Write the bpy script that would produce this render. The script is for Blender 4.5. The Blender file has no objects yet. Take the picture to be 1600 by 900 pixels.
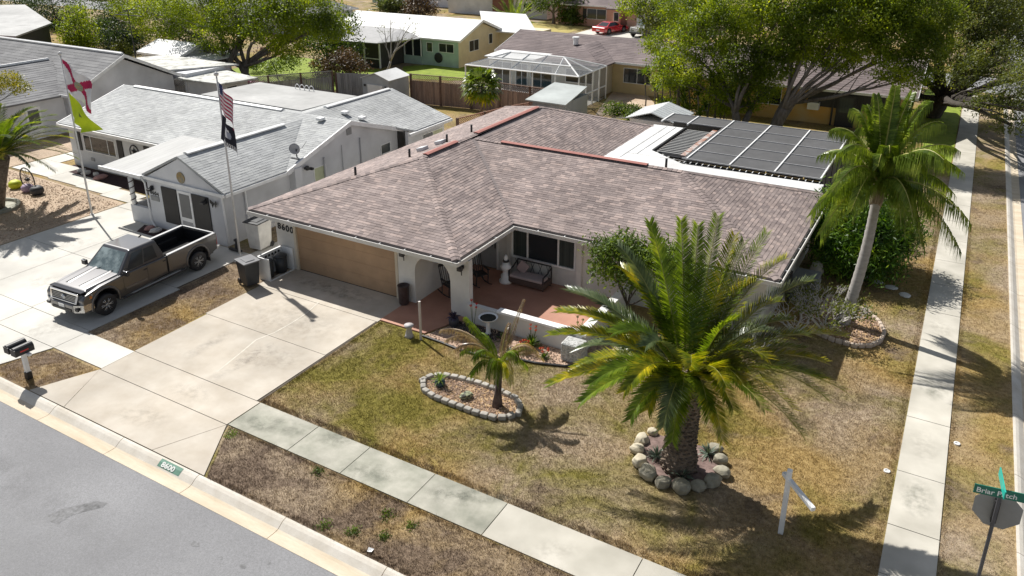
import bpy, bmesh, math, random
import numpy as np
from math import sin, cos, pi, radians, sqrt
from mathutils import Vector, Matrix

# ---------------------------------------------------------------- camera, world, sun, exposure
sc = bpy.context.scene
COL = sc.collection
CAM_H = 13.57; FPX = 1232.2; CYP = 321.8
YAW = radians(-30.0); PIT = radians(20.45)
FWD = Vector((sin(YAW)*cos(PIT), cos(YAW)*cos(PIT), -sin(PIT)))
RGT = Vector((cos(YAW), -sin(YAW), 0)); UPV = RGT.cross(FWD)
cd = bpy.data.cameras.new('camera'); cam = bpy.data.objects.new('camera', cd); COL.objects.link(cam)
cam.location = (0, 0, CAM_H)
cam.rotation_euler = Matrix((RGT, UPV, -FWD)).transposed().to_euler()
cd.sensor_width = 36; cd.lens = FPX/1600*36; cd.shift_y = -(450-CYP)/1600
cd.clip_start = .5; cd.clip_end = 2000
sc.camera = cam
SUN_EL = 46.6; SX, SY = .925, -.38          # horizontal travel of the light
W = bpy.data.worlds.new("World"); sc.world = W; W.use_nodes = True
nt = W.node_tree; bg = nt.nodes['Background']
sky = nt.nodes.new('ShaderNodeTexSky'); sky.sky_type = 'NISHITA'; sky.sun_disc = False
sky.sun_elevation = radians(SUN_EL); sky.sun_rotation = math.atan2(-SX, -SY)
hs = nt.nodes.new('ShaderNodeHueSaturation'); hs.inputs['Saturation'].default_value = .55; nt.links.new(sky.outputs[0], hs.inputs['Color']); nt.links.new(hs.outputs[0], bg.inputs[0]); bg.inputs[1].default_value = .07
sl = bpy.data.lights.new('sun', 'SUN'); sl.energy = 5.0; sl.angle = radians(.55); sl.color = (1, .965, .91)
so = bpy.data.objects.new('sun', sl); COL.objects.link(so)
dv = Vector((SX*cos(radians(SUN_EL)), SY*cos(radians(SUN_EL)), -sin(radians(SUN_EL))))
so.rotation_euler = dv.to_track_quat('-Z', 'Y').to_euler(); so.location = (-60, 30, 60)
sc.view_settings.view_transform = 'Standard'; sc.view_settings.look = 'None'
sc.view_settings.exposure = 0.40; sc.view_settings.gamma = 1
sc.cycles.max_bounces = 6; sc.cycles.transparent_max_bounces = 12

# measuring helpers: a photograph pixel seen on a horizontal / vertical plane of the real place
def ray(px, py): return (RGT*((px-800)/FPX) - UPV*((py-CYP)/FPX) + FWD)
def G(px, py, z=0.0):
    d = ray(px, py); s = (z-CAM_H)/d.z; return Vector((d.x*s, d.y*s, z))
def PY(px, py, y):
    d = ray(px, py); s = y/d.y; return Vector((d.x*s, y, CAM_H+d.z*s))
def PX(px, py, x):
    d = ray(px, py); s = x/d.x; return Vector((x, d.y*s, CAM_H+d.z*s))

# ---------------------------------------------------------------- object helpers
WL = {}
def tag(o, label=None, cat=None, group=None, kind=None):
    if label: o['label'] = label
    if cat: o['category'] = cat
    if group: o['group'] = group
    if kind: o['kind'] = kind
    return o
def thing(name, label=None, cat=None, loc=(0, 0, 0), group=None, kind=None, local=False, rz=0):
    o = bpy.data.objects.new(name, None); COL.objects.link(o); o.location = loc; o.rotation_euler = (0, 0, rz)
    o.empty_display_size = .3
    WL[o.name] = Vector((0, 0, 0)) if local else Vector(loc)
    return tag(o, label, cat, group, kind)
def kids(o): return [c for c in COL.objects if c.parent == o]
def copy_tree(o, parent=None):
    c = o.copy(); COL.objects.link(c)
    if parent: c.parent = parent
    for ch in KIDS.get(o.name, []): copy_tree(ch, c)
    return c
KIDS = {}
def mesh_obj(name, me, parent=None, loc=None):
    o = bpy.data.objects.new(name, me); COL.objects.link(o)
    if parent:
        o.parent = parent; KIDS.setdefault(parent.name, []).append(o)
    if loc is not None: o.location = loc
    return o
class MB:
    def __init__(s): s.v = []; s.f = []; s.m = []
    def add(s, vs, fs, m=0):
        b = len(s.v); s.v += [tuple(p) for p in vs]; s.f += [tuple(i+b for i in f) for f in fs]; s.m += [m]*len(fs); return s
    def box(s, c, d, rz=0, m=0, rx=0, ry=0):
        hx, hy, hz = d[0]/2, d[1]/2, d[2]/2
        vs = [Vector((x, y, z)) for z in (-hz, hz) for x, y in ((-hx, -hy), (hx, -hy), (hx, hy), (-hx, hy))]
        if rz or rx or ry:
            R = Matrix.Rotation(rz, 3, 'Z') @ Matrix.Rotation(ry, 3, 'Y') @ Matrix.Rotation(rx, 3, 'X'); vs = [R@p for p in vs]
        c = Vector(c)
        return s.add([p+c for p in vs], [(0, 3, 2, 1), (4, 5, 6, 7), (0, 1, 5, 4), (1, 2, 6, 5), (2, 3, 7, 6), (3, 0, 4, 7)], m)
    def b2(s, a, b, m=0):   # box from corner to corner
        return s.box([(a[i]+b[i])/2 for i in range(3)], [abs(b[i]-a[i]) for i in range(3)], m=m)
    def poly(s, pts, m=0): return s.add(pts, [tuple(range(len(pts)))], m)
    def prism(s, pts, z0, z1, m=0):
        n = len(pts)
        a = sum(pts[i][0]*pts[(i+1) % n][1]-pts[(i+1) % n][0]*pts[i][1] for i in range(n))
        if a < 0: pts = pts[::-1]
        vs = [(p[0], p[1], z0) for p in pts]+[(p[0], p[1], z1) for p in pts]
        return s.add(vs, [tuple(range(n))[::-1], tuple(range(n, 2*n))]+[(i, (i+1) % n, n+(i+1) % n, n+i) for i in range(n)], m)
    def slab(s, pts, t, m=0):   # 3D polygon thickened downwards
        n = len(pts); vs = [tuple(p) for p in pts]+[(p[0], p[1], p[2]-t) for p in pts]
        nz = Vector((0, 0, 0))
        for i in range(1, n-1): nz += (Vector(pts[i])-Vector(pts[0])).cross(Vector(pts[i+1])-Vector(pts[0]))
        fs = [tuple(range(n)), tuple(range(n, 2*n))[::-1]]+[((i+1) % n, i, n+i, n+(i+1) % n) for i in range(n)]
        if nz.z < 0: fs = [f[::-1] for f in fs]
        return s.add(vs, fs, m)
    def ext(s, prof, x0, x1, m=0, tf=None):  # (y,z) profile extruded along x
        n = len(prof); vs = [(x0, p[0], p[1]) for p in prof]+[(x1, p[0], p[1]) for p in prof]
        if tf: vs = [tf(*p) for p in vs]
        return s.add(vs, [tuple(range(n)), tuple(range(n, 2*n))[::-1]]+[((i+1) % n, i, n+i, n+(i+1) % n) for i in range(n)], m)
    def tube(s, pts, r, n=6, m=0, cap=True):
        pts = [Vector(p) for p in pts]; k = len(pts)
        rs = r if isinstance(r, (list, tuple)) else [r]*k
        b = len(s.v); prev = None
        for i, p in enumerate(pts):
            t = (pts[min(i+1, k-1)]-pts[max(i-1, 0)]).normalized()
            if prev is None:
                a = Vector((1, 0, 0)) if abs(t.x) < .8 else Vector((0, 1, 0)); u = t.cross(a).normalized()
            else: u = (prev-t*prev.dot(t)).normalized()
            prev = u; w = t.cross(u)
            s.v += [tuple(p+(u*cos(2*pi*j/n)+w*sin(2*pi*j/n))*rs[i]) for j in range(n)]
        for i in range(k-1):
            for j in range(n):
                s.f.append((b+i*n+j, b+i*n+(j+1) % n, b+(i+1)*n+(j+1) % n, b+(i+1)*n+j)); s.m.append(m)
        if cap:
            s.f.append(tuple(range(b, b+n))[::-1]); s.f.append(tuple(range(b+(k-1)*n, b+k*n))); s.m += [m, m]
        return s
    def lathe(s, prof, c=(0, 0, 0), n=16, m=0, axis='z'):
        b = len(s.v); k = len(prof)
        for r, z in prof:
            for j in range(n):
                a = 2*pi*j/n; p = (r*cos(a), r*sin(a), z)
                if axis == 'x': p = (z, r*cos(a), r*sin(a))
                if axis == 'y': p = (r*sin(a), z, r*cos(a))
                s.v.append((p[0]+c[0], p[1]+c[1], p[2]+c[2]))
        for i in range(k-1):
            for j in range(n): s.f.append((b+i*n+j, b+i*n+(j+1) % n, b+(i+1)*n+(j+1) % n, b+(i+1)*n+j)); s.m.append(m)
        s.f.append(tuple(range(b, b+n))[::-1]); s.f.append(tuple(range(b+(k-1)*n, b+k*n))); s.m += [m, m]
        return s
    def rock(s, c, d, seed=0, m=0, n=8, rings=4, ir=.18):
        R = random.Random(seed); b = len(s.v); rz = R.random()*pi
        s.v.append((c[0], c[1], c[2]-d[2]/2))
        for i in range(1, rings):
            ph = pi*i/rings
            for j in range(n):
                a = 2*pi*j/n; k = 1+R.uniform(-ir, ir)
                q = Vector((sin(ph)**.7*cos(a)*d[0]/2*k, sin(ph)**.7*sin(a)*d[1]/2*k, -cos(ph)*d[2]/2*(1+R.uniform(-ir, ir)*.5)))
                q.rotate(Matrix.Rotation(rz, 3, 'Z')); s.v.append((q.x+c[0], q.y+c[1], q.z+c[2]))
        s.v.append((c[0], c[1], c[2]+d[2]/2*R.uniform(.85, 1)))
        t = len(s.v)-1
        for j in range(n):
            s.f.append((b, b+1+(j+1) % n, b+1+j)); s.m.append(m)
            for i in range(rings-2):
                p = b+1+i*n; s.f.append((p+j, p+(j+1) % n, p+n+(j+1) % n, p+n+j)); s.m.append(m)
            p = b+1+(rings-2)*n; s.f.append((p+j, p+(j+1) % n, t)); s.m.append(m)
        return s
    def build(s, name, mats, parent=None, smooth=False, origin=None, bevel=0, seg=2):
        off = Vector((0, 0, 0)) if parent is None else WL[parent.name]
        if parent is None and origin is not None: off = Vector(origin)
        me = bpy.data.meshes.new(name)
        me.from_pydata([(v[0]-off.x, v[1]-off.y, v[2]-off.z) for v in s.v], [], s.f)
        if not isinstance(mats, (list, tuple)): mats = [mats]
        for mt in mats: me.materials.append(mt)
        if len(mats) > 1: me.polygons.foreach_set('material_index', s.m)
        if smooth: me.polygons.foreach_set('use_smooth', [True]*len(s.f))
        me.update()
        o = mesh_obj(name, me, parent)
        if parent is None and origin is not None: o.location = off
        WL[o.name] = off
        if bevel:
            md = o.modifiers.new('bevel', 'BEVEL'); md.width = bevel; md.segments = seg; md.limit_method = 'ANGLE'; md.angle_limit = radians(35)
            me.polygons.foreach_set('use_smooth', [True]*len(s.f))
            w = o.modifiers.new('wn', 'WEIGHTED_NORMAL'); w.keep_sharp = True
        return o
def np_mesh(name, V, F, mats, parent=None, origin=None, midx=None):
    """V (n,3), F (m,k) fast mesh"""
    off = Vector((0, 0, 0)) if parent is None else WL[parent.name]
    if parent is None and origin is not None: off = Vector(origin)
    V = np.asarray(V, dtype=np.float32)-np.array(off, dtype=np.float32)
    F = np.asarray(F, dtype=np.int32); m, k = F.shape
    me = bpy.data.meshes.new(name)
    me.vertices.add(len(V)); me.vertices.foreach_set('co', V.ravel())
    me.loops.add(m*k); me.loops.foreach_set('vertex_index', F.ravel())
    me.polygons.add(m); me.polygons.foreach_set('loop_start', np.arange(0, m*k, k, dtype=np.int32))
    me.polygons.foreach_set('loop_total', np.full(m, k, dtype=np.int32))
    if not isinstance(mats, (list, tuple)): mats = [mats]
    for mt in mats: me.materials.append(mt)
    if midx is not None: me.polygons.foreach_set('material_index', np.asarray(midx, dtype=np.int32))
    me.polygons.foreach_set('use_smooth', [False]*m)
    me.update(calc_edges=True)
    o = mesh_obj(name, me, parent)
    if parent is None and origin is not None: o.location = off
    WL[o.name] = off
    return o
FONT = {}
def text_obj(name, txt, size, mat, parent, frame, depth=.02, bold=0, align='LEFT', sx=1):
    """frame: (origin, xdir, ydir) in the parent's build space"""
    c = bpy.data.curves.new('t', 'FONT'); c.body = txt; c.size = size; c.extrude = depth/2; c.offset = bold; c.align_x = align
    c.resolution_u = 3
    t = bpy.data.objects.new('t', c); COL.objects.link(t)
    me = bpy.data.meshes.new_from_object(t); bpy.data.objects.remove(t)
    o0, xd, yd = [Vector(a) for a in frame]; xd.normalize(); yd.normalize(); zd = xd.cross(yd)
    off = WL[parent.name]
    for v in me.vertices: v.co = o0+xd*(v.co.x*sx)+yd*v.co.y+zd*v.co.z-off
    me.materials.clear(); me.materials.append(mat)
    o = mesh_obj(name, me, parent); WL[o.name] = off
    return o

# ---------------------------------------------------------------- materials
MAT = {}
def ramp(nt, fac, stops):
    r = nt.nodes.new('ShaderNodeValToRGB'); e = r.color_ramp.elements
    while len(e) < len(stops): e.new(.5)
    for i, (p, c) in enumerate(stops): e[i].position = p; e[i].color = (*c, 1)
    nt.links.new(fac, r.inputs[0]); return r.outputs[0]
def math_n(nt, op, a, b=None):
    n = nt.nodes.new('ShaderNodeMath'); n.operation = op
    for i, x in enumerate((a, b)):
        if x is None: continue
        if isinstance(x, (int, float)): n.inputs[i].default_value = x
        else: nt.links.new(x, n.inputs[i])
    return n.outputs[0]
def noise_n(nt, co, scale, detail=4, rough=.6, dist=0):
    n = nt.nodes.new('ShaderNodeTexNoise'); n.inputs['Scale'].default_value = scale; n.inputs['Detail'].default_value = detail
    n.inputs['Roughness'].default_value = rough; n.inputs['Distortion'].default_value = dist
    nt.links.new(co, n.inputs['Vector']); return n.outputs[0]
def mixc(nt, f, a, b, mode='MIX'):
    n = nt.nodes.new('ShaderNodeMix'); n.data_type = 'RGBA'; n.blend_type = mode
    for i, x in ((0, f), (6, a), (7, b)):
        if isinstance(x, (int, float)): n.inputs[i].default_value = x
        elif isinstance(x, tuple): n.inputs[i].default_value = (*x, 1)
        else: nt.links.new(x, n.inputs[i])
    return n.outputs[2]
def M(name, stops, scale=4, rough=.75, bump=0, bscale=60, metal=0, island=0, isl_stops=None, detail=5, speck=0, sscale=40,
      speckc=(.1, .1, .1), alpha=None, trans=0, dist=0, coat=0, stretch=None, spec=.4, big=0, bdist=.02):
    if name in MAT: return MAT[name]
    m = bpy.data.materials.new(name); m.use_nodes = True; nt = m.node_tree; b = nt.nodes['Principled BSDF']
    geo = nt.nodes.new('ShaderNodeNewGeometry'); co = geo.outputs['Position']
    if stretch:
        mp = nt.nodes.new('ShaderNodeMapping'); mp.inputs['Scale'].default_value = stretch; nt.links.new(co, mp.inputs[0]); co = mp.outputs[0]
    if isinstance(stops[0], (int, float)):
        c = stops; stops = [(.3, tuple(x*.86 for x in c)), (.7, tuple(min(1, x*1.1) for x in c))]
    fac = noise_n(nt, co, scale, detail, .6, dist)
    col = ramp(nt, fac, stops)
    if big:
        f2 = noise_n(nt, co, big, 3, .5)
        col = mixc(nt, 1.0, col, ramp(nt, f2, [(.3, (.78, .78, .78)), (.7, (1.08, 1.08, 1.08))]), 'MULTIPLY')
    if island:
        oi = nt.nodes.new('ShaderNodeObjectInfo')
        r = math_n(nt, 'FRACT', math_n(nt, 'ADD', geo.outputs['Random Per Island'], oi.outputs['Random']))
        ic = ramp(nt, r, isl_stops or [(0, (1-island,)*3), (1, (1+island,)*3)])
        col = mixc(nt, 1.0, col, ic, 'MULTIPLY')
    if speck:
        sf = noise_n(nt, co, sscale, 2, .5)
        mk = ramp(nt, sf, [(.5, (0, 0, 0)), (.62, (1, 1, 1))])
        col = mixc(nt, math_n(nt, 'MULTIPLY', mk, speck), col, speckc)
    nt.links.new(col, b.inputs['Base Color'])
    b.inputs['Roughness'].default_value = rough; b.inputs['Metallic'].default_value = metal
    b.inputs['Specular IOR Level'].default_value = spec
    if coat: b.inputs['Coat Weight'].default_value = coat; b.inputs['Coat Roughness'].default_value = .03
    if bump:
        bn = nt.nodes.new('ShaderNodeBump'); bn.inputs['Strength'].default_value = bump; bn.inputs['Distance'].default_value = bdist
        nt.links.new(noise_n(nt, co, bscale, 3, .6), bn.inputs['Height']); nt.links.new(bn.outputs[0], b.inputs['Normal'])
    out = nt.nodes['Material Output']
    if trans:
        t = nt.nodes.new('ShaderNodeBsdfTranslucent'); nt.links.new(mixc(nt, 1.0, col, (1.5, 1.45, .7), 'MULTIPLY'), t.inputs[0])
        mx = nt.nodes.new('ShaderNodeMixShader'); mx.inputs[0].default_value = trans
        nt.links.new(b.outputs[0], mx.inputs[1]); nt.links.new(t.outputs[0], mx.inputs[2]); nt.links.new(mx.outputs[0], out.inputs[0])
    if alpha is not None: b.inputs['Alpha'].default_value = alpha
    MAT[name] = m; return m
def lawn_mat(name, isl=0, g=0.5, k=1.0, bw0=.48, grad=0):
    m = bpy.data.materials.new(name); m.use_nodes = True; nt = m.node_tree; b = nt.nodes['Principled BSDF']
    geo = nt.nodes.new('ShaderNodeNewGeometry'); co = geo.outputs['Position']
    sp = nt.nodes.new('ShaderNodeSeparateXYZ'); nt.links.new(co, sp.inputs[0])
    n1 = noise_n(nt, co, .42, 6, .62, .5); n2 = noise_n(nt, co, 7, 5, .7); n3 = noise_n(nt, co, .6, 6, .6, .4); n4 = noise_n(nt, co, .17, 3, .5)
    dry = ramp(nt, n2, [(.3, (.20*k, .135*k, .052*k)), (.5, (.34*k, .235*k, .095*k)), (.7, (.46*k, .335*k, .15*k))])
    pnk = ramp(nt, n2, [(.3, (.20*k, .15*k, .105*k)), (.5, (.34*k, .265*k, .185*k)), (.7, (.46*k, .37*k, .265*k))])
    gr = ramp(nt, n2, [(.3, (.09*k, .085*k, .014*k)), (.5, (.175*k, .155*k, .028*k)), (.7, (.27*k, .235*k, .052*k))])
    bw = ramp(nt, n2, [(.3, (.085*k, .06*k, .045*k)), (.5, (.165*k, .12*k, .088*k)), (.7, (.27*k, .205*k, .155*k))])
    c = mixc(nt, ramp(nt, n4, [(.42, (0, 0, 0)), (.58, (1, 1, 1))]), dry, pnk)
    gf = n1
    if grad: gf = math_n(nt, 'ADD', n1, math_n(nt, 'MULTIPLY', math_n(nt, 'ADD', sp.outputs[0], 8.0), -grad))
    c = mixc(nt, ramp(nt, gf, [(g-.08, (0, 0, 0)), (g+.14, (.92, .92, .92))]), c, gr)
    c = mixc(nt, ramp(nt, n3, [(bw0, (0, 0, 0)), (bw0+.16, (.9, .9, .9))]), c, bw)
    if isl:
        c = mixc(nt, 1.0, c, ramp(nt, geo.outputs['Random Per Island'], [(0, (.7, .72, .7)), (.7, (1.1, 1.08, 1)), (1, (1.55, 1.5, 1.3))]), 'MULTIPLY')
    nt.links.new(c, b.inputs['Base Color']); b.inputs['Roughness'].default_value = .9; b.inputs['Specular IOR Level'].default_value = .12
    bn = nt.nodes.new('ShaderNodeBump'); bn.inputs['Strength'].default_value = .8; bn.inputs['Distance'].default_value = .03
    nt.links.new(noise_n(nt, co, 30, 3, .7), bn.inputs['Height'])
    if not isl: nt.links.new(bn.outputs[0], b.inputs['Normal'])
    MAT[name] = m; return m
lawn_b = lawn_mat('lawn_blades', 1, .50, 1.15, .56, .009)
verge_b = lawn_mat('verge_blades', 1, .72, 1.12, .42)
yard = lawn_mat('yard_dry', 0, .52, 1.0, .52, .0)
lawn_s = lawn_mat('lawn_soil', 0, .50, 1.0, .56, .009); verge_s = lawn_mat('verge_soil', 0, .74, .98, .42); strip_b = lawn_mat('strip_blades', 1, .72, 1.2, .56)
asphalt = M('asphalt', [(.3, (.225, .225, .232)), (.7, (.295, .295, .303))], 22, .88, .6, 90, speck=.35, sscale=45, speckc=(.12, .12, .12), detail=6, big=.25, bdist=.01)
conc = M('concrete_cream', [(.3, (.46, .405, .33)), (.7, (.565, .515, .44))], 1.1, .85, .15, 90, speck=.14, sscale=1.7, speckc=(.40, .34, .27), detail=8, big=.35)
conc_n = M('concrete_white', [(.3, (.55, .53, .48)), (.7, (.66, .64, .585))], .9, .85, .12, 90, speck=.06, sscale=12, speckc=(.5, .46, .4), big=.3)
conc_w = M('concrete_grey', [(.3, (.25, .255, .205)), (.45, (.35, .345, .285)), (.6, (.44, .425, .36)), (.75, (.54, .52, .44))], 1.3, .88, .25, 120, speck=.12, sscale=26, speckc=(.27, .27, .23), detail=7, big=.6)
gutc = M('gutter_concrete', [(.3, (.50, .41, .29)), (.7, (.64, .56, .44))], 1.3, .85, .25, 90, detail=6, stretch=(.5, 2, 1), speck=.1, sscale=15, speckc=(.35, .28, .2))
curbc = M('curb_concrete', [(.3, (.55, .50, .42)), (.7, (.70, .66, .59))], 1.6, .85, .25, 100, detail=6, speck=.12, sscale=22, speckc=(.38, .34, .28))
gap = M('joint_dark', (.11, .09, .07), 8, .95)
stucco = M('stucco_white', (.70, .68, .64), .8, .9, .25, 70, big=.3)
stucco_n = M('stucco_bright', (.68, .685, .70), .7, .85, .12, 60, big=.3)
stucco_t = M('stucco_tan', (.60, .53, .42), .8, .9, .25, 70)
white = M('white_paint', (.8, .8, .79), 2, .5)
whiter = M('white_membrane', (.74, .74, .73), .6, .6, .05, 20, big=.4)
black = M('black_plastic', (.022, .022, .024), 3, .5, .1, 80)
dark = M('dark_metal', (.035, .034, .036), 3, .45)
chrome = M('chrome', (.8, .8, .8), 2, .15, metal=1)
glass = M('window_glass', (.025, .03, .034), 1, .06, spec=.6)
glass_c = M('window_curtained', (.07, .08, .08), 1, .15, spec=.5, stretch=(14, 14, .2))
red_floor = M('patio_red', [(.3, (.40, .20, .14)), (.7, (.50, .27, .19))], 1.2, .6, .1, 60, big=.4)
garage = M('garage_tan', (.42, .275, .165), 1.5, .55, big=.3)
vent_red = M('ridge_vent_red', (.36, .15, .125), 3, .8)
SH = [(0, (.68, .67, .68)), (.3, (.84, .83, .83)), (.65, (.99, .98, .97)), (.88, (1.16, 1.13, 1.1)), (1, (1.32, 1.27, 1.22))]
shingle_m = M('shingle_rose', [(.3, (.275, .222, .208)), (.7, (.345, .285, .268))], 1.2, .9, 0, 160, island=1, isl_stops=SH, big=.3)
SG = [(0, (.88, .88, .88)), (.5, (1, 1, 1)), (1, (1.12, 1.12, 1.1))]
shingle_g = M('shingle_grey', [(.3, (.40, .41, .41)), (.7, (.47, .48, .48))], 1.2, .85, .3, 160, island=1, isl_stops=SG, big=.3)
shingle_d = M('shingle_darkgrey', [(.3, (.17, .17, .175)), (.7, (.25, .25, .255))], .8, .9, .4, 60, island=1, isl_stops=SG, big=.2)
shingle_b = M('shingle_brown', [(.3, (.15, .12, .12)), (.7, (.24, .195, .19))], .7, .9, .4, 60, island=1, isl_stops=SG, big=.2)
wood_f = M('fence_wood', [(.3, (.20, .135, .105)), (.7, (.34, .25, .205))], 1.5, .9, .4, 30, island=1, isl_stops=[(0, (.7, .7, .72)), (1, (1.25, 1.22, 1.2))], stretch=(6, 6, .6))
wood_g = M('fence_grey', [(.3, (.27, .25, .23)), (.7, (.42, .40, .38))], 1.5, .9, .4, 30, island=1, isl_stops=[(0, (.75, .75, .76)), (1, (1.2, 1.2, 1.2))], stretch=(6, 6, .6))
wood_r = M('fence_redwood', [(.3, (.26, .13, .09)), (.7, (.40, .22, .16))], 1.5, .9, .4, 30, stretch=(6, 6, .6))

def stain_mat(name, c, a=.5, scale=5):
    m = bpy.data.materials.new(name); m.use_nodes = True; nt = m.node_tree; b = nt.nodes['Principled BSDF']
    tc = nt.nodes.new('ShaderNodeTexCoord'); geo = nt.nodes.new('ShaderNodeNewGeometry')
    g = nt.nodes.new('ShaderNodeTexGradient'); g.gradient_type = 'SPHERICAL'; mp = nt.nodes.new('ShaderNodeMapping'); mp.inputs['Location'].default_value = (-1, -1, -1); mp.inputs['Scale'].default_value = (2, 2, 0)
    mp.inputs['Location'].default_value = (-1, -1, 0); nt.links.new(tc.outputs['Generated'], mp.inputs[0]); nt.links.new(mp.outputs[0], g.inputs[0])
    n = noise_n(nt, geo.outputs['Position'], scale, 7, .7)
    f = math_n(nt, 'MULTIPLY', ramp(nt, g.outputs[1], [(.0, (0, 0, 0)), (.6, (1, 1, 1))]), ramp(nt, n, [(.42, (0, 0, 0)), (.68, (1, 1, 1))]))
    nt.links.new(math_n(nt, 'MULTIPLY', f, a), b.inputs['Alpha']); b.inputs['Base Color'].default_value = (*c, 1); b.inputs['Roughness'].default_value = .85
    MAT[name] = m; return m
# ---------------------------------------------------------------- the ground, streets, kerbs
MB().prism([(-300, -80), (300, -80), (300, 300), (-300, 300)], -.6, -.3).build('terrain', yard).update_tag()
tag(COL.objects['terrain'], kind='structure')
o = MB().poly([(-300, -3.4, -.12), (300, -3.4, -.12), (300, 9.72, -.12), (-300, 9.72, -.12)]).build('front_street', asphalt); tag(o, kind='structure')
o = MB().poly([(3.52, 9.72, -.12), (10.6, 9.72, -.12), (10.6, 260, -.12), (3.52, 260, -.12)]).build('side_street', asphalt); tag(o, kind='structure')
o = MB().poly([(-300, 73.6, -.12), (3.5, 73.6, -.12), (3.5, 81, -.12), (-300, 81, -.12)]).build('back_street', asphalt); tag(o, kind='structure')
arc = [(-1.5+4.4*cos(a), 14.74+4.4*sin(a)) for a in [radians(t) for t in (0, -18, -36, -54, -72, -90)]]
o = MB().prism([(-300, 73), (2.9, 73)]+arc+[(-300, 10.34)], -.35, 0).build('town_block', yard); tag(o, kind='structure')
o = MB().prism([(-300, 81.6), (2.9, 81.6), (2.9, 290), (-300, 290)], -.35, 0).build('town_block', yard); tag(o, kind='structure')
o = MB().prism([(11.2, 10.34), (290, 10.34), (290, 290), (11.2, 290)], -.35, 0).build('town_block', yard); tag(o, kind='structure')
o = MB().prism([(-290, -75), (290, -75), (290, -4), (-290, -4)], -.35, 0).build('town_block', yard); tag(o, kind='structure')
# kerb and gutter cast in sections
kerb = thing('kerb', kind='structure', loc=(-16, 10, 0))
prof = [(9.70, -.118), (9.70, -.112), (9.98, -.128), (10.06, -.115), (10.2, -.02), (10.28, .012), (10.345, .02), (10.345, -.3), (9.70, -.3)]
def kseg(x0, x1):
    mb = MB(); n = len(prof)
    mb.ext([p for p in prof], x0+.008, x1-.008)
    for i in range(len(mb.m)): pass
    mb.m = [0, 0]+[0 if j in (0, 1, 2) else 1 for j in range(n)]
    return mb
xs = [-15.25+3.05*k for k in range(-14, 5)]
for a, b in zip(xs[:-1], xs[1:]):
    if b > -1.6: break
    kseg(a, b).build('kerb_section', [gutc, curbc], kerb)
kseg(-90, xs[0]).build('kerb_section', [gutc, curbc], kerb)
sk = thing('side_kerb', kind='structure', loc=(3, 30, 0))
y = 14.74
while y < 72:
    y2 = y+3.05 if y < 45 else y+14
    mb = kseg(0, y2-y); mb.v = [(2.9-(v[1]-10.34), y+v[0], v[2]) for v in mb.v]; mb.f = [f[::1] for f in mb.f]
    mb.build('kerb_section', [gutc, curbc], sk); y = y2
mb = MB()
pa = [(-1.5, 14.74)]
for i in range(5):
    a0, a1 = radians(-90+18*i), radians(-72+18*i); vs = []
    for r, z in [(4.4, .02), (4.46, .012), (4.6, -.03), (4.72, -.115), (5.04, -.112), (5.04, -.3), (4.4, -.3)]:
        pass
    R_ = [(5.04, -.118), (5.04, -.112), (4.76, -.128), (4.68, -.115), (4.54, -.02), (4.46, .012), (4.395, .02), (4.395, -.3), (5.04, -.3)]
    vs = [(-1.5+r*cos(a0), 14.74+r*sin(a0), z) for r, z in R_]+[(-1.5+r*cos(a1), 14.74+r*sin(a1), z) for r, z in R_]
    n = 9; m2 = MB().add(vs, [tuple(range(n))[::-1], tuple(range(n, 2*n))]+[(j, (j+1) % n, n+(j+1) % n, n+j) for j in range(n)])
    m2.build('kerb_section', curbc, sk)
o = MB().add([(-16.62, 10.10, -.083), (-15.78, 10.10, -.083), (-15.78, 10.205, -.009), (-16.62, 10.205, -.009), (-15.78, 10.29, .0195), (-16.62, 10.29, .0195)], [(0, 1, 2, 3), (3, 2, 4, 5)]).build('painted_patch', M('curb_green', (.13, .25, .19), 8, .7), kerb)
tag(o, label='green painted address patch on the kerb')
text_obj('address_digits', '8600', .19, M('white_marking', (.75, .76, .72), 10, .8), kerb, ((-16.5, 10.12, -.062), (1, 0, 0), (0, .83, .56)), .012, .006, sx=1.3)

# pavement slabs: raised 3 cm over a dark bed, open joints between them
ZS = .03
def slabs(name, polys, mat, bed=None, z=ZS, joint=.011, part='slab'):
    t = thing(name, kind='structure', loc=(polys[0][0][0], polys[0][0][1], 0))
    for p in polys:
        c = Vector((sum(q[0] for q in p)/len(p), sum(q[1] for q in p)/len(p)))
        pp = []
        for q in p:
            d = Vector(q)-c; L = max(abs(d.x), .01), max(abs(d.y), .01)
            pp.append((q[0]-joint*(1 if d.x > 0 else -1)*min(1, L[0]*3), q[1]-joint*(1 if d.y > 0 else -1)*min(1, L[1]*3)))
        MB().prism(pp, .006, z+random.uniform(-.002, .002)).build(part, mat, t)
    if bed: MB().prism(bed, .001, .012).build('joint_bed', gap, t)
    return t
random.seed(3)
R4 = lambda x0, y0, x1, y1: [(x0, y0), (x1, y0), (x1, y1), (x0, y1)]
slabs('driveway', [
    [(-22.85, 10.36), (-21.1, 10.36), (-22.05, 12.15)], [(-21.1, 10.36), (-17.15, 10.36), (-16.3, 12.15), (-22.05, 12.15)], [(-17.15, 10.36), (-15.1, 10.36), (-16.3, 12.15)],
    R4(-22.05, 12.15, -16.3, 13.4), R4(-22.1, 13.4, -16.45, 16.35), R4(-22.2, 16.35, -16.47, 18.95), R4(-22.35, 18.95, -16.42, 20.95)],
    conc, [(-22.7, 10.37), (-15.3, 10.37), (-16.35, 12.3), (-16.45, 20.9), (-22.2, 20.9), (-22.0, 12.2)])
slabs('sidewalk', [R4(a, 12.17, b, 13.4) for a, b in zip([-16.28, -14.0, -12.15, -10.0], [-14.0, -12.15, -10.0, -7.85])],
      conc_w, R4(-16.2, 12.2, -7.85, 13.37))
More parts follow.
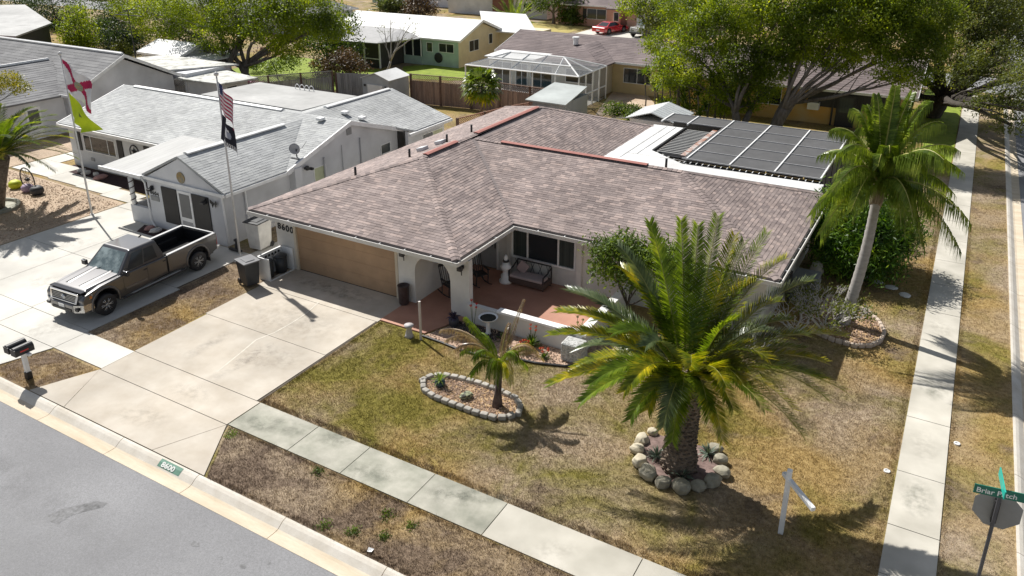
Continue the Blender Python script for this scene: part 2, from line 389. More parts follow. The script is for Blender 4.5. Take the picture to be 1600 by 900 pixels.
slabs('sidewalk', [R4(a, 12.17, b, 13.4) for a, b in zip([-7.85, -4.35, -2.2], [-4.35, -2.2, .25])], M('concrete_pale', [(.3, (.45, .425, .36)), (.7, (.575, .545, .475))], .7, .85, .2, 100, speck=.12, sscale=1.5, speckc=(.40, .38, .32), big=.35), R4(-7.8, 12.2, .2, 13.37))
side = []; y = 12.17
ys = [12.17, 13.4, 15.6, 17.3, 19.5, 22.2, 24.9, 27.2, 29.6, 32.2]+[34.8+2.6*k for k in range(0, 15)]
slabs('side_sidewalk', [R4(.25, a, 1.37, b) for a, b in zip(ys[:-1], ys[1:])], M('concrete_pale', [(.3, (.45, .425, .36)), (.7, (.575, .545, .475))], .7, .85, .2, 100, speck=.1, sscale=18, speckc=(.36, .33, .27), big=.35), R4(.28, 12.2, 1.34, 71))
slabs('neighbour_driveway', [
    R4(-24.6, 12.2, -22.05, 13.4), [(-28.0, 12.2), (-24.6, 12.2), (-24.6, 13.5), (-28.0, 13.5)], R4(-31.2, 12.2, -28.0, 13.5), [(-27.4, 10.4), (-25.2, 10.4), (-24.6, 12.2), (-27.8, 12.2)], [(-31, 10.4), (-27.4, 10.4), (-27.8, 12.2), (-31.5, 12.2)],
    R4(-28.1, 13.5, -24.6, 17.2), R4(-28.1, 17.2, -24.85, 20.9), R4(-31.4, 13.5, -28.1, 17.2), R4(-31.4, 17.2, -28.1, 20.9), R4(-34.9, 13.5, -31.4, 17.2), R4(-34.9, 17.2, -31.4, 21.7),
    R4(-24.85, 20.0, -23.35, 30)], conc_n, R4(-34.8, 12.3, -24.8, 20.8))
slabs('garden_walk', [[(-34.9, 21.7), (-32.6, 21.7), (-32.6, 23.3), (-34.9, 22.9)], R4(-37.2, 22.3, -34.9, 23.4), R4(-39.6, 22.5, -37.2, 23.6), R4(-42.2, 22.6, -39.6, 23.8), R4(-45.8, 22.7, -42.2, 24.6), R4(-45.8, 24.6, -44.3, 29), R4(-32.6, 21.7, -31.2, 24.4)], conc_n, R4(-45, 22.8, -32.7, 23.2), z=.035)
def sheet(name, pts, mat, z, kind='structure'):
    o = MB().prism(pts, 0.0005, z).build(name, mat); return tag(o, kind=kind)
gravel = M('gravel_tan', [(.25, (.30, .22, .15)), (.5, (.47, .36, .26)), (.75, (.62, .50, .38))], 16, .95, .9, 28, detail=6, big=.5)
sheet('gravel_yard', [(-54, 13.8), (-35.0, 13.8), (-35.0, 22.2), (-46, 22.5), (-46, 32), (-49.4, 32), (-49.4, 26), (-54, 20)], gravel, .02)
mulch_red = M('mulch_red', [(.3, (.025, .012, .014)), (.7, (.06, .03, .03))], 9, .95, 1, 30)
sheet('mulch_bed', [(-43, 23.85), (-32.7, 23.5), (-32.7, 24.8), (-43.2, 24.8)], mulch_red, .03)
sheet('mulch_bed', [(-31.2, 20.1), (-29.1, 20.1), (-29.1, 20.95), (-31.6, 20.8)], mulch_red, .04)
dirt = M('dirt_pale', [(.3, (.38, .28, .19)), (.7, (.60, .49, .38))], .7, .95, .5, 20, detail=7)
sheet('dirt_yard', [G(960, 140), G(1012, 150), G(1030, 170), G(985, 185), G(930, 180), G(940, 165)], dirt, .012)
sheet('dirt_yard', [(-27, 37), (-14.5, 42), (-14.5, 47), (-27, 47)], dirt, .01)
green = M('green_grass', [(.3, (.14, .21, .012)), (.7, (.26, .34, .03))], 1.5, .9, .8, 12, speck=.3, sscale=6, speckc=(.3, .25, .1))
sheet('green_lawn', [G(628, 122), G(700, 126), G(780, 125), G(775, 108), G(690, 100), G(630, 104)], green, .014)
sheet('green_lawn', [(-58, 47), (-43.5, 47.5), (-43.5, 56), (-60, 58)], green, .013)
sheet('green_lawn', [(-1.0, 50), (.2, 49), (.2, 72), (-2.6, 72), (-2.3, 60)], green, .012)
sheet('green_lawn', [(-16, 45), (-4.5, 46), (-4.5, 53.5), (-16, 53)], M('olive_grass', [(.3, (.10, .12, .03)), (.7, (.25, .23, .09))], 1.1, .9, .8, 12), .013)
sheet('gold_lawn', [(-60, 82.5), (-42, 82.5), (-42, 92), (-60, 92)], M('gold_grass', [(.3, (.32, .26, .07)), (.7, (.45, .37, .12))], 1, .9, .5, 12), .013)
slabs('far_driveway', [R4(-41, 81.7, -32, 91.8)], conc_n)
patio = thing('patio_floor', kind='structure', loc=(-14, 22, 0))
MB().prism([(-16.42, 19.1), (-14.5, 19.1), (-14.1, 20.1), (-13.7, 20.6), (-13.7, 20.75), (-9.4, 20.75), (-9.4, 24.75), (-16.06, 24.75), (-16.06, 20.75), (-16.42, 20.75)], .002, .05).build('slab', red_floor, patio)

# ---------------------------------------------------------------- roofs and windows
def shingle(parent, A, B, C, D, mat, row=.135, tab=.27, th=.012, seed=0, nsingle=0, jit=.5, name='shingle'):
    """tabs over the plane A-B (eave) C-D (top, C above B)"""
    A, B, C, D = map(Vector, (A, B, C, D)); R = np.random.RandomState(seed)
    e = (B-A).normalized(); up = (D-A)-e*(D-A).dot(e); L = up.length; up.normalize(); nz = e.cross(up)
    if nz.z < 0: nz = -nz
    off = WL[parent.name]
    V = []; F = []; n = int(L/row); single = []
    for j in range(n):
        v0 = j*row; v1 = min(L, v0+row*1.08)
        lo0 = (D-A).dot(e)*v0/L; hi0 = (B-A).length+((C-B).dot(e))*v0/L
        lo1 = (D-A).dot(e)*v1/L; hi1 = (B-A).length+((C-B).dot(e))*v1/L
        u = lo0-R.rand()*tab
        while u < hi0:
            w = tab*(1+jit*(R.rand()-.5)*1.4); a, b = max(u, lo0), min(u+w-.005, hi0)
            u += w
            if b-a < .02: continue
            a1, b1 = min(max(a, lo1), hi1), max(min(b, hi1), lo1)
            t = th*(.7+.9*R.rand())
            if len(single) < nsingle and b-a > .12:
                single.append((a, b, a1, b1, v0, v1, t)); continue
            P = [A+e*a+up*v0+nz*t, A+e*b+up*v0+nz*t, A+e*b1+up*v1+nz*.002, A+e*a1+up*v1+nz*.002, A+e*a+up*v0-nz*.004, A+e*b+up*v0-nz*.004]
            k = len(V); V += [tuple(p) for p in P]; F += [(k, k+1, k+2, k+3), (k+4, k+5, k+1, k)]
    if (B-A).cross(up).z < 0: F = [f[::-1] for f in F]
    o = np_mesh(name, V, F, mat, parent); tag(o, kind='stuff')
    if single:
        me = bpy.data.meshes.new('shingle')
        me.from_pydata([(0, 0, 1), (1, 0, 1), (1, 1, .15), (0, 1, .15), (0, 0, -.4), (1, 0, -.4), (1, 1, -.4), (0, 1, -.4)], [],
                       [(0, 1, 2, 3), (4, 5, 1, 0), (5, 6, 2, 1), (7, 4, 0, 3), (6, 7, 3, 2), (7, 6, 5, 4)]); me.materials.append(mat)
        for a, b, a1, b1, v0, v1, t in single:
            s = mesh_obj(name, me, parent); p = A+e*a+up*v0-off
            Mx = Matrix((e*(b-a), up*(v1-v0), nz*t)).transposed().to_4x4(); Mx.translation = p; s.matrix_basis = Mx; WL[s.name] = off
def roof(parent, planes, mat, deckmat, seeds=0, rowd=.135, tab=.27, nsingle=(), name='roof', th=.1, tabs=True, sh_th=.010, jit=.5):
    mb = MB()
    for p in planes:
        q = [Vector(x) for x in p]; d = [q[0]]
        for x in q[1:]:
            if (x-d[-1]).length > .01: d.append(x)
        if (d[0]-d[-1]).length < .01: d.pop()
        mb.slab(d, th)
    r = mb.build(name, deckmat, parent)
    if tabs:
        for i, p in enumerate(planes):
            ns = dict(nsingle).get(i, 0)
            shingle(r, *p, mat, rowd, tab, th=sh_th, seed=seeds+i, nsingle=ns, jit=jit)
    return r
def win(parent, c, w, h, face, cols=1, frame=white, pane=glass, fw=.05, rows=1, proud=.03, name='window', panes=None, label=None):
    """c = middle of the window on the wall plane, face '-y' or '+x'"""
    def P(u, v, d):
        if face == '-y': return (c[0]+u, c[1]-d, c[2]+v)
        if face == '+y': return (c[0]-u, c[1]+d, c[2]+v)
        if face == '+x': return (c[0]+d, c[1]+u, c[2]+v)
        return (c[0]-d, c[1]-u, c[2]+v)
    mb = MB()
    def bar(u0, v0, u1, v1, pr): mb.b2(P(u0, v0, -.03), P(u1, v1, pr))
    bar(-w/2-fw, -h/2-fw, -w/2, h/2+fw, proud); bar(w/2, -h/2-fw, w/2+fw, h/2+fw, proud)
    bar(-w/2, h/2, w/2, h/2+fw, proud-.002); bar(-w/2, -h/2-fw, w/2, -h/2, proud+.02)
    us = [-w/2]+list(cols if isinstance(cols, (list, tuple)) else [-w/2+w*k/cols for k in range(1, cols)])+[w/2]
    for u in us[1:-1]: bar(u-fw*.45, -h/2, u+fw*.45, h/2, proud-.004)
    for k in range(1, rows): v = -h/2+h*k/rows; bar(-w/2, v-fw*.4, w/2, v+fw*.4, proud-.008)
    f = mb.build(name, frame, parent)
    if label: f['label'] = label
    k = 0
    for a, b in zip(us[:-1], us[1:]):
        g = MB().b2(P(a, -h/2, -.02), P(b, h/2, .008)).build('pane', (panes[k % len(panes)] if panes else pane), f); k += 1
    return f
def rwin(parent, c, w, h, face, **k): return win(parent, c, w, h, face, **k)

# ---------------------------------------------------------------- the corner house
H = thing('corner_house', 'cream corner house with rose brown shingle roof, tan garage door and 8600 numerals', 'house', (-14, 24, 0))
ZE = 2.5
GL, GR, GF, GB, RX, RZ = -23.8, -13.85, 20.2, 40.5, -18.82, 4.1
ME, MR, MBk, ML, MH = 24.1, 28.9, 33.5, -4.05, -8.95; MZ = 4.03
deck = M('roof_deck', [(.3, (.20, .17, .165)), (.7, (.25, .21, .2))], 2, .9)
planes = [
    ((GL, GF, ZE), (GR, GF, ZE), (RX, 25.2, RZ), (RX, 25.2, RZ)),
    ((GR, GF, ZE), (GR, ME, ZE), (-18.603, MR, MZ), (RX, 25.2, RZ)),
    ((GR, ME, ZE), (ML, ME, ZE), (MH, MR, MZ), (-18.603, MR, MZ)),
    ((ML, ME, ZE), (ML, MBk, ZE), (MH, MR, MZ), (MH, MR, MZ)),
    ((ML, MBk, ZE), (GR, MBk, ZE), (-18.603, MR, MZ), (MH, MR, MZ)),
    ((GR, MBk, ZE), (GR, GB, ZE), (RX, 35.5, RZ), (-18.603, MR, MZ)),
    ((GR, GB, ZE), (GL, GB, ZE), (RX, 35.5, RZ), (RX, 35.5, RZ)),
    ((GL, GB, ZE), (GL, GF, ZE), (RX, 25.2, RZ), (RX, 35.5, RZ))]
hr = roof(H, planes, shingle_m, deck, 10, nsingle=[(0, 290)])
# hip and ridge caps
def caps(parent, a, b, mat, w=.16, step=.2, name='ridge_cap'):
    a, b = Vector(a), Vector(b); d = (b-a).normalized(); s = d.cross(Vector((0, 0, 1))).normalized(); n = int((b-a).length/step)
    V = []; F = []
    for i in range(n):
        p = a+d*step*i; q = a+d*(step*(i+1)+.03); z = Vector((0, 0, .026)); k = len(V)
        V += [p+s*w-Vector((0, 0, .016)), p+z, p-s*w-Vector((0, 0, .016)), q+s*w-Vector((0, 0, .03)), q+z*.5, q-s*w-Vector((0, 0, .03))]
        F += [(k, k+1, k+4, k+3), (k+1, k+2, k+5, k+4)]
    return tag(np_mesh(name, [tuple(v) for v in V], F, mat, parent), kind='stuff')
for a, b in (((GL, GF, ZE), (RX, 25.2, RZ)), ((GR, GF, ZE), (RX, 25.2, RZ)), ((ML, ME, ZE), (MH, MR, MZ)), ((ML, MBk, ZE), (MH, MR, MZ)), ((MH, MR, MZ), (-18.603, MR, MZ)), ((RX, 25.2, RZ), (RX, 35.5, RZ)), ((GR, GB, ZE), (RX, 35.5, RZ)), ((GL, GB, ZE), (RX, 35.5, RZ))):
    caps(hr, Vector(a)+Vector((0, 0, .012)), Vector(b)+Vector((0, 0, .012)), shingle_m)
# red ridge vents raised on a dark base
for a, b in (((RX, 25.4), (RX, 27.7)), ((RX, 29.3), (RX, 35.2)), ((-17.2, MR), (-10.4, MR))):
    z = (RZ if a[0] == b[0] else MZ)
    v = thing('v'); bpy.data.objects.remove(v)
    sx = .13 if a[0] == b[0] else 0; sy = 0 if a[0] == b[0] else .13
    mb = MB(); mb.b2((a[0]-sx*.8, a[1]-sy*.8, z-.02), (b[0]+sx*.8, b[1]+sy*.8, z+.045), 1)
    if sx: mb.ext([(0, 0)]*0 or [(0, 0), (0, 0), (0, 0)], 0, 0) if False else None
    if sx: P = [(a[0]-.14, z+.04), (a[0]+.14, z+.04), (a[0]+.14, z+.055), (a[0], z+.09), (a[0]-.14, z+.055)]; vs = [(p[0], a[1], p[1]) for p in P]+[(p[0], b[1], p[1]) for p in P]
    else: P = [(a[1]-.14, z+.04), (a[1]+.14, z+.04), (a[1]+.14, z+.055), (a[1], z+.09), (a[1]-.14, z+.055)]; vs = [(a[0], p[0], p[1]) for p in P]+[(b[0], p[0], p[1]) for p in P]
    n = 5; mb.add(vs, [tuple(range(n)), tuple(range(n, 2*n))[::-1]]+[((i+1) % n, i, n+i, n+(i+1) % n) for i in range(n)])
    mb.build('ridge_vent', [vent_red, black], hr)
for x, y in ((-19.8, 28.4), (-19.7, 30.3), (-19.95, 25.8), (-21.0, 23.5), (-9.7, 29.1)):
    z = 2.5+(x-GL)*.32 if x < RX else 4.0
    MB().tube([(x, y, z-.05), (x, y, z+.38)], .05, 8).build('vent_pipe', dark, hr, True)
for x, y in ((-20.3, 27.2), (-20.1, 28.3)):
    z = 2.5+(x-GL)*.32; MB().box((x, y, z+.1), (.4, .4, .16), ry=-.3).build('box_vent', stucco_n, hr, bevel=.02)
# fascia + black gutter + pale lip, along the seen eaves
def gutter(a, b, out):
    a, b, o_ = Vector(a), Vector(b), Vector(out)
    def strip(d0, d1, z0, z1, mat, nm):
        mb = MB(); p = [a+o_*d0, b+o_*d0, b+o_*d1, a+o_*d1]
        mb.prism([(q.x, q.y) for q in p], z0, z1); return mb.build(nm, mat, H)
    strip(-.03, .012, 2.28, 2.40, stucco, 'fascia')
    g = strip(.012, .10, 2.36, 2.375, black, 'gutter')
    mb = MB(); p = [a+o_*.10, b+o_*.10, b+o_*.13, a+o_*.13]; mb.prism([(q.x, q.y) for q in p], 2.30, 2.445)
    mb.build('gutter_lip', stucco, g)
    mb = MB(); n = int((b-a).length/1.05)
    for i in range(1, n): q = a+(b-a)*i/n+o_*.06; mb.box((q.x, q.y, 2.44), (.03+abs(o_.x)*.12, .03+abs(o_.y)*.12, .03))
    mb.build('gutter_strap', white, g)
gutter((GL, GF, 0), (GR+.1, GF, 0), (0, -1, 0)); gutter((GR, GF-.1, 0), (GR, ME-.12, 0), (1, 0, 0))
gutter((GR, ME, 0), (ML+.1, ME, 0), (0, -1, 0)); gutter((ML, ME-.1, 0), (ML, MBk, 0), (1, 0, 0))
# soffit
MB().prism([(GL+.02, GF+.02), (GR-.02, GF+.02), (GR-.02, ME+.02), (ML-.02, ME+.02), (ML-.02, MBk-.02), (GR, MBk), (GR, GB-.02), (GL+.02, GB-.02)], 2.27, 2.3).build('soffit', stucco, H)
# walls
wl = MB(); FW = 20.75; WT = 2.27
def arch(mb, x0, x1, xa, xb, y0, y1, zs, r, zt):   # wall x0..x1 with one arched opening xa..xb
    mb.b2((x0, y0, 0), (xa, y1, zt)); mb.b2((xb, y0, 0), (x1, y1, zt))
    n = 10; w = (xb-xa)/2; cx = (xa+xb)/2
    pts = [(cx-w*cos(pi*i/n), zs+r*sin(pi*i/n)) for i in range(n+1)]
    for i in range(n):
        (a, za), (b, zb) = pts[i], pts[i+1]
        mb.add([(a, y0, za), (b, y0, zb), (b, y0, zt), (a, y0, zt), (a, y1, za), (b, y1, zb), (b, y1, zt), (a, y1, zt)], [(0, 1, 2, 3), (7, 6, 5, 4), (1, 0, 4, 5)])
wl.b2((-22.95, FW, 0), (-21.9, FW+.2, WT))
arch(wl, -16.9, -13.7, -16.06, -14.5, FW, FW+.22, 1.35, .72, WT)
wl.b2((-21.9, FW, 2.03), (-16.9, FW+.2, WT))
wl.b2((-16.28, FW+.22, 0), (-16.06, 24.75, WT))
wl.b2((-23.4, 21.2, 0), (-23.2, 40, WT)); wl.b2((-23.2, 21.2, 0), (-22.95, 21.4, WT))
def wallx(mb, x0, x1, y0, y1, holes):    # wall along x with rectangular holes (xa,xb,za,zb)
    x = x0
    for xa, xb, za, zb in holes:
        mb.b2((x, y0, 0), (xa, y1, WT)); mb.b2((xa, y0, 0), (xb, y1, za)) if za > 0 else None; mb.b2((xa, y0, zb), (xb, y1, WT)); x = xb
    mb.b2((x, y0, 0), (x1, y1, WT))
wallx(wl, -16.28, -4.5, 24.75, 24.97, [(-15.95, -14.97, 0, 2.05), (-14.28, -11.54, .82, 2.12)])
wl.b2((-4.72, 24.97, 0), (-4.5, 33, WT)); wl.b2((-14.3, 33, 0), (-4.5, 33.2, WT)); wl.b2((-14.5, 33.2, 0), (-14.3, 40, WT)); wl.b2((-23.4, 40, 0), (-14.3, 40.2, WT))
wl.b2((-11.42, 24.6, 0), (-11.2, 24.75, WT)); wl.b2((-14.48, 24.66, 0), (-14.3, 24.75, WT))
wl.build('wall', stucco, H)
lw = MB(); lw.b2((-13.7, 20.55, 0), (-9.45, 20.75, .72)); lw.b2((-9.45, 20.5, 0), (-9.23, 24.6, .72))
lw.build('low_wall', stucco, H)
cp = MB(); cp.b2((-12.45, 20.51, .722), (-9.1, 20.79, .80)); cp.b2((-9.48, 20.8, .722), (-9.18, 24.6, .80)); cp.build('coping', white, H)
for k, x in enumerate((-9.15, -8.9)):
    if k == 0: MB().box((-9.36, 20.22, .33), (.72, .6, .66)).build('rough_pier', M('pier_rough', [(.35, (.30, .30, .28)), (.6, (.62, .62, .60))], 13, .95, 1, 22, bdist=.06), H, bevel=.07)
# garage door of four sections
gd = MB().b2((-21.9, FW+.09, 0), (-16.9, FW+.14, 2.03)).build('garage_door', garage, H)
for k in range(4): MB().b2((-21.88, FW+.06, .05+k*.5), (-16.92, FW+.09, .546+k*.5)).build('door_section', garage, gd, bevel=.003)
MB().b2((-21.9, FW+.055, .004), (-16.9, FW+.1, .045)).build('door_seal', black, gd)
for a_ in (-22.0, -16.94): MB().b2((a_, FW-.02, 0), (a_+.12, FW+.1, 2.1)).build('door_trim', stucco_t, H)
for i, ch in enumerate('8600'): text_obj('house_number', ch, .38, black, H, ((-22.84+i*.22, FW-.012, 1.66-i*.02), (1, 0, 0), (0, 0, 1)), .02, .006)
def wall_lamp(parent, x, y, z):
    l = MB().box((x, y-.03, z), (.1, .05, .12)).box((x, y-.12, z+.02), (.02, .2, .02)).box((x, y-.2, z-.02), (.16, .16, .12)).tube([(x, y-.1, z-.05), (x, y-.1, z-.3)], .018, 6).lathe([(.05, z+.04), (.1, z+.05), (.02, z+.1)], (x, y-.2, 0), 8)
    return l.build('wall_lamp', dark, parent)
wall_lamp(H, -16.45, FW, 2.02); wall_lamp(H, -13.95, FW, 2.02)
wall_lamp(H, -14.75, 24.74, 1.9)
# front door, sidelight, picture window
fd = MB().b2((-15.93, 24.80, .05), (-14.99, 24.86, 2.02)).build('front_door', M('door_grey', (.36, .36, .36), 2, .6), H)
MB().b2((-15.7, 24.785, 1.0), (-15.2, 24.80, 1.85)).build('pane', glass_c, fd)
MB().tube([(-15.08, 24.76, .95), (-15.08, 24.76, 1.15)], .02, 6).build('handle', dark, fd)
dt = MB(); dt.b2((-16.0, 24.72, .05), (-15.93, 24.86, 2.1)); dt.b2((-14.99, 24.72, .05), (-14.92, 24.86, 2.1)); dt.b2((-15.93, 24.722, 2.02), (-14.99, 24.86, 2.1)); dt.build('door_frame', white, H)
curt = M('curtain_green', [(.3, (.035, .045, .042)), (.7, (.065, .08, .075))], 1, .12, stretch=(16, 1, .1), spec=.6)
win(H, (-12.91, 24.78, 1.47), 2.66, 1.22, '-y', cols=(-.68, .66), fw=.07, panes=[curt, glass, curt], proud=.05)
win(H, (-4.5, 28, 1.5), 1.5, 1.0, '+x', cols=2)
# lanai roof, white membrane
lr = MB().slab([(-13.86, 33.2, 2.64), (-4.4, 33.3, 2.64), (-4.4, 34.25, 2.66), (-10.6, 34.1, 2.66), (-12.6, 35.5, 2.66), (-12.6, 40.4, 2.66), (-14.3, 40.4, 2.64), (-14.3, 33.2, 2.64)], .14).build('lanai_roof', whiter, H)
sm = MB(); sm.b2((-13.55, 33.6, 2.67), (-13.52, 40.3, 2.678)); sm.b2((-13.05, 34.6, 2.67), (-13.02, 40.3, 2.678)); sm.b2((-13.5, 34.55, 2.67), (-5, 34.57, 2.675)); sm.build('roof_seam', M('seam_grey', (.5, .5, .5), 3, .8), lr)
MB().b2((-12.6, 35.5, 2.56), (-12.5, 40.4, 2.7)).build('drip_edge', dark, lr)
# slatted gap beside the membrane and the weathered beam
sp = thing('sl'); bpy.data.objects.remove(sp)
for k in range(17):
    yy = 35.7+k*.285; MB().box((-11.75, yy, 2.6), (1.3, .09, .05)).build('rafter_slat', M('slat_grey', (.32, .32, .31), 4, .8), H)
for k in range(6):
    xx = -12.3+k*.36; MB().box((xx, 35.25-k*.24, 2.6), (.09, .55, .05)).build('rafter_slat', M('slat_grey', (.32, .32, .31), 4, .8), H)
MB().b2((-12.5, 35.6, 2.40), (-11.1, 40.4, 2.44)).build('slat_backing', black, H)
MB().b2((-11.1, 35.3, 2.55), (-10.85, 40.6, 2.70)).build('eave_beam', M('beam_weathered', [(.4, (.45, .42, .4)), (.6, (.30, .14, .09))], 2.5, .9), H)
# corner brackets, pool equipment in the side yard is separate
# ---------------------------------------------------------------- screened pool cage behind the house
cg = thing('pool_cage', 'dark screen pool enclosure with white roof beams behind the corner house', 'pool enclosure', (-8, 39, 0))
scr = M('screen_mesh', (.10, .10, .103), 3, .7, alpha=.93, big=.3)
CZ = 2.74; cx0, cx1, cy0, cy1 = -14.0, -4.6, 34.55, 42.7
bx = [-12.55, -10.55, -8.55, -6.55, -4.6]; by = [34.55, 36.1, 37.75, 39.4, 41.05, 42.7]
def xl(y): return -10.78 if y < 40.7 else -14.0
mbx = thing('z'); bpy.data.objects.remove(mbx)
for i, x in enumerate(bx):
    y0 = 40.7 if x < -11 else cy0
    MB().b2((x-.03, y0, CZ), (x+.03, cy1, CZ+.09)).build('roof_beam', white, cg)
MB().b2((-14.04, 40.7, CZ), (-13.96, cy1, CZ+.09)).build('roof_beam', white, cg)
for y in by:
    x0 = -10.78 if y < 40.7 else -14.0
    MB().b2((x0, y-.02, CZ+.02), (cx1, y+.02, CZ+.075)).build('cross_beam', M('alu_grey', (.40, .40, .405), 3, .5), cg)
for j in range(5):
    xs_ = ([-14.0, -12.55] if by[j] > 40.7 else [-10.78])+[x for x in bx if x > -10.7]
    for a, b in zip(xs_[:-1], xs_[1:]):
        MB().b2((a+.04, by[j]+.02, CZ+.03), (b-.04, by[j+1]-.02, CZ+.036)).build('screen_panel', scr, cg)
MB().b2((-10.78, 34.0, 2.58), (-4.5, 34.75, 2.6)).build('gutter_screen', dark, cg)
for k in range(22): MB().b2((-10.6+k*.285, 34.24, 2.66), (-10.575+k*.285, 34.56, 2.69)).build('bracket', white, cg)
for y in by:
    MB().b2((cx1-.03, y-.03, 0), (cx1+.03, y+.03, CZ)).build('post', dark, cg)
for a, b in zip(by[:-1], by[1:]): MB().b2((cx1-.005, a+.03, .1), (cx1+.005, b-.03, CZ)).build('side_screen', scr, cg)
for a, b in zip([-14.0]+bx[:-1], bx): MB().b2((a+.03, cy1-.005, .1), (b-.03, cy1+.005, CZ)).build('side_screen', scr, cg)
sheet('pool_deck', R4(-14, 34.3, -4.7, 42.7), conc_n, .02)

# a pale sealed crack on the driveway and an old dark patch on the road
dw = [o for o in COL.objects if o.name == 'driveway'][0]
pts = [G(*p, .034) for p in ((340, 580), (375, 552), (400, 531), (428, 520), (455, 505), (478, 490), (498, 472))]
mb = MB()
for a, b in zip(pts[:-1], pts[1:]):
    d = (b-a).normalized(); s_ = Vector((-d.y, d.x, 0))*.022; mb.add([a-s_, a+s_, b+s_, b-s_], [(0, 3, 2, 1)])
mb.build('sealed_crack', M('crack_pale', (.64, .6, .52), 6, .8), dw)
pch = [G(*p, -.119) for p in ((74, 806), (96, 796), (120, 790), (150, 783), (168, 786), (160, 793), (130, 800), (110, 806), (92, 818), (80, 816))]
o = MB().poly([(p.x, p.y, -.1165) for p in pch][::-1]).build('road_patch', M('asphalt_dark', [(.35, (.15, .15, .15)), (.65, (.26, .26, .265))], 9, .9, .6, 90)); tag(o, kind='structure')
for k, (px, py) in enumerate(((200, 680), (235, 720), (305, 850), (345, 872), (380, 885), (255, 700), (420, 880))):
    p = G(px, py, -.12); r = .06+.03*(k % 3); o = MB().poly([(p.x+r*(1+.3*sin(3*a+k))*cos(a), p.y+r*.7*sin(a), -.1168) for a in [i*pi/5 for i in range(10)]]).build('road_stain', MAT['asphalt_dark']); tag(o, kind='structure')

# worn stains lying on the paving (each a thin film of dirt with its own outline)
st_g = stain_mat('dirt_film', (.27, .24, .2), .2, 4); st_k = stain_mat('mould_film', (.18, .19, .15), .42, 3); st_t = stain_mat('tyre_film', (.2, .19, .18), .25, 2); st_r = stain_mat('road_film', (.13, .13, .13), .22, 1.5); st_l = stain_mat('pale_film', (.4, .4, .4), .25, 1.5)
def stain(c, r, mat, rz=0, z=.0345):
    o = MB().add([(-r[0], -r[1], 0), (r[0], -r[1], 0), (r[0], r[1], 0), (-r[0], r[1], 0)], [(0, 1, 2, 3)]).build('stain', mat); o.location = (c[0], c[1], z); o.rotation_euler = (0, 0, rz); tag(o, kind='structure')
stain(G(298, 615), (.9, .45), st_g); stain(G(420, 560), (1.6, .9), st_g, .3); stain((-19.2, 17.5), (2.6, 1.3), st_g); stain((-20.3, 14.9), (.32, 1.5), st_t); stain((-18.5, 14.6), (.32, 1.7), st_t); stain((-18.8, 11.2), (1.3, .5), st_g, .2); stain((-19.5, 20.1), (2.6, .6), st_k)
for k, x in enumerate((-15.6, -14.8, -13.2, -11.5, -9.3, -8.6, -6.2, -3.4)): stain((x, 12.6+.3*(k % 3)), (.7+.3*(k % 2), .4), st_k if k < 6 else st_g, .1*k)
for k, y in enumerate((15.1, 18.6, 20.9, 24.2, 28.4, 33, 37)): stain((.8, y), (.45, .9), st_k if k % 2 else st_g, .05*k)
for k, (x, y) in enumerate(((-29.5, 15), (-27, 18.6), (-32.5, 17.8), (-26, 12.9))): stain((x, y), (1.3, .8), st_g, .4*k)
stain((-10, 5.6), (9, .8), st_r, 0, -.1185); stain((-22, 7.8), (8, .7), st_r, 0, -.1175); stain((-14, 8.2), (7, .5), st_l, 0, -.1165); stain((-7, 7.6), (3, 1.2), st_l, .3, -.1155); stain((-18, 6.2), (3.5, 1.4), st_l, .5, -.1145)
sheet('verge_soil', [(-15.0, 10.36), (-1.6, 10.36), (.2, 10.9), (1.6, 12.1), (-16.15, 12.14)], verge_s, .005); sheet('strip_soil', [(-24.57, 13.45), (-22.15, 13.45), (-22.3, 18.9), (-22.4, 20.9), (-23.3, 20.9), (-23.4, 19.95), (-24.8, 19.95)], verge_s, .005)
sheet('corner_soil', [(-25.1, 10.36), (-22.9, 10.36), (-22.2, 12.08), (-24.5, 12.1)], verge_s, .005); sheet('front_lawn', [(-16.35, 13.44), (.22, 13.44), (.22, 24.7), (-16.35, 24.7)], lawn_s, .0015)
# ---------------------------------------------------------------- white neighbour house with grey shingles
N = thing('neighbour_house', 'white stucco ranch house with pale grey shingle roof, star emblem and dark shutters', 'house', (-33, 27, 0))
deckg = M('deck_grey', (.40, .41, .41), 2, .9)
zr = 3.85
pl = [((-43.6, 24.55, 2.5), (-26.0, 24.55, 2.5), (-26.0, 29.0, zr), (-43.6, 29.0, zr)), ((-26.0, 33.3, 2.5), (-43.6, 33.3, 2.5), (-43.6, 29.0, zr), (-26.0, 29.0, zr)),
      ((-26.05, 20.95, 2.49), (-26.05, 24.5, 2.49), (-28.75, 28.57, 3.72), (-28.75, 20.95, 3.72)), ((-31.4, 24.5, 2.49), (-31.4, 20.95, 2.49), (-28.75, 20.95, 3.72), (-28.75, 28.57, 3.72)),
      ((-25.2, 33.2, 2.5), (-25.2, 36.6, 2.5), (-29.4, 36.6, 3.75), (-29.4, 29.3, 3.75)), ((-33.6, 36.6, 2.5), (-33.6, 33.2, 2.5), (-29.4, 29.3, 3.75), (-29.4, 36.6, 3.75))]
nr = roof(N, pl, shingle_g, deckg, 40, rowd=.15, tab=.36, jit=.3, sh_th=.008, nsingle=[(2, 150), (0, 140)])
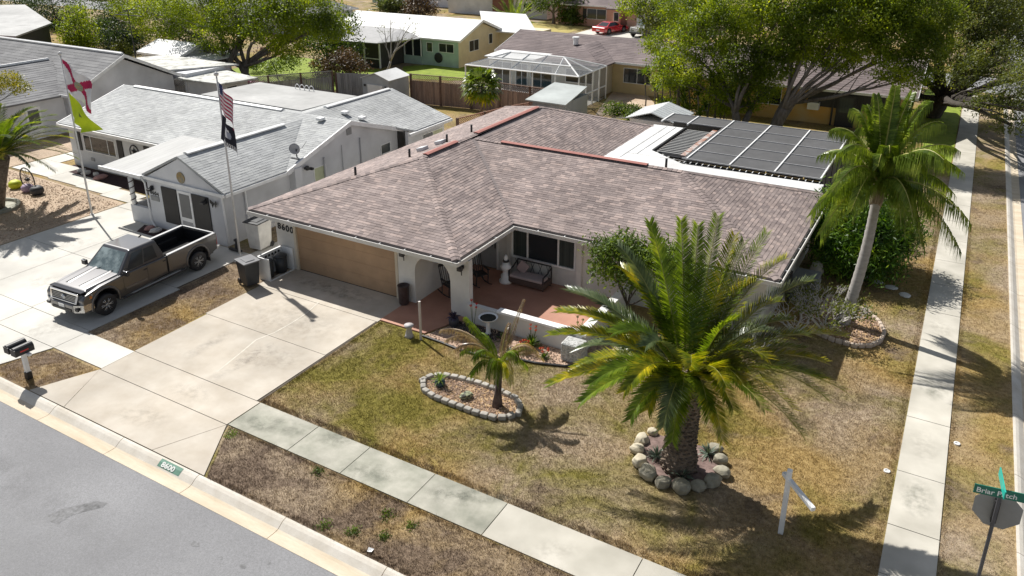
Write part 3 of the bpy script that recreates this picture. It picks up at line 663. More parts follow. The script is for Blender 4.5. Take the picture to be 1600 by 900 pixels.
for a, b in (((-28.75, 21.4, 3.73), (-28.75, 27.2, 3.73)), ((-42.6, 29, zr+.01), (-30.6, 29, zr+.01)), ((-29.4, 30.9, 3.76), (-29.4, 36.3, 3.76))):
    a, b = Vector(a), Vector(b); d = (b-a).normalized(); s_ = d.cross(Vector((0, 0, 1)))*.15; u = Vector((0, 0, 1))
    MB().add([a-s_+u*-.03, a-s_+u*.03, a+u*.075, a+s_+u*.03, a+s_-u*.03, b-s_+u*-.03, b-s_+u*.03, b+u*.075, b+s_+u*.03, b+s_-u*.03], [(0, 1, 6, 5), (1, 2, 7, 6), (2, 3, 8, 7), (3, 4, 9, 8), (0, 4, 3, 2, 1), (5, 6, 7, 8, 9)]).build('ridge_vent', white, nr)
def rake(p, x, names='rake_trim'):
    for (ya, za), (yb, zb) in zip(p[:-1], p[1:]):
        MB().add([(x-.03, ya, za-.2), (x+.03, ya, za-.2), (x+.03, ya, za+.02), (x-.03, ya, za+.02), (x-.03, yb, zb-.2), (x+.03, yb, zb-.2), (x+.03, yb, zb+.02), (x-.03, yb, zb+.02)],
                 [(0, 1, 2, 3), (7, 6, 5, 4), (0, 4, 5, 1), (1, 5, 6, 2), (2, 6, 7, 3), (3, 7, 4, 0)]).build(names, white, N)
rake([(24.5, 2.48), (29.0, zr), (33.35, 2.48)], -25.98); rake([(24.5, 2.48), (29.0, zr)], -43.62)
w = MB()
def gable(mb, x0, x1, y0, y1, zp, zt=2.45):     # gable wall in a y-z plane from x0..x1
    mb.ext([(y0, 0), (y1, 0), (y1, zt), ((y0+y1)/2, zp), (y0, zt)], x0, x1)
gable(w, -26.5, -26.3, 24.9, 33.0, zr-.12); gable(w, -43.3, -43.1, 24.9, 33.0, zr-.12)
w.b2((-43.1, 24.9, 0), (-31.2, 25.1, 2.45)); w.b2((-43.1, 32.8, 0), (-26.5, 33.0, 2.45))
w.b2((-26.5, 21.12, 0), (-26.3, 24.9, 2.42)); w.b2((-31.15, 21.12, 0), (-30.95, 25, 2.42))
P5 = [(-31.15, 0), (-26.3, 0), (-26.3, 2.4), (-28.75, 3.6), (-31.15, 2.4)]
w.add([(p[0], 20.98, p[1]) for p in P5]+[(p[0], 21.12, p[1]) for p in P5], [(0, 1, 2, 3, 4), (9, 8, 7, 6, 5)]+[((i+1) % 5, i, 5+i, 5+(i+1) % 5) for i in range(5)])
w.b2((-25.75, 33.0, 0), (-25.55, 36.4, 2.42)); w.b2((-33.2, 36.2, 0), (-25.75, 36.4, 2.42)); w.b2((-26.3, 24.9, 0), (-25.9, 25.35, 2.5))
w.build('wall', stucco_n, N)
MB().b2((-31.4, 20.9, 2.30), (-26.05, 20.96, 2.44)).build('fascia', white, N)
MB().b2((-43.6, 24.45, 2.3), (-31.4, 24.53, 2.46)).build('fascia', white, N)
MB().b2((-26.06, 21.0, 2.3), (-25.98, 24.8, 2.44)).build('gutter', white, N)
MB().b2((-25.2, 32.6, 2.3), (-25.08, 36.6, 2.45)).build('gutter', white, N)
# low porch roof, spiral column and knee wall
MB().slab([(-34.3, 20.95, 2.42), (-31.35, 20.85, 2.42), (-31.35, 26.6, 2.9), (-34.3, 26.6, 2.9)], .1).build('porch_roof', M('porch_roof_grey', (.46, .46, .45), 1, .8, .2, 30, stretch=(8, .6, 1)), N)
MB().b2((-34.35, 20.78, 2.3), (-31.3, 20.87, 2.46)).build('porch_fascia', white, N)
MB().b2((-32.6, 20.95, 0), (-31.15, 21.12, .82)).build('knee_wall', stucco_n, N)
MB().b2((-32.6, 21.13, 0), (-32.43, 22.6, .82)).build('knee_wall', stucco_n, N)
c_ = MB().lathe([(.11, .82), (.11, 2.35)], (-32.45, 21.05, 0), 10).build('porch_column', white, N, True)
MB().tube([(-32.45+.125*cos(t*.7), 21.05+.125*sin(t*.7), .84+t*.032) for t in range(46)], .022, 5).build('spiral_band', M('spiral_dark', (.09, .06, .06), 3, .7), c_)
# downpipes
for p in ([(-31.3, 20.85, 2.3), (-31.25, 20.93, 2.1), (-31.2, 20.93, .3), (-30.9, 20.85, .05)], [(-26.22, 20.95, 2.3), (-26.2, 21.0, .2)], [(-26.22, 22.2, 2.3), (-26.2, 22.2, .1)]):
    MB().tube(p, .045, 6).build('downpipe', white, N)
shut = M('shutter_dark', (.035, .033, .032), 2, .6)
for a, b in ((-30.16, -29.18), (-28.16, -27.1)):
    MB().b2((a, 20.93, .42), (b, 20.975, 2.12)).build('shutter', shut, N)
dd = MB().b2((-29.1, 20.94, .1), (-28.2, 20.975, 2.12)).build('front_door', white, N)
MB().b2((-28.98, 20.925, .9), (-28.32, 20.938, 2.0)).build('pane', M('screen_grey', (.16, .16, .16), 2, .5), dd)
MB().b2((-28.98, 20.925, .22), (-28.32, 20.938, .72)).build('pane', M('screen_pale', (.35, .35, .36), 2, .5), dd)
for x in (-42.45, -38.75, -36.5): MB().b2((x-.22, 24.85, 1.0), (x+.22, 24.898, 2.05)).build('shutter', shut, N)
win(N, (-40.6, 24.9, 1.5), 2.7, .85, '-y', cols=(-.75, .75), pane=glass)
win(N, (-35.7, 24.9, 1.55), .8, .8, '-y')
st = MB(); cx, cz = -37.55, 1.6
st.tube([(cx+.36*cos(t*pi/12), 24.86, cz+.36*sin(t*pi/12)) for t in range(25)], .028, 5, cap=False)
for k in range(5):
    a = pi/2+k*2*pi/5
    st.add([(cx+.3*cos(a), 24.87, cz+.3*sin(a)), (cx+.11*cos(a+.63), 24.85, cz+.11*sin(a+.63)), (cx, 24.82, cz), (cx+.11*cos(a-.63), 24.85, cz+.11*sin(a-.63))], [(0, 1, 2), (0, 2, 3), (2, 1, 0), (3, 2, 0)])
st.build('star_emblem', black, N)
sn = MB().lathe([(.26, 0), (.26, .02), (.13, .03), (.05, .05)], (-28.72, 20.97, 2.75), 20, axis='y'); sn.v = [(v[0], 41.94-v[1], v[2]) for v in sn.v]
se = sn.build('sun_plaque', M('sun_gold', [(.4, (.35, .25, .10)), (.6, (.22, .22, .19))], 6, .5, metal=.4), N)
for i, ch in enumerate('8604'): text_obj('house_number', ch, .26, black, N, ((-31.02+i*.15, 20.972, 1.62-i*.015), (1, 0, 0), (0, 0, 1)), .02, .004)
pq = MB().b2((-31.0, 20.95, 1.32), (-30.45, 20.978, 1.55)).build('name_plaque', M('plaque_grey', (.28, .28, .28), 2, .6), N)
bf = MB()
for s_ in (-1, 1):
    bf.add([(-26.72, 20.93, 1.95), (-26.72+s_*.2, 20.88, 2.13), (-26.72+s_*.22, 20.88, 1.95), (-26.72+s_*.1, 20.9, 1.85)], [(0, 1, 2, 3), (3, 2, 1, 0)]); bf.add([(-26.72, 20.93, 1.93), (-26.72+s_*.14, 20.9, 1.86), (-26.72+s_*.1, 20.9, 1.72)], [(0, 1, 2), (2, 1, 0)])
bf.build('butterfly_ornament', black, N)
for x in (-30.75, -27.25): MB().box((x, 20.9, 1.95), (.1, .1, .22)).box((x, 20.83, 2.0), (.03, .14, .03)).box((x, 20.76, 1.9), (.22, .15, .09)).build('wall_lamp', dark, N)
MB().box((-34.5, 24.8, 1.2), (.2, .08, .25)).build('wall_ornament', dark, N)
MB().b2((-41.6, 24.86, .5), (-41.3, 24.9, .68)).build('crawl_vent', M('vent_grey', (.3, .3, .3), 3, .7), N)
# side wall details
lime = M('blind_lime', (.52, .55, .36), 2, .5)
win(N, (-26.3, 31.95, 1.4), .75, 1.0, '+x', rows=2, panes=[glass_c]); win(N, (-25.55, 35.25, 1.25), 1.9, 1.35, '+x', cols=2, panes=[glass, lime])
win(N, (-26.3, 26.9, 1.6), .75, .8, '+x', panes=[lime])
MB().box((-26.28, 29.15, 3.25), (.05, .34, .34)).build('gable_vent', M('vent_grey', (.3, .3, .3), 3, .7), N)
for y, z1, r in ((29.9, 2.75, .035), (28.5, 2.7, .02), (27.2, 2.4, .05), (25.45, 2.6, .03)): MB().tube([(-26.25, y, .2), (-26.25, y, z1)], r, 6).build('conduit', M('conduit_grey', (.42, .42, .44), 3, .6), N)
MB().box((-26.2, 25.7, 1.1), (.2, .35, .5)).box((-26.18, 26.2, 1.0), (.16, .3, .3)).build('meter_box', M('conduit_grey', (.42, .42, .44)), N, bevel=.02)
MB().box((-26.2, 26.0, 2.2), (.12, .12, .2)).box((-26.1, 25.85, 2.25), (.22, .14, .1)).box((-26.1, 26.15, 2.15), (.22, .14, .1)).build('flood_lamp', dark, N)
dh = MB().tube([(-26.4, 25.6, 2.75), (-26.4, 25.6, 3.2)], .03, 6).box((-26.4, 25.6, 2.78), (.5, .35, .05)).build('satellite_dish', dark, N)
ds = MB().lathe([(0.02, 0), (.2, .03), (.34, .1), (.33, .11), (.19, .045), (.02, .015)], (0, 0, 0), 16)
Rm = Matrix.Rotation(radians(62), 3, 'Y') @ Matrix.Rotation(.3, 3, 'X'); ds.v = [tuple(Rm@Vector(v)*.8+Vector((-26.5, 25.55, 3.2))) for v in ds.v]
ds.tube([(-26.4, 25.6, 3.15), (-26.1, 25.7, 3.3), (-25.85, 25.75, 3.62)], .015, 5); ds.build('dish', M('dish_grey', (.4, .4, .4), 2, .5), dh, True)
for x, y, z in ((-27.6, 28.6, 3.85), (-28.3, 31.2, 3.55), (-27.4, 31.5, 3.3)): MB().box((x, y, z), (.34, .34, .14)).build('roof_vent', white, nr, bevel=.02)
# flat lanai roof behind
nl = thing('lanai_annex', 'flat grey roofed lanai annex behind the white neighbour house', 'annex', (-38, 35, 0))
MB().slab([(-42.5, 33.4, 2.55), (-33.7, 33.4, 2.55), (-33.7, 38.4, 2.45), (-42.5, 38.4, 2.45)], .12).build('flat_roof', M('flat_grey', (.42, .42, .41), 1, .8, .2, 20, big=.3), nl)
mb = MB()
for x in (-42.3, -39.5, -36.5, -33.9): mb = MB().b2((x-.05, 38.2, 0), (x+.05, 38.3, 2.4)).build('post', white, nl)
for k in range(4):
    cx = -38.5+k*.42; MB().tube([(cx+.2*cos(t*pi/8), 38.0, 2.5+.25*sin(t*pi/8)+.05) for t in range(-1, 10)], .025, 5).build('scroll_ornament', white, nl)

# ---------------------------------------------------------------- generic bungalow helper
def house(name, label, loc, x0, x1, y0, y1, ze, zr, wallm, roofm, over=.4, axis='x', hip=0, rowd=.3, tab=.9, th=.012, tabs=True, rz=0):
    t = thing(name, label, 'house', loc)
    a, b, c, d = x0-over, x1+over, y0-over, y1+over
    if axis == 'x':
        m = (c+d)/2
        pl = [((a, c, ze), (b, c, ze), (b-hip, m, zr), (a+hip, m, zr)), ((b, d, ze), (a, d, ze), (a+hip, m, zr), (b-hip, m, zr))]
        if hip: pl += [((b, c, ze), (b, d, ze), (b-hip, m, zr), (b-hip, m, zr)), ((a, d, ze), (a, c, ze), (a+hip, m, zr), (a+hip, m, zr))]
    else:
        m = (a+b)/2
        pl = [((b, c, ze), (b, d, ze), (m, d-hip, zr), (m, c+hip, zr)), ((a, d, ze), (a, c, ze), (m, c+hip, zr), (m, d-hip, zr))]
        if hip: pl += [((a, c, ze), (b, c, ze), (m, c+hip, zr), (m, c+hip, zr)), ((b, d, ze), (a, d, ze), (m, d-hip, zr), (m, d-hip, zr))]
    roof(t, pl, roofm, roofm, hash(name) % 97 if False else int(abs(x0*7)) % 90, rowd, tab, tabs=tabs, sh_th=th, jit=.3)
    w = MB(); zt = ze-.06
    k = 0 if hip else (zr-ze)*(1-over/((d-c)/2 if axis == 'x' else (b-a)/2))-.05
    if axis == 'x':
        for xx in (x0, x1-.15): w.ext([(y0, 0), (y1, 0), (y1, zt), ((y0+y1)/2, zt+max(k, .01)), (y0, zt)], xx, xx+.15)
        w.b2((x0+.15, y0, 0), (x1-.15, y0+.15, zt)); w.b2((x0+.15, y1-.15, 0), (x1-.15, y1, zt))
    else:
        for yy in (y0, y1-.15):
            P = [(x0, 0), (x1, 0), (x1, zt), ((x0+x1)/2, zt+max(k, .01)), (x0, zt)]
            w.add([(p[0], yy, p[1]) for p in P]+[(p[0], yy+.15, p[1]) for p in P], [(0, 1, 2, 3, 4), (9, 8, 7, 6, 5)]+[((i+1) % 5, i, 5+i, 5+(i+1) % 5) for i in range(5)])
        w.b2((x0, y0+.15, 0), (x0+.15, y1-.15, zt)); w.b2((x1-.15, y0+.15, 0), (x1, y1-.15, zt))
    w.build('wall', wallm, t)
    MB().b2((a, c-.03, ze-.14), (b, c+.0, ze+.02)).build('fascia', white, t)
    if not hip and axis == 'x':
        for xx in (a-.03, b+.005):
            for (ya, yb) in ((c, m), (m, d)):
                za, zb = (ze, zr) if ya == c else (zr, ze); MB().add([(xx, ya, za-.2), (xx+.03, ya, za-.2), (xx+.03, ya, za+.03), (xx, ya, za+.03), (xx, yb, zb-.2), (xx+.03, yb, zb-.2), (xx+.03, yb, zb+.03), (xx, yb, zb+.03)],
                    [(0, 1, 2, 3), (7, 6, 5, 4), (0, 4, 5, 1), (1, 5, 6, 2), (2, 6, 7, 3), (3, 7, 4, 0)]).build('rake_trim', white, t)
    MB().b2((b, c, ze-.14), (b+.03, d, ze+.02)).build('fascia', white, t) if (hip or axis == 'y') else None
    return t
def door(t, c, face='-y', w=.9, h=2.05, mat=white, pane=None):
    if face == '-y':
        o = MB().b2((c[0]-w/2, c[1]-.05, 0), (c[0]+w/2, c[1], h)).build('door', mat, t)
        if pane: MB().b2((c[0]-w*.36, c[1]-.062, h*.45), (c[0]+w*.36, c[1]-.05, h*.92)).build('pane', pane, o)
    else:
        o = MB().b2((c[0], c[1]-w/2, 0), (c[0]+.05, c[1]+w/2, h)).build('door', mat, t)
        if pane: MB().b2((c[0]+.05, c[1]-w*.36, h*.45), (c[0]+.062, c[1]+w*.36, h*.92)).build('pane', pane, o)
    return o
# white house with dark grey roof, far left: wing + gabled main body
t = house('gabled_house', 'large white house with dark grey roof and tall blank gable at far left', (-56, 30, 0), -66, -49.5, 29.2, 36.8, 2.55, 4.6, stucco_n, shingle_d, tabs=True)
pl2 = [((-50.1, 17, 2.5), (-50.1, 29.3, 2.5), (-55.1, 31.5, 4.0), (-55.1, 17, 4.0)), ((-60.1, 31, 2.5), (-60.1, 17, 2.5), (-55.1, 17, 4.0), (-55.1, 31.5, 4.0))]
roof(t, pl2, shingle_d, shingle_d, 71, .3, .9, tabs=True, sh_th=.012)
w = MB().b2((-50.6, 17.2, 0), (-50.45, 29.2, 2.42)).b2((-59.7, 17.2, 0), (-50.6, 17.35, 2.42)); w.build('wall', stucco_n, t)
door(t, (-50.45, 27.0), '+x', .95, 2.05, white, glass_c)
MB().tube([(-55.1, 17.5, 4.05), (-55.1, 31.3, 4.05)], .1, 5).build('ridge_cap', white, t); MB().tube([(-66, 33, 4.65), (-49.3, 33, 4.65)], .1, 5).build('ridge_cap', white, t)
for y in (24.6, 21.8, 29.1): MB().b2((-50.45, y, 0), (-50.42, y+.05, 2.4)).build('wall_batten', M('conduit_grey', (.42, .42, .44)), t)
a2 = thing('weathered_annex', 'low annex with stained flat roof behind the tall blank gable', 'annex', (-48, 38, 0))
stain = M('stained_roof', [(.35, (.30, .30, .27)), (.5, (.55, .55, .52)), (.65, (.66, .65, .62))], 1.1, .9, dist=1)
MB().slab([(-58, 37.3, 2.75), (-50.5, 37.3, 2.75), (-48.5, 42, 2.6), (-57, 42, 2.6)], .12).build('flat_roof', stain, a2)
MB().slab([(-49.5, 36.9, 2.3), (-45.4, 37.5, 2.2), (-44.8, 40.4, 2.2), (-49.2, 41, 2.3)], .12).build('flat_roof', stain, a2)
MB().b2((-57, 37.5, 0), (-49, 41.6, 2.55)).b2((-49, 37.6, 0), (-45.6, 40.1, 2.05)).build('wall', stucco_n, a2)
win(a2, (-45.6, 38.6, 1.2), .9, 1.2, '+x')
an = MB().tube([(-49.6, 34.2, 0), (-49.7, 34.2, 7.4)], [.06, .03], 6).tube([(-51.2, 34.2, 7.0), (-48.3, 34.2, 7.05)], .03, 4).tube([(-49.7, 33.8, 7.35), (-49.7, 34.8, 7.35)], .03, 4).tube([(-50.3, 34.0, 7.2), (-50.3, 34.6, 7.2)], .02, 4).tube([(-49.2, 34.0, 7.2), (-49.2, 34.6, 7.2)], .02, 4)
tag(an.build('antenna', dark, origin=(-49.6, 34.2, 0)), 'tall thin television antenna mast beside the blank white gable', 'antenna')
# far left dark screened building and red roofed one
t = thing('screen_house', 'dark screened building with grey roof at the far left edge', 'building', (-88, 44, 0))
MB().slab([(-76.7, 41, 2.8), (-82.9, 48.2, 2.8), (-94, 52, 3.7), (-104, 44, 3.7), (-98, 36, 2.8)], .15).build('roof', M('flat_grey', (.42, .42, .41)), t)
MB().prism([(-77.3, 41.3), (-82.9, 47.8), (-94, 51.4), (-103, 44), (-97.6, 36.6)], 0, 2.68).build('wall', M('screen_dark', (.05, .048, .046), 2, .7), t)
t = thing('red_roof_house', 'small reddish hip roof showing at the left edge of the picture', 'house', (-82, 36, 0))
MB().add([(-92, 31, 2.5), (-77, 33, 2.5), (-76.2, 40.4, 2.5), (-92, 40.4, 2.5), (-84, 36.5, 3.9)], [(0, 1, 4), (1, 2, 4), (2, 3, 4), (3, 0, 4), (3, 2, 1, 0)]).build('roof', M('roof_red', (.42, .20, .15), 3, .8), t)
MB().prism([(-91, 32), (-77.8, 33.8), (-77.2, 39.8), (-91, 39.8)], 0, 2.49).build('wall', stucco_n, t)
# small white shed house behind
t = house('white_cottage', 'small white cottage with bright white roof and dark porch behind the weathered annex', (-58, 44, 0), -60.7, -55.9, 42.4, 46.4, 2.5, 3.3, stucco_n, whiter, over=.25, axis='x', tabs=False)
win(t, (-59.3, 42.4, 1.6), .7, .6, '-y'); door(t, (-57.2, 42.4), '-y', 1.0, 2.0, glass)
MB().slab([(-55.65, 42.6, 2.45), (-52.8, 43.2, 2.35), (-52.8, 46.4, 2.4), (-55.65, 46.6, 2.5)], .1).build('porch_roof', whiter, t)
MB().b2((-55.85, 45.0, 0), (-53.0, 45.1, 2.3)).build('porch_wall', stucco_n, t); win(t, (-54.4, 45.0, 1.3), 1.0, 1.4, '-y')
for x in (-55.5, -54.2, -53.0): MB().b2((x-.07, 42.9, 0), (x+.07, 43.04, 2.3)).build('post', white, t)
# cream and mint house with white roof
mint = M('mint_wall', (.40, .52, .46), 1, .85); cream = M('cream_wall', (.66, .58, .40), 1, .85)
t = house('mint_house', 'long bungalow with bright white roof, mint back wall and cream gable', (-48, 64, 0), -55.5, -40.7, 60.7, 68.2, 2.55, 4.0, cream, whiter, over=.35, tabs=False)
MB().b2((-48.7, 60.6, 0), (-40.72, 60.69, 2.4)).build('mint_wall', mint, t)
pl = [((-41.0, 62.8, 2.55), (-36.5, 70.2, 2.55), (-41.8, 71.0, 3.9), (-44.0, 64.2, 3.9))]
MB().slab([(-42, 67.2, 2.6), (-36, 67.4, 2.6), (-39.5, 71.2, 3.9), (-45, 71.2, 3.9)], .12).build('roof', whiter, t)
MB().b2((-43.5, 67.9, 0), (-37, 72, 2.5)).build('wall', cream, t)
win(t, (-43.9, 60.6, 1.7), .6, .8, '-y'); win(t, (-42.0, 60.6, 1.75), 1.6, .75, '-y', cols=2); win(t, (-40.7, 63.3, 1.75), 1.6, .95, '+x', cols=2); win(t, (-40.7, 66.3, 2.0), .6, .9, '+x')
MB().lathe([(.4, 0), (.48, .05), (.4, .1)], (-42.9, 60.5, .8), 16, axis='y').build('hose_reel', dark, t)
pc = thing('screen_porch', 'grey screened porch with white posts beside the mint wall', 'porch', (-49, 58, 0))
MB().slab([(-53, 55.2, 2.5), (-46.6, 56.2, 2.45), (-44.6, 60.6, 2.5), (-47.5, 61, 3.1), (-53, 61, 3.1)], .08).build('roof', M('screen_roof', (.34, .34, .34), 2, .7), pc)
MB().b2((-52.5, 57.0, 0), (-46.9, 60.5, 2.35)).build('dark_screen', M('screen_dark', (.05, .048, .046)), pc)
for x in (-52.5, -50.6, -48.7, -46.9): MB().b2((x-.06, 56.85, 0), (x+.06, 56.98, 2.42)).build('post', white, pc)
MB().b2((-46.85, 60.45, 0), (-44.7, 60.58, .8)).build('half_wall', mint, pc); MB().b2((-52.4, 56.87, .8), (-47.0, 56.96, .88)).build('rail', white, pc)
for x in (-46.7, -45.7, -44.75): MB().b2((x-.04, 60.35, .8), (x+.04, 60.44, 2.4)).build('post', white, pc)
MB().b2((-46.8, 60.46, .8), (-44.75, 60.57, 2.4)).build('dark_window', glass, pc)
# tan house with brown roof and white pool cage
tan = M('tan_wall', (.60, .48, .27), 1, .85)
t = house('tan_house', 'tan bungalow with mottled brown roof behind the white framed pool cage', (-28, 62, 0), -34.6, -15, 58.3, 66.4, 2.5, 3.75, tan, shingle_b, over=.5, tabs=True)
roof(t, [((-24.0, 55.3, 2.5), (-24.0, 58, 2.5), (-27.0, 61.2, 3.5), (-27.0, 58.2, 3.5)), ((-30, 55.3, 2.5), (-24.0, 55.3, 2.5), (-27.0, 58.2, 3.5), (-27.0, 58.2, 3.5)), ((-30, 61.2, 2.5), (-30, 55.3, 2.5), (-27, 58.2, 3.5), (-27, 61.2, 3.5))], shingle_b, shingle_b, 5, .3, .9, tabs=True, sh_th=.012)
MB().slab([(-34.5, 55.2, 2.5), (-28.3, 55.2, 2.5), (-28.3, 58.4, 2.62), (-34.5, 58.4, 2.62)], .1).build('lanai_roof', whiter, t)
MB().b2((-34.3, 55.6, 0), (-24.4, 58.25, 2.38)).build('wall', M('wall_beige', (.56, .53, .47), 1, .85), t)
win(t, (-22.3, 58.3, 1.45), 2.2, 1.1, '-y', cols=2); MB().b2((-24.4, 58.2, 2.35), (-15, 58.28, 2.5)).build('rust_fascia', M('rust_trim', (.33, .15, .08), 3, .8), t)
for x, ww in ((-33.0, 1.7), (-31.2, 1.0), (-29.4, 1.9)): win(t, (x, 55.6, 1.1), ww, 1.9, '-y', cols=2)
win(t, (-26, 55.6, 1.55), 2.4, 1.0, '-y', cols=2)
MB().lathe([(.22, 0), (.22, .5), (.32, .52), (.3, .62)], (-28.6, 60.2, 3.2), 10).build('roof_stack', white, t)
cg2 = thing('white_pool_cage', 'white framed screened pool cage with hipped top in front of the tan house', 'pool enclosure', (-29, 53, 0))
scr2 = M('screen_pale', (.42, .44, .45), 3, .6, alpha=.42) if False else M('screen_light', (.24, .25, .26), 3, .6, alpha=.45)
X0, X1, Y0, Y1, Z0, Z1 = -33.6, -23.9, 51.0, 55.9, 2.5, 3.35
front = [X0, -31.6, -29.6, -27.7, -25.8, X1]; top = [-33.0, -30.9, -29.2, -27.7, -26.3, -26.0]
def bar(a, b, r=.06, nm='frame_bar'): return MB().tube([a, b], r, 4).build(nm, white, cg2)
ty = 53.4
for i, x in enumerate(front):
    bar((x, Y0, 0), (x, Y0, Z0)); 
    if 0 < i < 5: bar((x, Y0, Z0), (top[i], ty, Z1))
bar((X0, Y0, Z0), (X1, Y0, Z0)); bar((X1, Y0, Z0), (X1, Y1, Z0)); bar((-30.9, ty, Z1), (-26.3, ty, Z1)); bar((X1, Y0, Z0), (-26.3, ty, Z1)); bar((X1, Y1, Z0), (-26.3, ty, Z1)); bar((X0, Y0, Z0), (-30.9, ty, Z1))
bar((-32.3, 52.2, 2.95), (-25.1, 52.2, 2.95)); bar((-26.3, ty, Z1), (X1, 53.4, Z0))
for y in (52.2, 53.4, 54.6, Y1): bar((X1, y, 0), (X1, y, Z0))
bar((X1, Y0, 1.0), (X1, Y1, 1.0)); bar((X0, Y0, .9), (X1, Y0, .9), .03)
def pan(pts): MB().poly(pts).build('screen_panel', scr2, cg2)
pan([(X0, Y0, Z0), (X1, Y0, Z0), (-26.3, ty, Z1), (-30.9, ty, Z1)]); pan([(X1, Y0, Z0), (X1, Y1, Z0), (-26.3, ty, Z1)]); pan([(-30.9, ty, Z1), (-26.3, ty, Z1), (-25.2, Y1, 2.9), (-31.5, Y1, 2.9)])
pan([(X1, Y0, 0), (X1, Y1, 0), (X1, Y1, Z0), (X1, Y0, Z0)])
sheet('pool_deck', R4(-36, 51, -24, 55.6), conc_n, .018); o = MB().prism([(-33.5, 51.8), (-27.5, 51.8), (-27, 54), (-33, 54)], .019, .026).build('pool_water', M('pool_water', (.05, .16, .22), 2, .05)); tag(o, kind='structure')
# lean-to shed
t = thing('lean_to_shed', 'low shed with sloping pale grey roof beside the white pool cage', 'shed', (-23.5, 46.5, 0))
MB().slab([(-24.7, 44.5, 2.05), (-21.7, 44.4, 2.05), (-22.1, 48.5, 2.45), (-24.7, 48.7, 2.45)], .08).build('roof', M('shed_roof', (.40, .43, .42), 1, .7, big=.4), t)
MB().b2((-24.4, 44.7, 0), (-21.95, 48.3, 2.0)).build('wall', M('shed_wall', (.30, .32, .33), 2, .8, stretch=(1, 12, .1)), t)
# garden shed white roof
t = thing('garden_shed', 'grey garden shed with white gable roof and white roller door', 'shed', (-37.5, 46.5, 0))
MB().slab([(-36.2, 44.8, 2.05), (-36.2, 47.4, 2.05), (-37.55, 47.4, 2.5), (-37.55, 44.8, 2.5)], .05).slab([(-38.9, 47.4, 2.05), (-38.9, 44.8, 2.05), (-37.55, 44.8, 2.5), (-37.55, 47.4, 2.5)], .05).build('roof', whiter, t)
P = [(-38.8, 0), (-36.3, 0), (-36.3, 2.0), (-37.55, 2.42), (-38.8, 2.0)]
MB().add([(p[0], 44.9, p[1]) for p in P]+[(p[0], 47.3, p[1]) for p in P], [(0, 1, 2, 3, 4), (9, 8, 7, 6, 5)]+[((i+1) % 5, i, 5+i, 5+(i+1) % 5) for i in range(5)]).build('wall', M('shed_grey', (.40, .42, .44), 2, .7), t)
MB().b2((-38.3, 44.84, 0), (-36.9, 44.895, 1.6)).build('roller_door', white, t)
for x in (-38.55, -36.6): MB().box((x, 44.85, 1.5), (.12, .08, .16)).build('lamp', dark, t)
# metal gabled shed near the lanai
t = thing('metal_shed', 'small ribbed metal roof shed behind the white lanai roof', 'shed', (-16, 44.5, 0))
a = (-17.2, -14.0, 43.4, 46.6)
MB().slab([(a[0], a[2], 2.0), (a[0], a[3], 2.0), (-15.6, a[3], 2.5), (-15.6, a[2], 2.5)], .05).slab([(a[1], a[2], 2.0), (a[1], a[3], 2.0), (-15.6, a[3], 2.5), (-15.6, a[2], 2.5)], .05).build('roof', M('ribbed_metal', (.5, .53, .54), 1, .4, stretch=(1, 3, 1)), t)
for k in range(9):
    y = a[2]+.1+k*.38; MB().tube([(a[0], y, 2.01), (-15.6, y, 2.51), (a[1], y, 2.01)], .025, 4).build('roof_rib', white, t)
MB().b2((-17.0, 43.6, 0), (-14.2, 46.4, 1.95)).build('wall', stucco_n, t)
# orange house on the right
t = house('orange_house', 'tan and orange house with brown roof and dark screened porch behind the twin tree trunks', (-9, 59, 0), -17.5, -3.2, 56.0, 64.0, 2.55, 4.3, M('orange_wall', [(.4, (.62, .36, .10)), (.6, (.60, .44, .22))], .5, .85), shingle_b, over=.9, tabs=True)
MB().b2((-9.0, 55.93, 1.2), (-3.3, 55.99, 2.45)).build('dark_screen', M('screen_dark', (.05, .048, .046)), t)
for x in (-7.35, -5.6, -4.0): MB().b2((x-.06, 55.85, 0), (x+.06, 55.92, 2.45)).build('post', dark, t)
door(t, (-6.5, 55.9), '-y', 1.2, 2.15, dark, glass_c); win(t, (-11.6, 56.0, 1.6), 1.6, 1.2, '-y', cols=2); win(t, (-15, 56.0, 1.6), 1.6, 1.1, '-y', cols=2)
MB().box((-8.55, 55.75, 1.25), (.75, .45, .5)).build('window_air_unit', white, t, bevel=.02)
# far pink house and neighbours over the back street
pink = M('pink_wall', (.55, .33, .25), 1, .85)
t = house('pink_house', 'pink house with brown roof behind the red car across the back street', (-38, 98, 0), -47, -29, 93.2, 101, 2.6, 4.4, pink, shingle_b, over=.6, tabs=False, hip=3)
MB().slab([(-39.2, 90.6, 2.6), (-28.4, 90.6, 2.6), (-29.4, 96.5, 4.2), (-36, 96.5, 4.2)], .15).build('roof', shingle_b, t)
MB().b2((-38.6, 91.2, 0), (-28.6, 93.1, 2.5)).build('wall', pink, t)
MB().b2((-35.3, 91.1, .05), (-29.4, 91.19, 2.2)).build('garage_door', white, t); MB().b2((-37.4, 91.12, 0), (-36.6, 91.19, 2.1)).build('entry_arch', M('arch_dark', (.2, .1, .07), 2, .8), t)
win(t, (-41.5, 93.2, 1.5), 2.6, 1.2, '-y', cols=2); win(t, (-38.0, 91.2, 1.6), .6, 1.0, '-y'); MB().b2((-43.4, 93.12, .9), (-42.9, 93.19, 2.1)).build('shutter', shut, t)
t = house('far_grey_house', 'pale grey house with brown garage door behind the tall date palm', (-58, 97, 0), -66, -50, 96, 104, 2.6, 4.4, stucco_n, M('roof_faded', (.30, .27, .26), 2, .9), over=.5, tabs=False, hip=3)
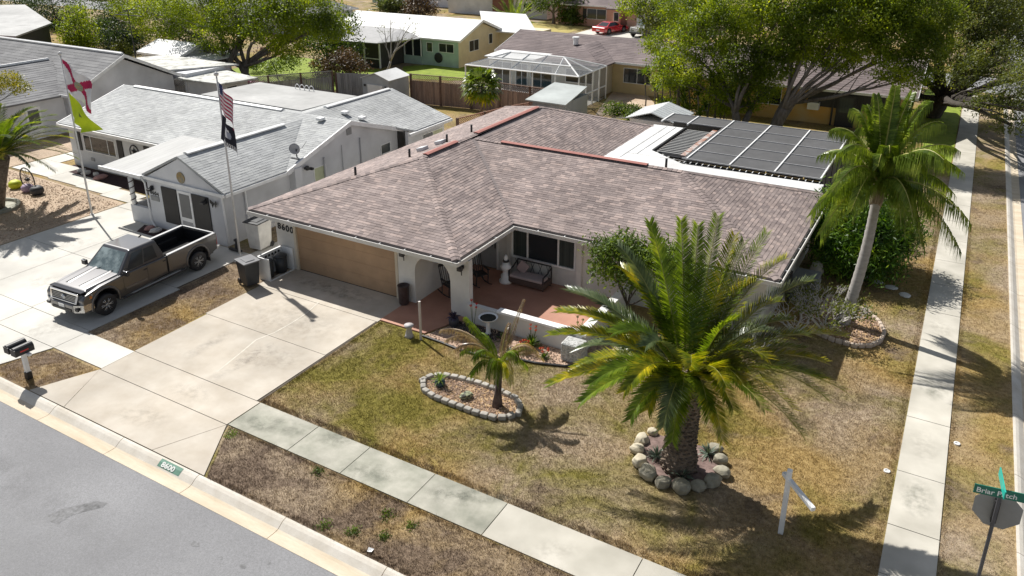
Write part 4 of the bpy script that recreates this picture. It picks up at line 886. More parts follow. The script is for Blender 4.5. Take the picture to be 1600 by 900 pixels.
MB().b2((-58.5, 95.9, 0), (-55.2, 95.99, 2.3)).build('garage_door', M('brown_door', (.22, .10, .07), 2, .7), t); win(t, (-53, 96, 1.5), 1.2, 1.2, '-y')
t = house('far_white_house', 'white and pale green house with dark door at the top centre', (-72, 104, 0), -84, -66.5, 101, 108, 2.6, 4.2, M('white_lilac', (.68, .68, .72), 1, .8), M('roof_faded', (.30, .27, .26)), over=.5, tabs=False)
door(t, (-76.6, 101), '-y', 1.6, 2.2, M('door_greyd', (.14, .14, .15), 2, .7)); win(t, (-71.6, 101, 1.6), 1.6, 1.2, '-y'); win(t, (-69, 101, 1.6), 1.4, 1.1, '-y'); MB().b2((-84, 100.9, 0), (-79, 100.99, 2.4)).build('mint_wall', mint, t)
t = house('far_dark_roof', 'long low grey roof beyond the white bungalow roof', (-76, 74, 0), -92, -66, 68, 75.5, 2.6, 4.2, stucco_n, M('roof_slate', (.22, .22, .22), 2, .9), over=.5, tabs=False, hip=3)
t = house('far_tan_house', 'tan house glimpsed through the oak at the right edge', (6, 100, 0), 13, 26, 84, 94, 2.7, 4.6, M('tan_pale', (.58, .42, .28), 1, .8), M('roof_terra', (.48, .32, .22), 2, .9), over=.5, tabs=False, hip=3)

# ---------------------------------------------------------------- fences
post_m = M('post_dark', [(.3, (.10, .06, .045)), (.7, (.19, .12, .09))], 3, .9)
def fence(label, pts, h, mat, latt, bay=2.4, board=.14, base=0, capm=None, name='board_fence', boards=True):
    t = thing(name, label, 'fence', (pts[0][0], pts[0][1], 0))
    for (a, b) in zip(pts[:-1], pts[1:]):
        a, b = Vector(a), Vector(b); L = (b-a).length; d = (b-a)/L; n = max(1, round(L/bay)); ang = math.atan2(d.y, d.x)
        hb = h-latt
        for i in range(n+1):
            p = a+d*L*i/n; MB().box((p.x, p.y, (h+.06)/2), (.13, .15, h+.06), rz=ang).build('post', post_m, t)
        for i in range(n):
            p, q = a+d*(L*i/n+.06), a+d*(L*(i+1)/n-.06); l = (q-p).length; k = int(l/board); mb = MB()
            for j in range(k):
                c = p+d*(board*(j+.5)*l/(k*board)); hj = hb-random.random()*.02
                if (i*k+j) < 10 or not boards or True: mb.box((c.x, c.y, hj/2+.02), (l/k-.014, .022+.012*(j % 2), hj), rz=ang)
            pn = mb.build('fence_panel', mat, t); tag(pn, kind='stuff')
            m = (p+q)/2; MB().box((m.x, m.y, hb+.04), (l, .06, .05), rz=ang).build('rail', mat, t)
            if latt > .1:
                mb = MB(); s = .16; kk = int(l/s)+int(latt/s)+2; nz = Vector((0, 0, 1))
                for j in range(-int(latt/s)-1, int(l/s)+1):
                    for sg in (1, -1):
                        u0 = j*s; u1 = j*s+latt; z0, z1 = (hb+.06, h) if sg > 0 else (h, hb+.06)
                        ua, ub, za, zb = u0, u1, z0, z1
                        if ua < 0: za = z0+(z1-z0)*(-ua)/(u1-u0); ua = 0
                        if ub > l: zb = z0+(z1-z0)*(l-u0)/(u1-u0); ub = l
                        if ub-ua < .02: continue
                        A = p+d*ua; B = p+d*ub; mb.tube([(A.x, A.y, za), (B.x, B.y, zb)], .02, 3)
                lp = mb.build('lattice_panel', mat, t); tag(lp, kind='stuff')
                MB().box((m.x, m.y, h+.02), (l, .06, .05), rz=ang).build('rail', mat, t)
    return t
fence('weathered grey wooden fence with lattice top under the spreading tree', [(-50.5, 36.6), (-46.4, 39.6), (-42.2, 45.4)], 2.1, wood_g, .5)
fence('short grey and rusty brown board fence left of the grey garden shed', [(-42.0, 45.6), (-38.9, 46.6)], 1.9, wood_g, 0)
fence('long brown wooden fence with lattice top behind the back yard', [(-35.9, 47.0), (-31.0, 47.7), (-23.4, 47.3)], 2.2, wood_f, .5)
fence('reddish lattice topped fence running back beside the corner house', [(-26.1, 38.6), (-25.0, 43), (-23.3, 46.9)], 1.85, wood_r, .45)
fence('low pale picket fence between the white house and the lattice fence', [(-25.2, 36.7), (-26.0, 38.5)], 1.3, wood_g, 0)
cf = thing('wire_fence', 'thin chain link fence around the pale dirt yard', 'fence', (-20, 50, 0))
P = [(-21.5, 44.5), (-17.5, 47.5), (-14.5, 51.5)]
for a, b in zip(P[:-1], P[1:]):
    for k in range(3): x, y = a[0]+(b[0]-a[0])*k/2, a[1]+(b[1]-a[1])*k/2; MB().tube([(x, y, 0), (x, y, 1.1)], .025, 5).build('post', M('conduit_grey', (.42, .42, .44)), cf)
    MB().tube([(*a, 1.1), (*b, 1.1)], .02, 5).build('rail', M('conduit_grey', (.42, .42, .44)), cf)
# ---------------------------------------------------------------- vehicles (local space: +y forward, x right of centre, origin on the ground)
random.seed(11)
def wheel(parent, x, y, r, w, side, rimm, nsp=6):
    t = MB().lathe([(r*.62, -w/2), (r*.93, -w/2), (r, -w*.34), (r, w*.34), (r*.93, w/2), (r*.62, w/2)], (x, y, r), 22, axis='x').build('wheel', black, parent, True)
    xo = x+side*(w/2-.02); mb = MB()
    mb.lathe([(r*.62, -.01*side), (r*.64, .015*side), (r*.56, .018*side), (r*.55, -.05*side)], (xo, y, r), 22, axis='x')
    for k in range(nsp):
        a = 2*pi*k/nsp
        for da in (-.16, .16):
            p = [(xo, y+r*.1*cos(a), r+r*.1*sin(a)), (xo+.012*side, y+r*.58*cos(a+da), r+r*.58*sin(a+da))]
            mb.tube(p, [.03, .022], 4)
    mb.lathe([(.07, -.02*side), (.07, .02*side), (.03, .03*side)], (xo, y, r), 12, axis='x')
    mb.build('rim', rimm, t, True)
    MB().lathe([(r*.55, 0), (r*.54, .005*side)], (xo-.06*side, y, r), 16, axis='x').build('brake_disc', dark, t)
    return t
paint = M('paint_pyrite', [(.3, (.085, .083, .084)), (.7, (.095, .093, .094))], 1, .3, metal=.5, coat=1)
rimg = M('rim_grey', (.42, .42, .42), 2, .3, metal=.8)
def arcs(cy, r, z0, a0=180, a1=0, n=8): return [(cy+r*cos(radians(a0+(a1-a0)*i/n)), z0+r*sin(radians(a0+(a1-a0)*i/n))) for i in range(n+1)]
T = thing('pickup_truck', 'dark bronze grey double cab pickup truck parked on the white neighbour driveway', 'pickup truck', (0, 0, 0), local=True)
# body side profile, y forward; front axle 2.12, rear -2.06
base = .46
low = [(-3.0, .62)]+arcs(-2.06, .52, .5, 195, -15, 9)+arcs(2.12, .52, .5, 195, -15, 9)+[(2.92, .5), (3.0, .62)]
def half(x0, x1, prof, m='body', mt=paint, bev=.03): return MB().ext(prof, x0, x1).build(m, mt, T, bevel=bev)
# cab + front body sides
front = arcs(2.12, .52, .5, 195, -15, 9)
p_cab = [(-.62, .5), (-.62, 1.20), (1.2, 1.22), (2.2, 1.16), (2.86, 1.04), (2.98, .9), (2.98, .62), (2.9, .5)]+front[::-1]
b = MB().ext(p_cab, -.98, .98)
b.build('body', paint, T, bevel=.045)
hood = MB().add([(-.86, 1.15, 1.205), (.86, 1.15, 1.205), (.84, 2.75, 1.09), (-.84, 2.75, 1.09), (-.8, 1.2, 1.27), (.8, 1.2, 1.27), (.72, 2.62, 1.165), (-.72, 2.62, 1.165)], [(4, 5, 6, 7), (0, 1, 5, 4), (1, 2, 6, 5), (2, 3, 7, 6), (3, 0, 4, 7)]).build('bonnet', paint, T, bevel=.03)
for s in (-1, 1): MB().add([(s*.5, 1.3, 1.268), (s*.3, 1.3, 1.268), (s*.25, 2.55, 1.172), (s*.45, 2.55, 1.172), (s*.42, 1.35, 1.29), (s*.38, 1.35, 1.29), (s*.33, 2.5, 1.19), (s*.37, 2.5, 1.19)], [(4, 5, 6, 7), (0, 4, 7, 3), (5, 1, 2, 6), (0, 1, 5, 4), (7, 6, 2, 3)]).build('bonnet_ridge', paint, T, bevel=.015)
# cab greenhouse
zb, zt = 1.2, 1.9
bo = [(-.93, -.60), (.93, -.60), (.93, 1.42), (-.93, 1.42)]; to = [(-.74, -.42), (.74, -.42), (.72, .72), (-.72, .72)]
vs = [(p[0], p[1], zb) for p in bo]+[(p[0], p[1], zt-.03) for p in to]+[(p[0]*.86, .15+(p[1]-.15)*.86, zt+.02) for p in to]
fs = [(0, 1, 5, 4), (1, 2, 6, 5), (2, 3, 7, 6), (3, 0, 4, 7), (4, 5, 9, 8), (5, 6, 10, 9), (6, 7, 11, 10), (7, 4, 8, 11), (8, 9, 10, 11), (3, 2, 1, 0)]
MB().add(vs, fs).build('cab', paint, T, bevel=.04, seg=3)
def lerp3(a, b, t): return tuple(a[i]+(b[i]-a[i])*t for i in range(3))
def face_quad(A, B, C, D, u0, u1, v0, v1, off):   # sub-quad of a face, pushed out
    n = (Vector(B)-Vector(A)).cross(Vector(D)-Vector(A)).normalized()*off
    return [tuple(Vector(lerp3(lerp3(A, B, u), lerp3(D, C, u), v))+n) for u, v in ((u0, v0), (u1, v0), (u1, v1), (u0, v1))]
def pane(A, B, C, D, u0, u1, v0, v1, off, nm='window', mt=glass):
    q = face_quad(A, B, C, D, u0, u1, v0, v1, off); q2 = face_quad(A, B, C, D, u0, u1, v0, v1, off-.012)
    return MB().add(q+q2, [(0, 1, 2, 3), (0, 4, 5, 1), (1, 5, 6, 2), (2, 6, 7, 3), (3, 7, 4, 0)]).build(nm, mt, T)
ws = M('windscreen', [(.4, (.10, .135, .14)), (.6, (.30, .36, .36))], 1.8, .05, spec=.8)  # pale teal patches put the reflection into the glass colour
pane(vs[3], vs[2], vs[6], vs[7], .06, .94, .04, .93, -.012, 'windscreen', ws) if False else pane(vs[2], vs[3], vs[7], vs[6], .07, .93, .05, .93, .008, 'windscreen', ws)
pane(vs[0], vs[1], vs[5], vs[4], .15, .85, .2, .85, .008, 'rear_window')
for a, b, c, d in ((vs[1], vs[2], vs[6], vs[5]), (vs[3], vs[0], vs[4], vs[7])):
    fl = a[0] > 0
    r1 = (.16, .47) if fl else (.53, .84); r2 = (.50, .86) if fl else (.14, .50)
    pane(a, b, c, d, r1[0], r1[1], .14, .84, .008, 'side_window'); pane(a, b, c, d, r2[0], r2[1], .1, .86, .008, 'side_window')
# bed: open box with black liner
rear = arcs(-2.06, .52, .5, 195, -15, 9)
p_bed = [(-3.08, .58), (-3.12, 1.24), (-.66, 1.2), (-.66, .5)]+rear[::-1]
for x0, x1 in ((-.98, -.84), (.84, .98)): MB().ext(p_bed, x0, x1).build('bed_side', paint, T, bevel=.035)
for x0, x1 in ((-.975, -.855), (.855, .975)): MB().ext([(-3.06, 1.235), (-3.06, 1.262), (-.7, 1.222), (-.7, 1.195)], x0, x1).build('bed_rail', M('rail_silver', (.5, .5, .5), 3, .4), T)
tg = MB().b2((-.84, -3.12, .6), (.84, -3.03, 1.24)).build('tailgate', paint, T, bevel=.02)
MB().b2((-.86, -3.1, 1.242), (.86, -3.03, 1.262)).build('gate_cap', M('rail_silver', (.5, .5, .5)), tg)
lin = MB(); lin.b2((-.84, -3.03, .66), (.84, -.7, .7)); lin.b2((-.84, -3.03, .7), (-.8, -.7, 1.19)); lin.b2((.8, -3.03, .7), (.84, -.7, 1.19)); lin.b2((-.8, -.74, .7), (.8, -.7, 1.2)); lin.b2((-.8, -3.03, .7), (.8, -2.99, 1.2)); lin.b2((-.8, -2.5, .7), (-.62, -1.6, .98)); lin.b2((.62, -2.5, .7), (.8, -1.6, .98))
tag(lin.build('bed_liner', M('bed_black', (.008, .008, .009), 2, .9), T), kind='stuff')
MB().b2((-.9, -2.9, .42), (.9, 2.7, .6)).build('chassis', black, T)
for s in (-1, 1):
    wheel(T, s*.88, 2.12, .405, .26, s, rimg); wheel(T, s*.88, -2.06, .405, .26, s, rimg)
    MB().tube([(s*.99, 1.45, .36), (s*1.02, 1.3, .36), (s*1.02, -1.2, .36), (s*.99, -1.35, .36)], .05, 6).build('running_board', dark, T)
    MB().box((s*1.03, .0, .415), (.06, 2.2, .012)).build('step_strip', M('rail_silver', (.5, .5, .5)), T)
    MB().box((s*1.0, 1.28, 1.25), (.1, .08, .06)).box((s*1.13, 1.27, 1.30), (.24, .12, .2)).build('mirror', dark, T, bevel=.03)
    MB().box((s*1.145, 1.28, 1.385), (.18, .1, .03)).build('mirror_cap', chrome, T, bevel=.01)
    for yy in (.36, -.52): MB().box((s*.995, yy, 1.06), (.03, .17, .035)).build('door_handle', dark, T, bevel=.01)
    for yy in (1.32, .28, -.58): MB().b2((s*.975, yy-.006, .58), (s*.984, yy+.006, 1.2)).build('door_gap', black, T)
    MB().box((s*.985, .8, .66), (.02, .9, .07)).build('door_moulding', M('moulding', (.2, .19, .18), 2, .3, metal=.6), T, bevel=.01)
    for cy in (2.12, -2.06):
        A = arcs(cy, .52, .5, 195, -15, 10); B_ = arcs(cy, .60, .5, 192, -12, 10)
        v = [(s*.975, *p) for p in A]+[(s*.975, *p) for p in B_]+[(s*1.012, *p) for p in A]+[(s*1.0, *p) for p in B_]; n = 11
        MB().add(v, [(2*n+i, 2*n+i+1, 3*n+i+1, 3*n+i) for i in range(n-1)]+[(i, i+1, 2*n+i+1, 2*n+i) for i in range(n-1)]+[(n+i, 3*n+i, 3*n+i+1, n+i+1) for i in range(n-1)]).build('wheel_flare', paint, T, True)
    h = MB().add([(s*.66, 3.0, .86), (s*.97, 2.86, .84), (s*.985, 2.58, 1.02), (s*.97, 2.72, 1.06), (s*.66, 2.98, 1.03), (s*.99, 2.6, .9)], [(0, 1, 3, 4), (1, 5, 2, 3), (4, 3, 1, 0), (3, 2, 5, 1)]).build('headlight', M('lamp_glass', [(.45, (.12, .12, .12)), (.55, (.65, .65, .63))], 6, .1), T)
    MB().box((s*.965, 2.66, .93), (.05, .08, .1)).build('indicator', M('amber', (.5, .16, .03), 2, .3), h)
    MB().add([(s*.62, 3.12, .44), (s*.98, 2.98, .46), (s*1.0, 2.6, .48), (s*1.0, 2.6, .72), (s*.98, 2.98, .74), (s*.62, 3.12, .72)], [(0, 1, 4, 5), (1, 2, 3, 4), (5, 4, 1, 0), (4, 3, 2, 1), (5, 4, 3)]).build('bumper_corner', chrome, T)
    MB().box((s*.76, 3.1, .58), (.16, .05, .1)).build('fog_lamp', black, T)
    MB().box((s*.9, -3.1, .95), (.12, .05, .42)).build('tail_light', M('lamp_red', (.4, .02, .02), 2, .3), T, bevel=.01)
    MB().box((s*1.0, -2.62, .36), (.02, .02, .3)).box((s*.9, -2.62, .34), (.22, .015, .28)).build('mud_flap', black, T)
MB().b2((-.62, 2.95, .44), (.62, 3.13, .72)).build('front_bumper', paint, T, bevel=.03)
MB().b2((-.5, 3.1, .46), (.5, 3.15, .56)).build('lower_grille', black, T)
gr = MB().add([(-.66, 3.03, .74), (.66, 3.03, .74), (.72, 2.93, 1.08), (-.72, 2.93, 1.08), (-.66, 2.8, .74), (.66, 2.8, .74), (.72, 2.8, 1.08), (-.72, 2.8, 1.08)], [(0, 1, 2, 3), (3, 2, 6, 7), (0, 3, 7, 4), (1, 5, 6, 2)]).build('grille', black, T)
def gy(z): return 3.035-(z-.74)*.29
for z0, z1, hw in ((.735, .785, .68), (1.03, 1.10, .74)): MB().b2((-hw, gy(z0)-.02, z0), (hw, gy(z0)+.02, z1)).build('grille_surround', chrome, gr, bevel=.012)
for s in (-1, 1): MB().add([(s*.6, 3.05, .74), (s*.69, 3.04, .74), (s*.76, 2.95, 1.08), (s*.66, 2.96, 1.08)], [(0, 1, 2, 3), (3, 2, 1, 0)]).build('grille_surround', chrome, gr)
for z in (.83, .88, .93, .98): MB().b2((-.62, gy(z)-.01, z-.01), (.62, gy(z)+.016, z+.01)).build('grille_bar', rimg, gr)
em = MB()
for rx, rz, dz in ((.10, .068, 0), (.04, .066, 0), (.07, .028, .02)): em.tube([(rx*cos(t*pi/10), gy(.91)+.03, .91+dz+rz*sin(t*pi/10)) for t in range(21)], .011, 5, cap=False)
em.build('emblem', chrome, gr)
MB().b2((-.84, 2.70, 1.10), (.84, 2.9, 1.15)).build('bug_deflector', M('smoked', (.03, .03, .035), 2, .15), T, bevel=.02)
MB().b2((-.9, -3.3, .48), (.9, -3.1, .66)).build('rear_bumper', chrome, T, bevel=.03)
MB().box((0, 3.14, .63), (.3, .01, .12)).build('licence_plate', white, T)
for s in (-.35, .3): MB().tube([(s, 1.45, 1.24), (s-.3, 1.18, 1.37)], .012, 4).build('wiper', black, T)
MB().tube([(.0, -.3, 1.92), (.0, -.42, 1.95)], .03, 5).build('aerial_fin', black, T)
MB().box((.62, .35, 1.925), (.05, .05, .02)).build('roof_bracket', black, T)
T.location = (-26.2, 16.62, .03); T.rotation_euler = (0, 0, radians(183.2))

def car(name, label, cat, mt, loc, rz, L=4.8, Wd=1.85, roofz=1.35, kind='coupe', lights=None):
    t = thing(name, label, cat, (0, 0, 0), local=True)
    h = L/2; ax1, ax2 = h*.62, -h*.58; r = .36 if kind != 'jeep' else .46; g = .12
    A1 = arcs(ax1, r+.07, r, 190, -10, 7); A2 = arcs(ax2, r+.07, r, 190, -10, 7)
    if kind == 'jeep':
        pr = [(-h, .5), (-h, 1.18), (h*.25, 1.18), (h*.86, 1.12), (h*.9, .6)]+A1[::-1]+A2[::-1]
        gh = ([(-.8, -h*.96), (.8, -h*.96), (.8, h*.28), (-.8, h*.28)], [(-.72, -h*.88), (.72, -h*.88), (.72, h*.12), (-.72, h*.12)], 1.17, 1.82)
    else:
        pr = [(-h, .35), (-h, .78), (-h*.93, .92), (-h*.5, .95), (h*.3, .9), (h*.85, .74), (h, .58), (h, .3)]+A1[::-1]+A2[::-1]
        gh = ([(-.84, -h*.72), (.84, -h*.72), (.84, h*.38), (-.84, h*.38)], [(-.6, -h*.36), (.6, -h*.36), (.6, h*.06), (-.6, h*.06)], .92, roofz)
    MB().ext(pr, -Wd/2, Wd/2).build('body', mt, t, bevel=.06, seg=3)
    bo, to, zb, zt = gh
    v = [(p[0], p[1], zb) for p in bo]+[(p[0], p[1], zt) for p in to]
    MB().add(v, [(0, 1, 5, 4), (1, 2, 6, 5), (2, 3, 7, 6), (3, 0, 4, 7), (4, 5, 6, 7)]).build('cabin', mt if kind != 'jeep' else black, t, bevel=.04)
    for a, b, c, d, nm in ((v[2], v[3], v[7], v[6], 'windscreen'), (v[0], v[1], v[5], v[4], 'rear_window'), (v[1], v[2], v[6], v[5], 'side_window'), (v[3], v[0], v[4], v[7], 'side_window')):
        q = face_quad(a, b, c, d, .08, .92, .1, .9, .01)
        MB().add(q, [(0, 1, 2, 3)]).build(nm, ws if nm == 'windscreen' and kind == 'jeep' else glass, t)
    for s in (-1, 1):
        for ay in (ax1, ax2): wheel(t, s*(Wd/2-.12), ay, r, .24, s, rimg, 5)
        MB().box((s*Wd*.38, -h-.0, .72 if kind != 'jeep' else .9), (Wd*.2, .06, .12)).build('tail_light', M('lamp_red', (.4, .02, .02)), t)
        MB().box((s*Wd*.36, h*(.97 if kind != 'jeep' else .9), .62 if kind != 'jeep' else .9), (.26, .1, .14)).build('headlight', M('lamp_glass', (.4, .4, .4)), t)
        MB().box((s*(Wd/2+.06), h*.22, 1.0), (.16, .1, .1)).build('mirror', mt, t, bevel=.02)
    MB().box((0, -h-.01, .55), (.5, .03, .12)).build('licence_plate', white, t)
    if kind == 'jeep':
        MB().box((0, h*.93, .88), (1.0, .06, .42)).build('grille', rimg, t, bevel=.02); MB().box((0, h*1.0, .56), (1.6, .2, .18)).build('front_bumper', black, t, bevel=.02)
        for s in (-1, 1): MB().box((s*.8, ax1, .98), (.34, .95, .06)).build('fender', mt, t, bevel=.02)
    t.location = loc; t.rotation_euler = (0, 0, rz); return t
car('red_car', 'small bright red coupe parked on the far driveway of the pink house', 'car', M('paint_red', (.55, .012, .02), 1, .2, coat=1), (-37.6, 88.6, .03), radians(-14))
car('grey_offroader', 'grey open fronted off-roader with black top on the far white driveway', 'off-roader', M('paint_grey', (.33, .34, .33), 1, .3, coat=1), (-33.0, 88.4, .03), radians(166), L=4.5, Wd=1.9, kind='jeep')
car('white_car', 'white saloon car at the top centre beside the pale green house', 'car', M('paint_white', (.75, .75, .75), 1, .3, coat=1), (-77.5, 97, .03), radians(70))

# ---------------------------------------------------------------- flags and poles
pole_m = M('pole_white', (.62, .61, .6), 3, .45)
def pole(label, x, y, h, lean=(0, 0), r=.05):
    o = MB().tube([(x, y, 0), (x+lean[0]*.5, y+lean[1]*.5, h*.5), (x+lean[0], y+lean[1], h)], [r, r*.8, r*.6], 8).lathe([(.08, -.03), (.1, .05), (.02, .12)], (x+lean[0], y+lean[1], h), 8)
    o.lathe([(.1, 0), (.1, .05), (.06, .06)], (x, y, 0), 10)
    return tag(o.build('flagpole', pole_m, origin=(x, y, 0), smooth=True), label, 'flagpole')
pole('white flagpole with the white and red flag at the gravel corner of the driveway', -34.96, 20.42, 7.65)
pole('white flagpole with the striped flag between the pickup truck and the corner house', -25.15, 20.62, 7.65)
MB_ = MB
def flag(name, label, top, bot, fly_t, fly_b, fn, mats, n=(26, 18), amp=.09, waves=2.5, ph=0, dr=.0):
    P = [Vector(p) for p in (top, bot, fly_t, fly_b)]; V = []; nx, ny = n
    nrm = (P[2]-P[0]).cross(P[1]-P[0]).normalized()
    for j in range(ny+1):
        for i in range(nx+1):
            u, v = i/nx, j/ny
            a = P[0]*(1-v)+P[1]*v; b = P[2]*(1-v)+P[3]*v; p = a*(1-u)+b*u
            p = p+nrm*amp*sin(u*waves*2*pi+v*2.2+ph)*min(1, u*2.5)-Vector((0, 0, dr*sin(u*pi)))
            V.append(tuple(p))
    F = []; mi = []
    for j in range(ny):
        for i in range(nx):
            k = j*(nx+1)+i; F.append((k, k+1, k+nx+2, k+nx+1)); mi.append(fn((i+.5)/nx, (j+.5)/ny))
    o = np_mesh(name, V, F, mats, None, origin=top, midx=mi); o.data.polygons.foreach_set('use_smooth', [True]*len(F))
    return tag(o, label, 'flag')
fw = M('flag_white', (.72, .72, .74), 3, .8, trans=0); fr = M('flag_red', (.42, .02, .09), 3, .8, trans=0); fb = M('flag_navy', (.03, .04, .12), 3, .8, trans=0)
fy = M('flag_lime', (.58, .72, .02), 3, .8, trans=0); fk = M('flag_black', (.015, .016, .03), 3, .8); fs_ = M('seal', [(.4, (.5, .35, .1)), (.6, (.1, .25, .3))], 40, .8); fgd = M('flag_grey', (.3, .32, .4), 3, .8)
def sal(u, v):
    if (u-.5)**2*2.2+(v-.5)**2 < .025: return 2
    return 1 if abs(u-v) < .13 or abs(u+v-1) < .13 else 0
x, y = -34.96, 20.42
flag('state_flag', 'white flag with red saltire and round seal on the left pole', (x+.06, y, 7.45), (x+.06, y, 6.1), (x+1.25, y+.5, 6.35), (x+1.05, y+.3, 5.0), sal, [fw, fr, fs_], amp=.13, waves=1.6, n=(40, 26))
def gad(u, v): return 1 if (.4 < u < .6 and .3 < v < .36+.08*sin(u*30)) else 0
flag('lime_flag', 'bright yellow green flag with a small dark mark below the saltire flag', (x+.06, y, 5.95), (x+.06, y, 4.85), (x+1.7, y+.2, 4.35), (x+.75, y-.2, 4.2), gad, [fy, M('flag_mark', (.15, .2, .04), 2, .8)], amp=.1, waves=1.2, n=(40, 26))
def usa(u, v):
    if u < .3 and v < .4:
        a, b = (u*30) % 1, (v*26) % 1
        return 0 if (a-.5)**2+(b-.5)**2 < .05 else 2
    return 1 if int(v*13) % 2 == 0 else 0
x, y = -25.15, 20.62
flag('striped_flag', 'red and white striped flag with navy canton drooping on the middle pole', (x+.05, y, 7.4), (x+.05, y, 6.3), (x+.85, y-.1, 6.75), (x+.8, y-.1, 5.55), usa, [fw, fr, fb], amp=.07, waves=1.4, n=(26, 39))
def pow_(u, v):
    d = (u-.5)**2*2+(v-.42)**2
    if d < .05: return 2 if (u > .5) ^ (v < .35) else 1
    return 1 if v > .84 and .2 < u < .8 and int(u*30) % 2 else 0
flag('black_flag', 'black flag with a white round emblem hanging under the striped flag', (x+.05, y, 6.1), (x-.1, y-.1, 5.1), (x+.75, y-.2, 5.6), (x+1.1, y-.3, 4.55), pow_, [fk, fw, fgd], amp=.09, waves=1.3, n=(30, 24))
# bird bath / statue casting the curled shadow is out of the picture's reach

# ---------------------------------------------------------------- bins, hutch
def bin_(name, label, x, y, w, d, h, rz, mt, lidm, loc=None, wheels=True):
    t = thing(name, label, 'wheelie bin' if wheels else 'bin', (0, 0, 0), local=True)
    k = .82
    v = [(-w/2*k, -d/2*k, .06), (w/2*k, -d/2*k, .06), (w/2*k, d/2*k, .06), (-w/2*k, d/2*k, .06), (-w/2, -d/2, h), (w/2, -d/2, h), (w/2, d/2, h), (-w/2, d/2, h)]
    MB().add(v, [(3, 2, 1, 0), (0, 1, 5, 4), (1, 2, 6, 5), (2, 3, 7, 6), (3, 0, 4, 7), (4, 5, 6, 7)]).build('tub', mt, t, bevel=.03)
    MB().b2((-w/2-.04, -d/2-.05, h), (w/2+.04, d/2+.03, h+.05)).b2((-w*.3, -d*.35, h+.05), (w*.3, d*.3, h+.075)).build('lid', lidm, t, bevel=.02)
    MB().tube([(-w/2*.8, d/2+.06, h-.03), (w/2*.8, d/2+.06, h-.03)], .02, 6).build('handle', mt, t)
    for s in (-1, 1): MB().lathe([(.12, -.03), (.12, .03)], (s*w*.42, d/2*.85, .12), 12, axis='x').build('wheel', black, t)
    t.location = (x, y, .03); t.rotation_euler = (0, 0, rz); return t
binb = M('bin_black', (.04, .042, .045), 3, .5); lidg = M('bin_lid_grey', (.17, .17, .175), 3, .35); bino = M('bin_white', (.62, .61, .58), 3, .5)
bin_('wheelie_bin', 'black wheelie bin with shiny grey lid at the front of the white hutch', -22.62, 18.85, .62, .72, 1.0, radians(75), binb, lidg)
bin_('wheelie_bin', 'tall white wheelie bin with black lid by the white house side wall', -24.95, 21.6, .75, .85, 1.25, radians(5), bino, binb)
ht = thing('bin_hutch', 'white panelled bin hutch against the 8600 garage pier', 'bin hutch', (-22.6, 20.1, 0))
MB().b2((-22.75, 19.45, 0), (-22.68, 20.7, .95)).build('back_panel', white, ht); MB().b2((-22.68, 19.4, 0), (-22.1, 19.45, .95)).build('end_panel', white, ht)
MB().b2((-22.75, 20.68, 0), (-22.1, 20.72, .95)).build('end_panel', white, ht); MB().b2((-22.14, 19.45, 0), (-22.08, 20.68, .06)).build('front_rail', white, ht)
for k in range(6): MB().box((-22.675, 19.65+k*.17, .8), (.01, .1, .09)).build('vent_slot', black, ht)
for lb, yy, r in (('slim black bin standing at the left inside the white hutch', 19.68, .17), ('wide round black bin standing at the right inside the white hutch', 20.28, .26)):
    t = thing('round_bin', lb, 'bin', (-22.38, yy, 0))
    MB().lathe([(r*.85, .07), (r, .72)], (-22.38, yy, 0), 18).build('tub', binb, t, True); MB().lathe([(r*1.05, .72), (r*1.05, .76), (r*.6, .82), (.02, .84)], (-22.38, yy, 0), 18).build('lid', binb, t, True)
o = MB().lathe([(.16, .05), (.19, .1), (.21, .78), (.23, .8), (.21, .81), (.19, .7), (.02, .69)], (-16.42, 20.5, 0), 20).build('tall_planter', M('planter_dark', [(.3, (.05, .035, .035)), (.7, (.09, .065, .065))], 8, .4), origin=(-16.42, 20.5, 0), smooth=True)
tag(o, 'tall dark tapered planter standing beside the garage door pier', 'planter')
MB().rock((-18.4, 20.4, .03), (.01, .01, .01), 1)
hs = tag(MB().lathe([(.09, 0), (.09, .35), (.06, .38), (.06, .5), (.11, .5), (.11, .56), (.02, .6)], (-25.55, 20.85, 0), 10).box((-25.55, 20.75, .12), (.7, .12, .08)).build('hose_tap', dark, origin=(-25.55, 20.85, 0)), 'small black hose stand on the ground at the white house corner', 'hose stand')

# ---------------------------------------------------------------- porch things
def rocker(label, x, y, rz):
    t = thing('rocking_chair', label, 'rocking chair', (0, 0, 0), local=True)
    for s in (-1, 1):
        MB().tube([(s*.27, -.5+.1*k, .03+.0035*(k-5)**2) for k in range(11)], .022, 5).build('rocker', dark, t)
        MB().tube([(s*.25, -.22, .06), (s*.25, -.24, .62)], .022, 6).build('leg', dark, t); MB().tube([(s*.25, .22, .06), (s*.25, .22, .45), (s*.25, .42, 1.12)], .022, 6).build('back_post', dark, t)
        MB().box((s*.27, 0, .63), (.08, .52, .03)).build('arm', dark, t)
    MB().box((0, 0, .43), (.5, .48, .03)).build('seat', dark, t)
    for k in range(5): MB().tube([(-.18+.09*k, .24, .45), (-.18+.09*k, .4, 1.06)], .014, 5).build('slat', dark, t)
    MB().box((0, .42, 1.1), (.5, .04, .12), rx=.3).build('top_rail', dark, t)
    t.location = (x, y, .05); t.rotation_euler = (0, 0, rz); return t
rocker('dark wooden rocking chair nearest the arch under the porch roof', -15.35, 22.0, radians(70))
rocker('dark wooden rocking chair by the front door deeper in the porch', -14.9, 23.3, radians(60))
ur = thing('statue_urn', 'white stone urn pedestal with a small statue by the front door', 'statue', (-14.1, 23.95, .05))
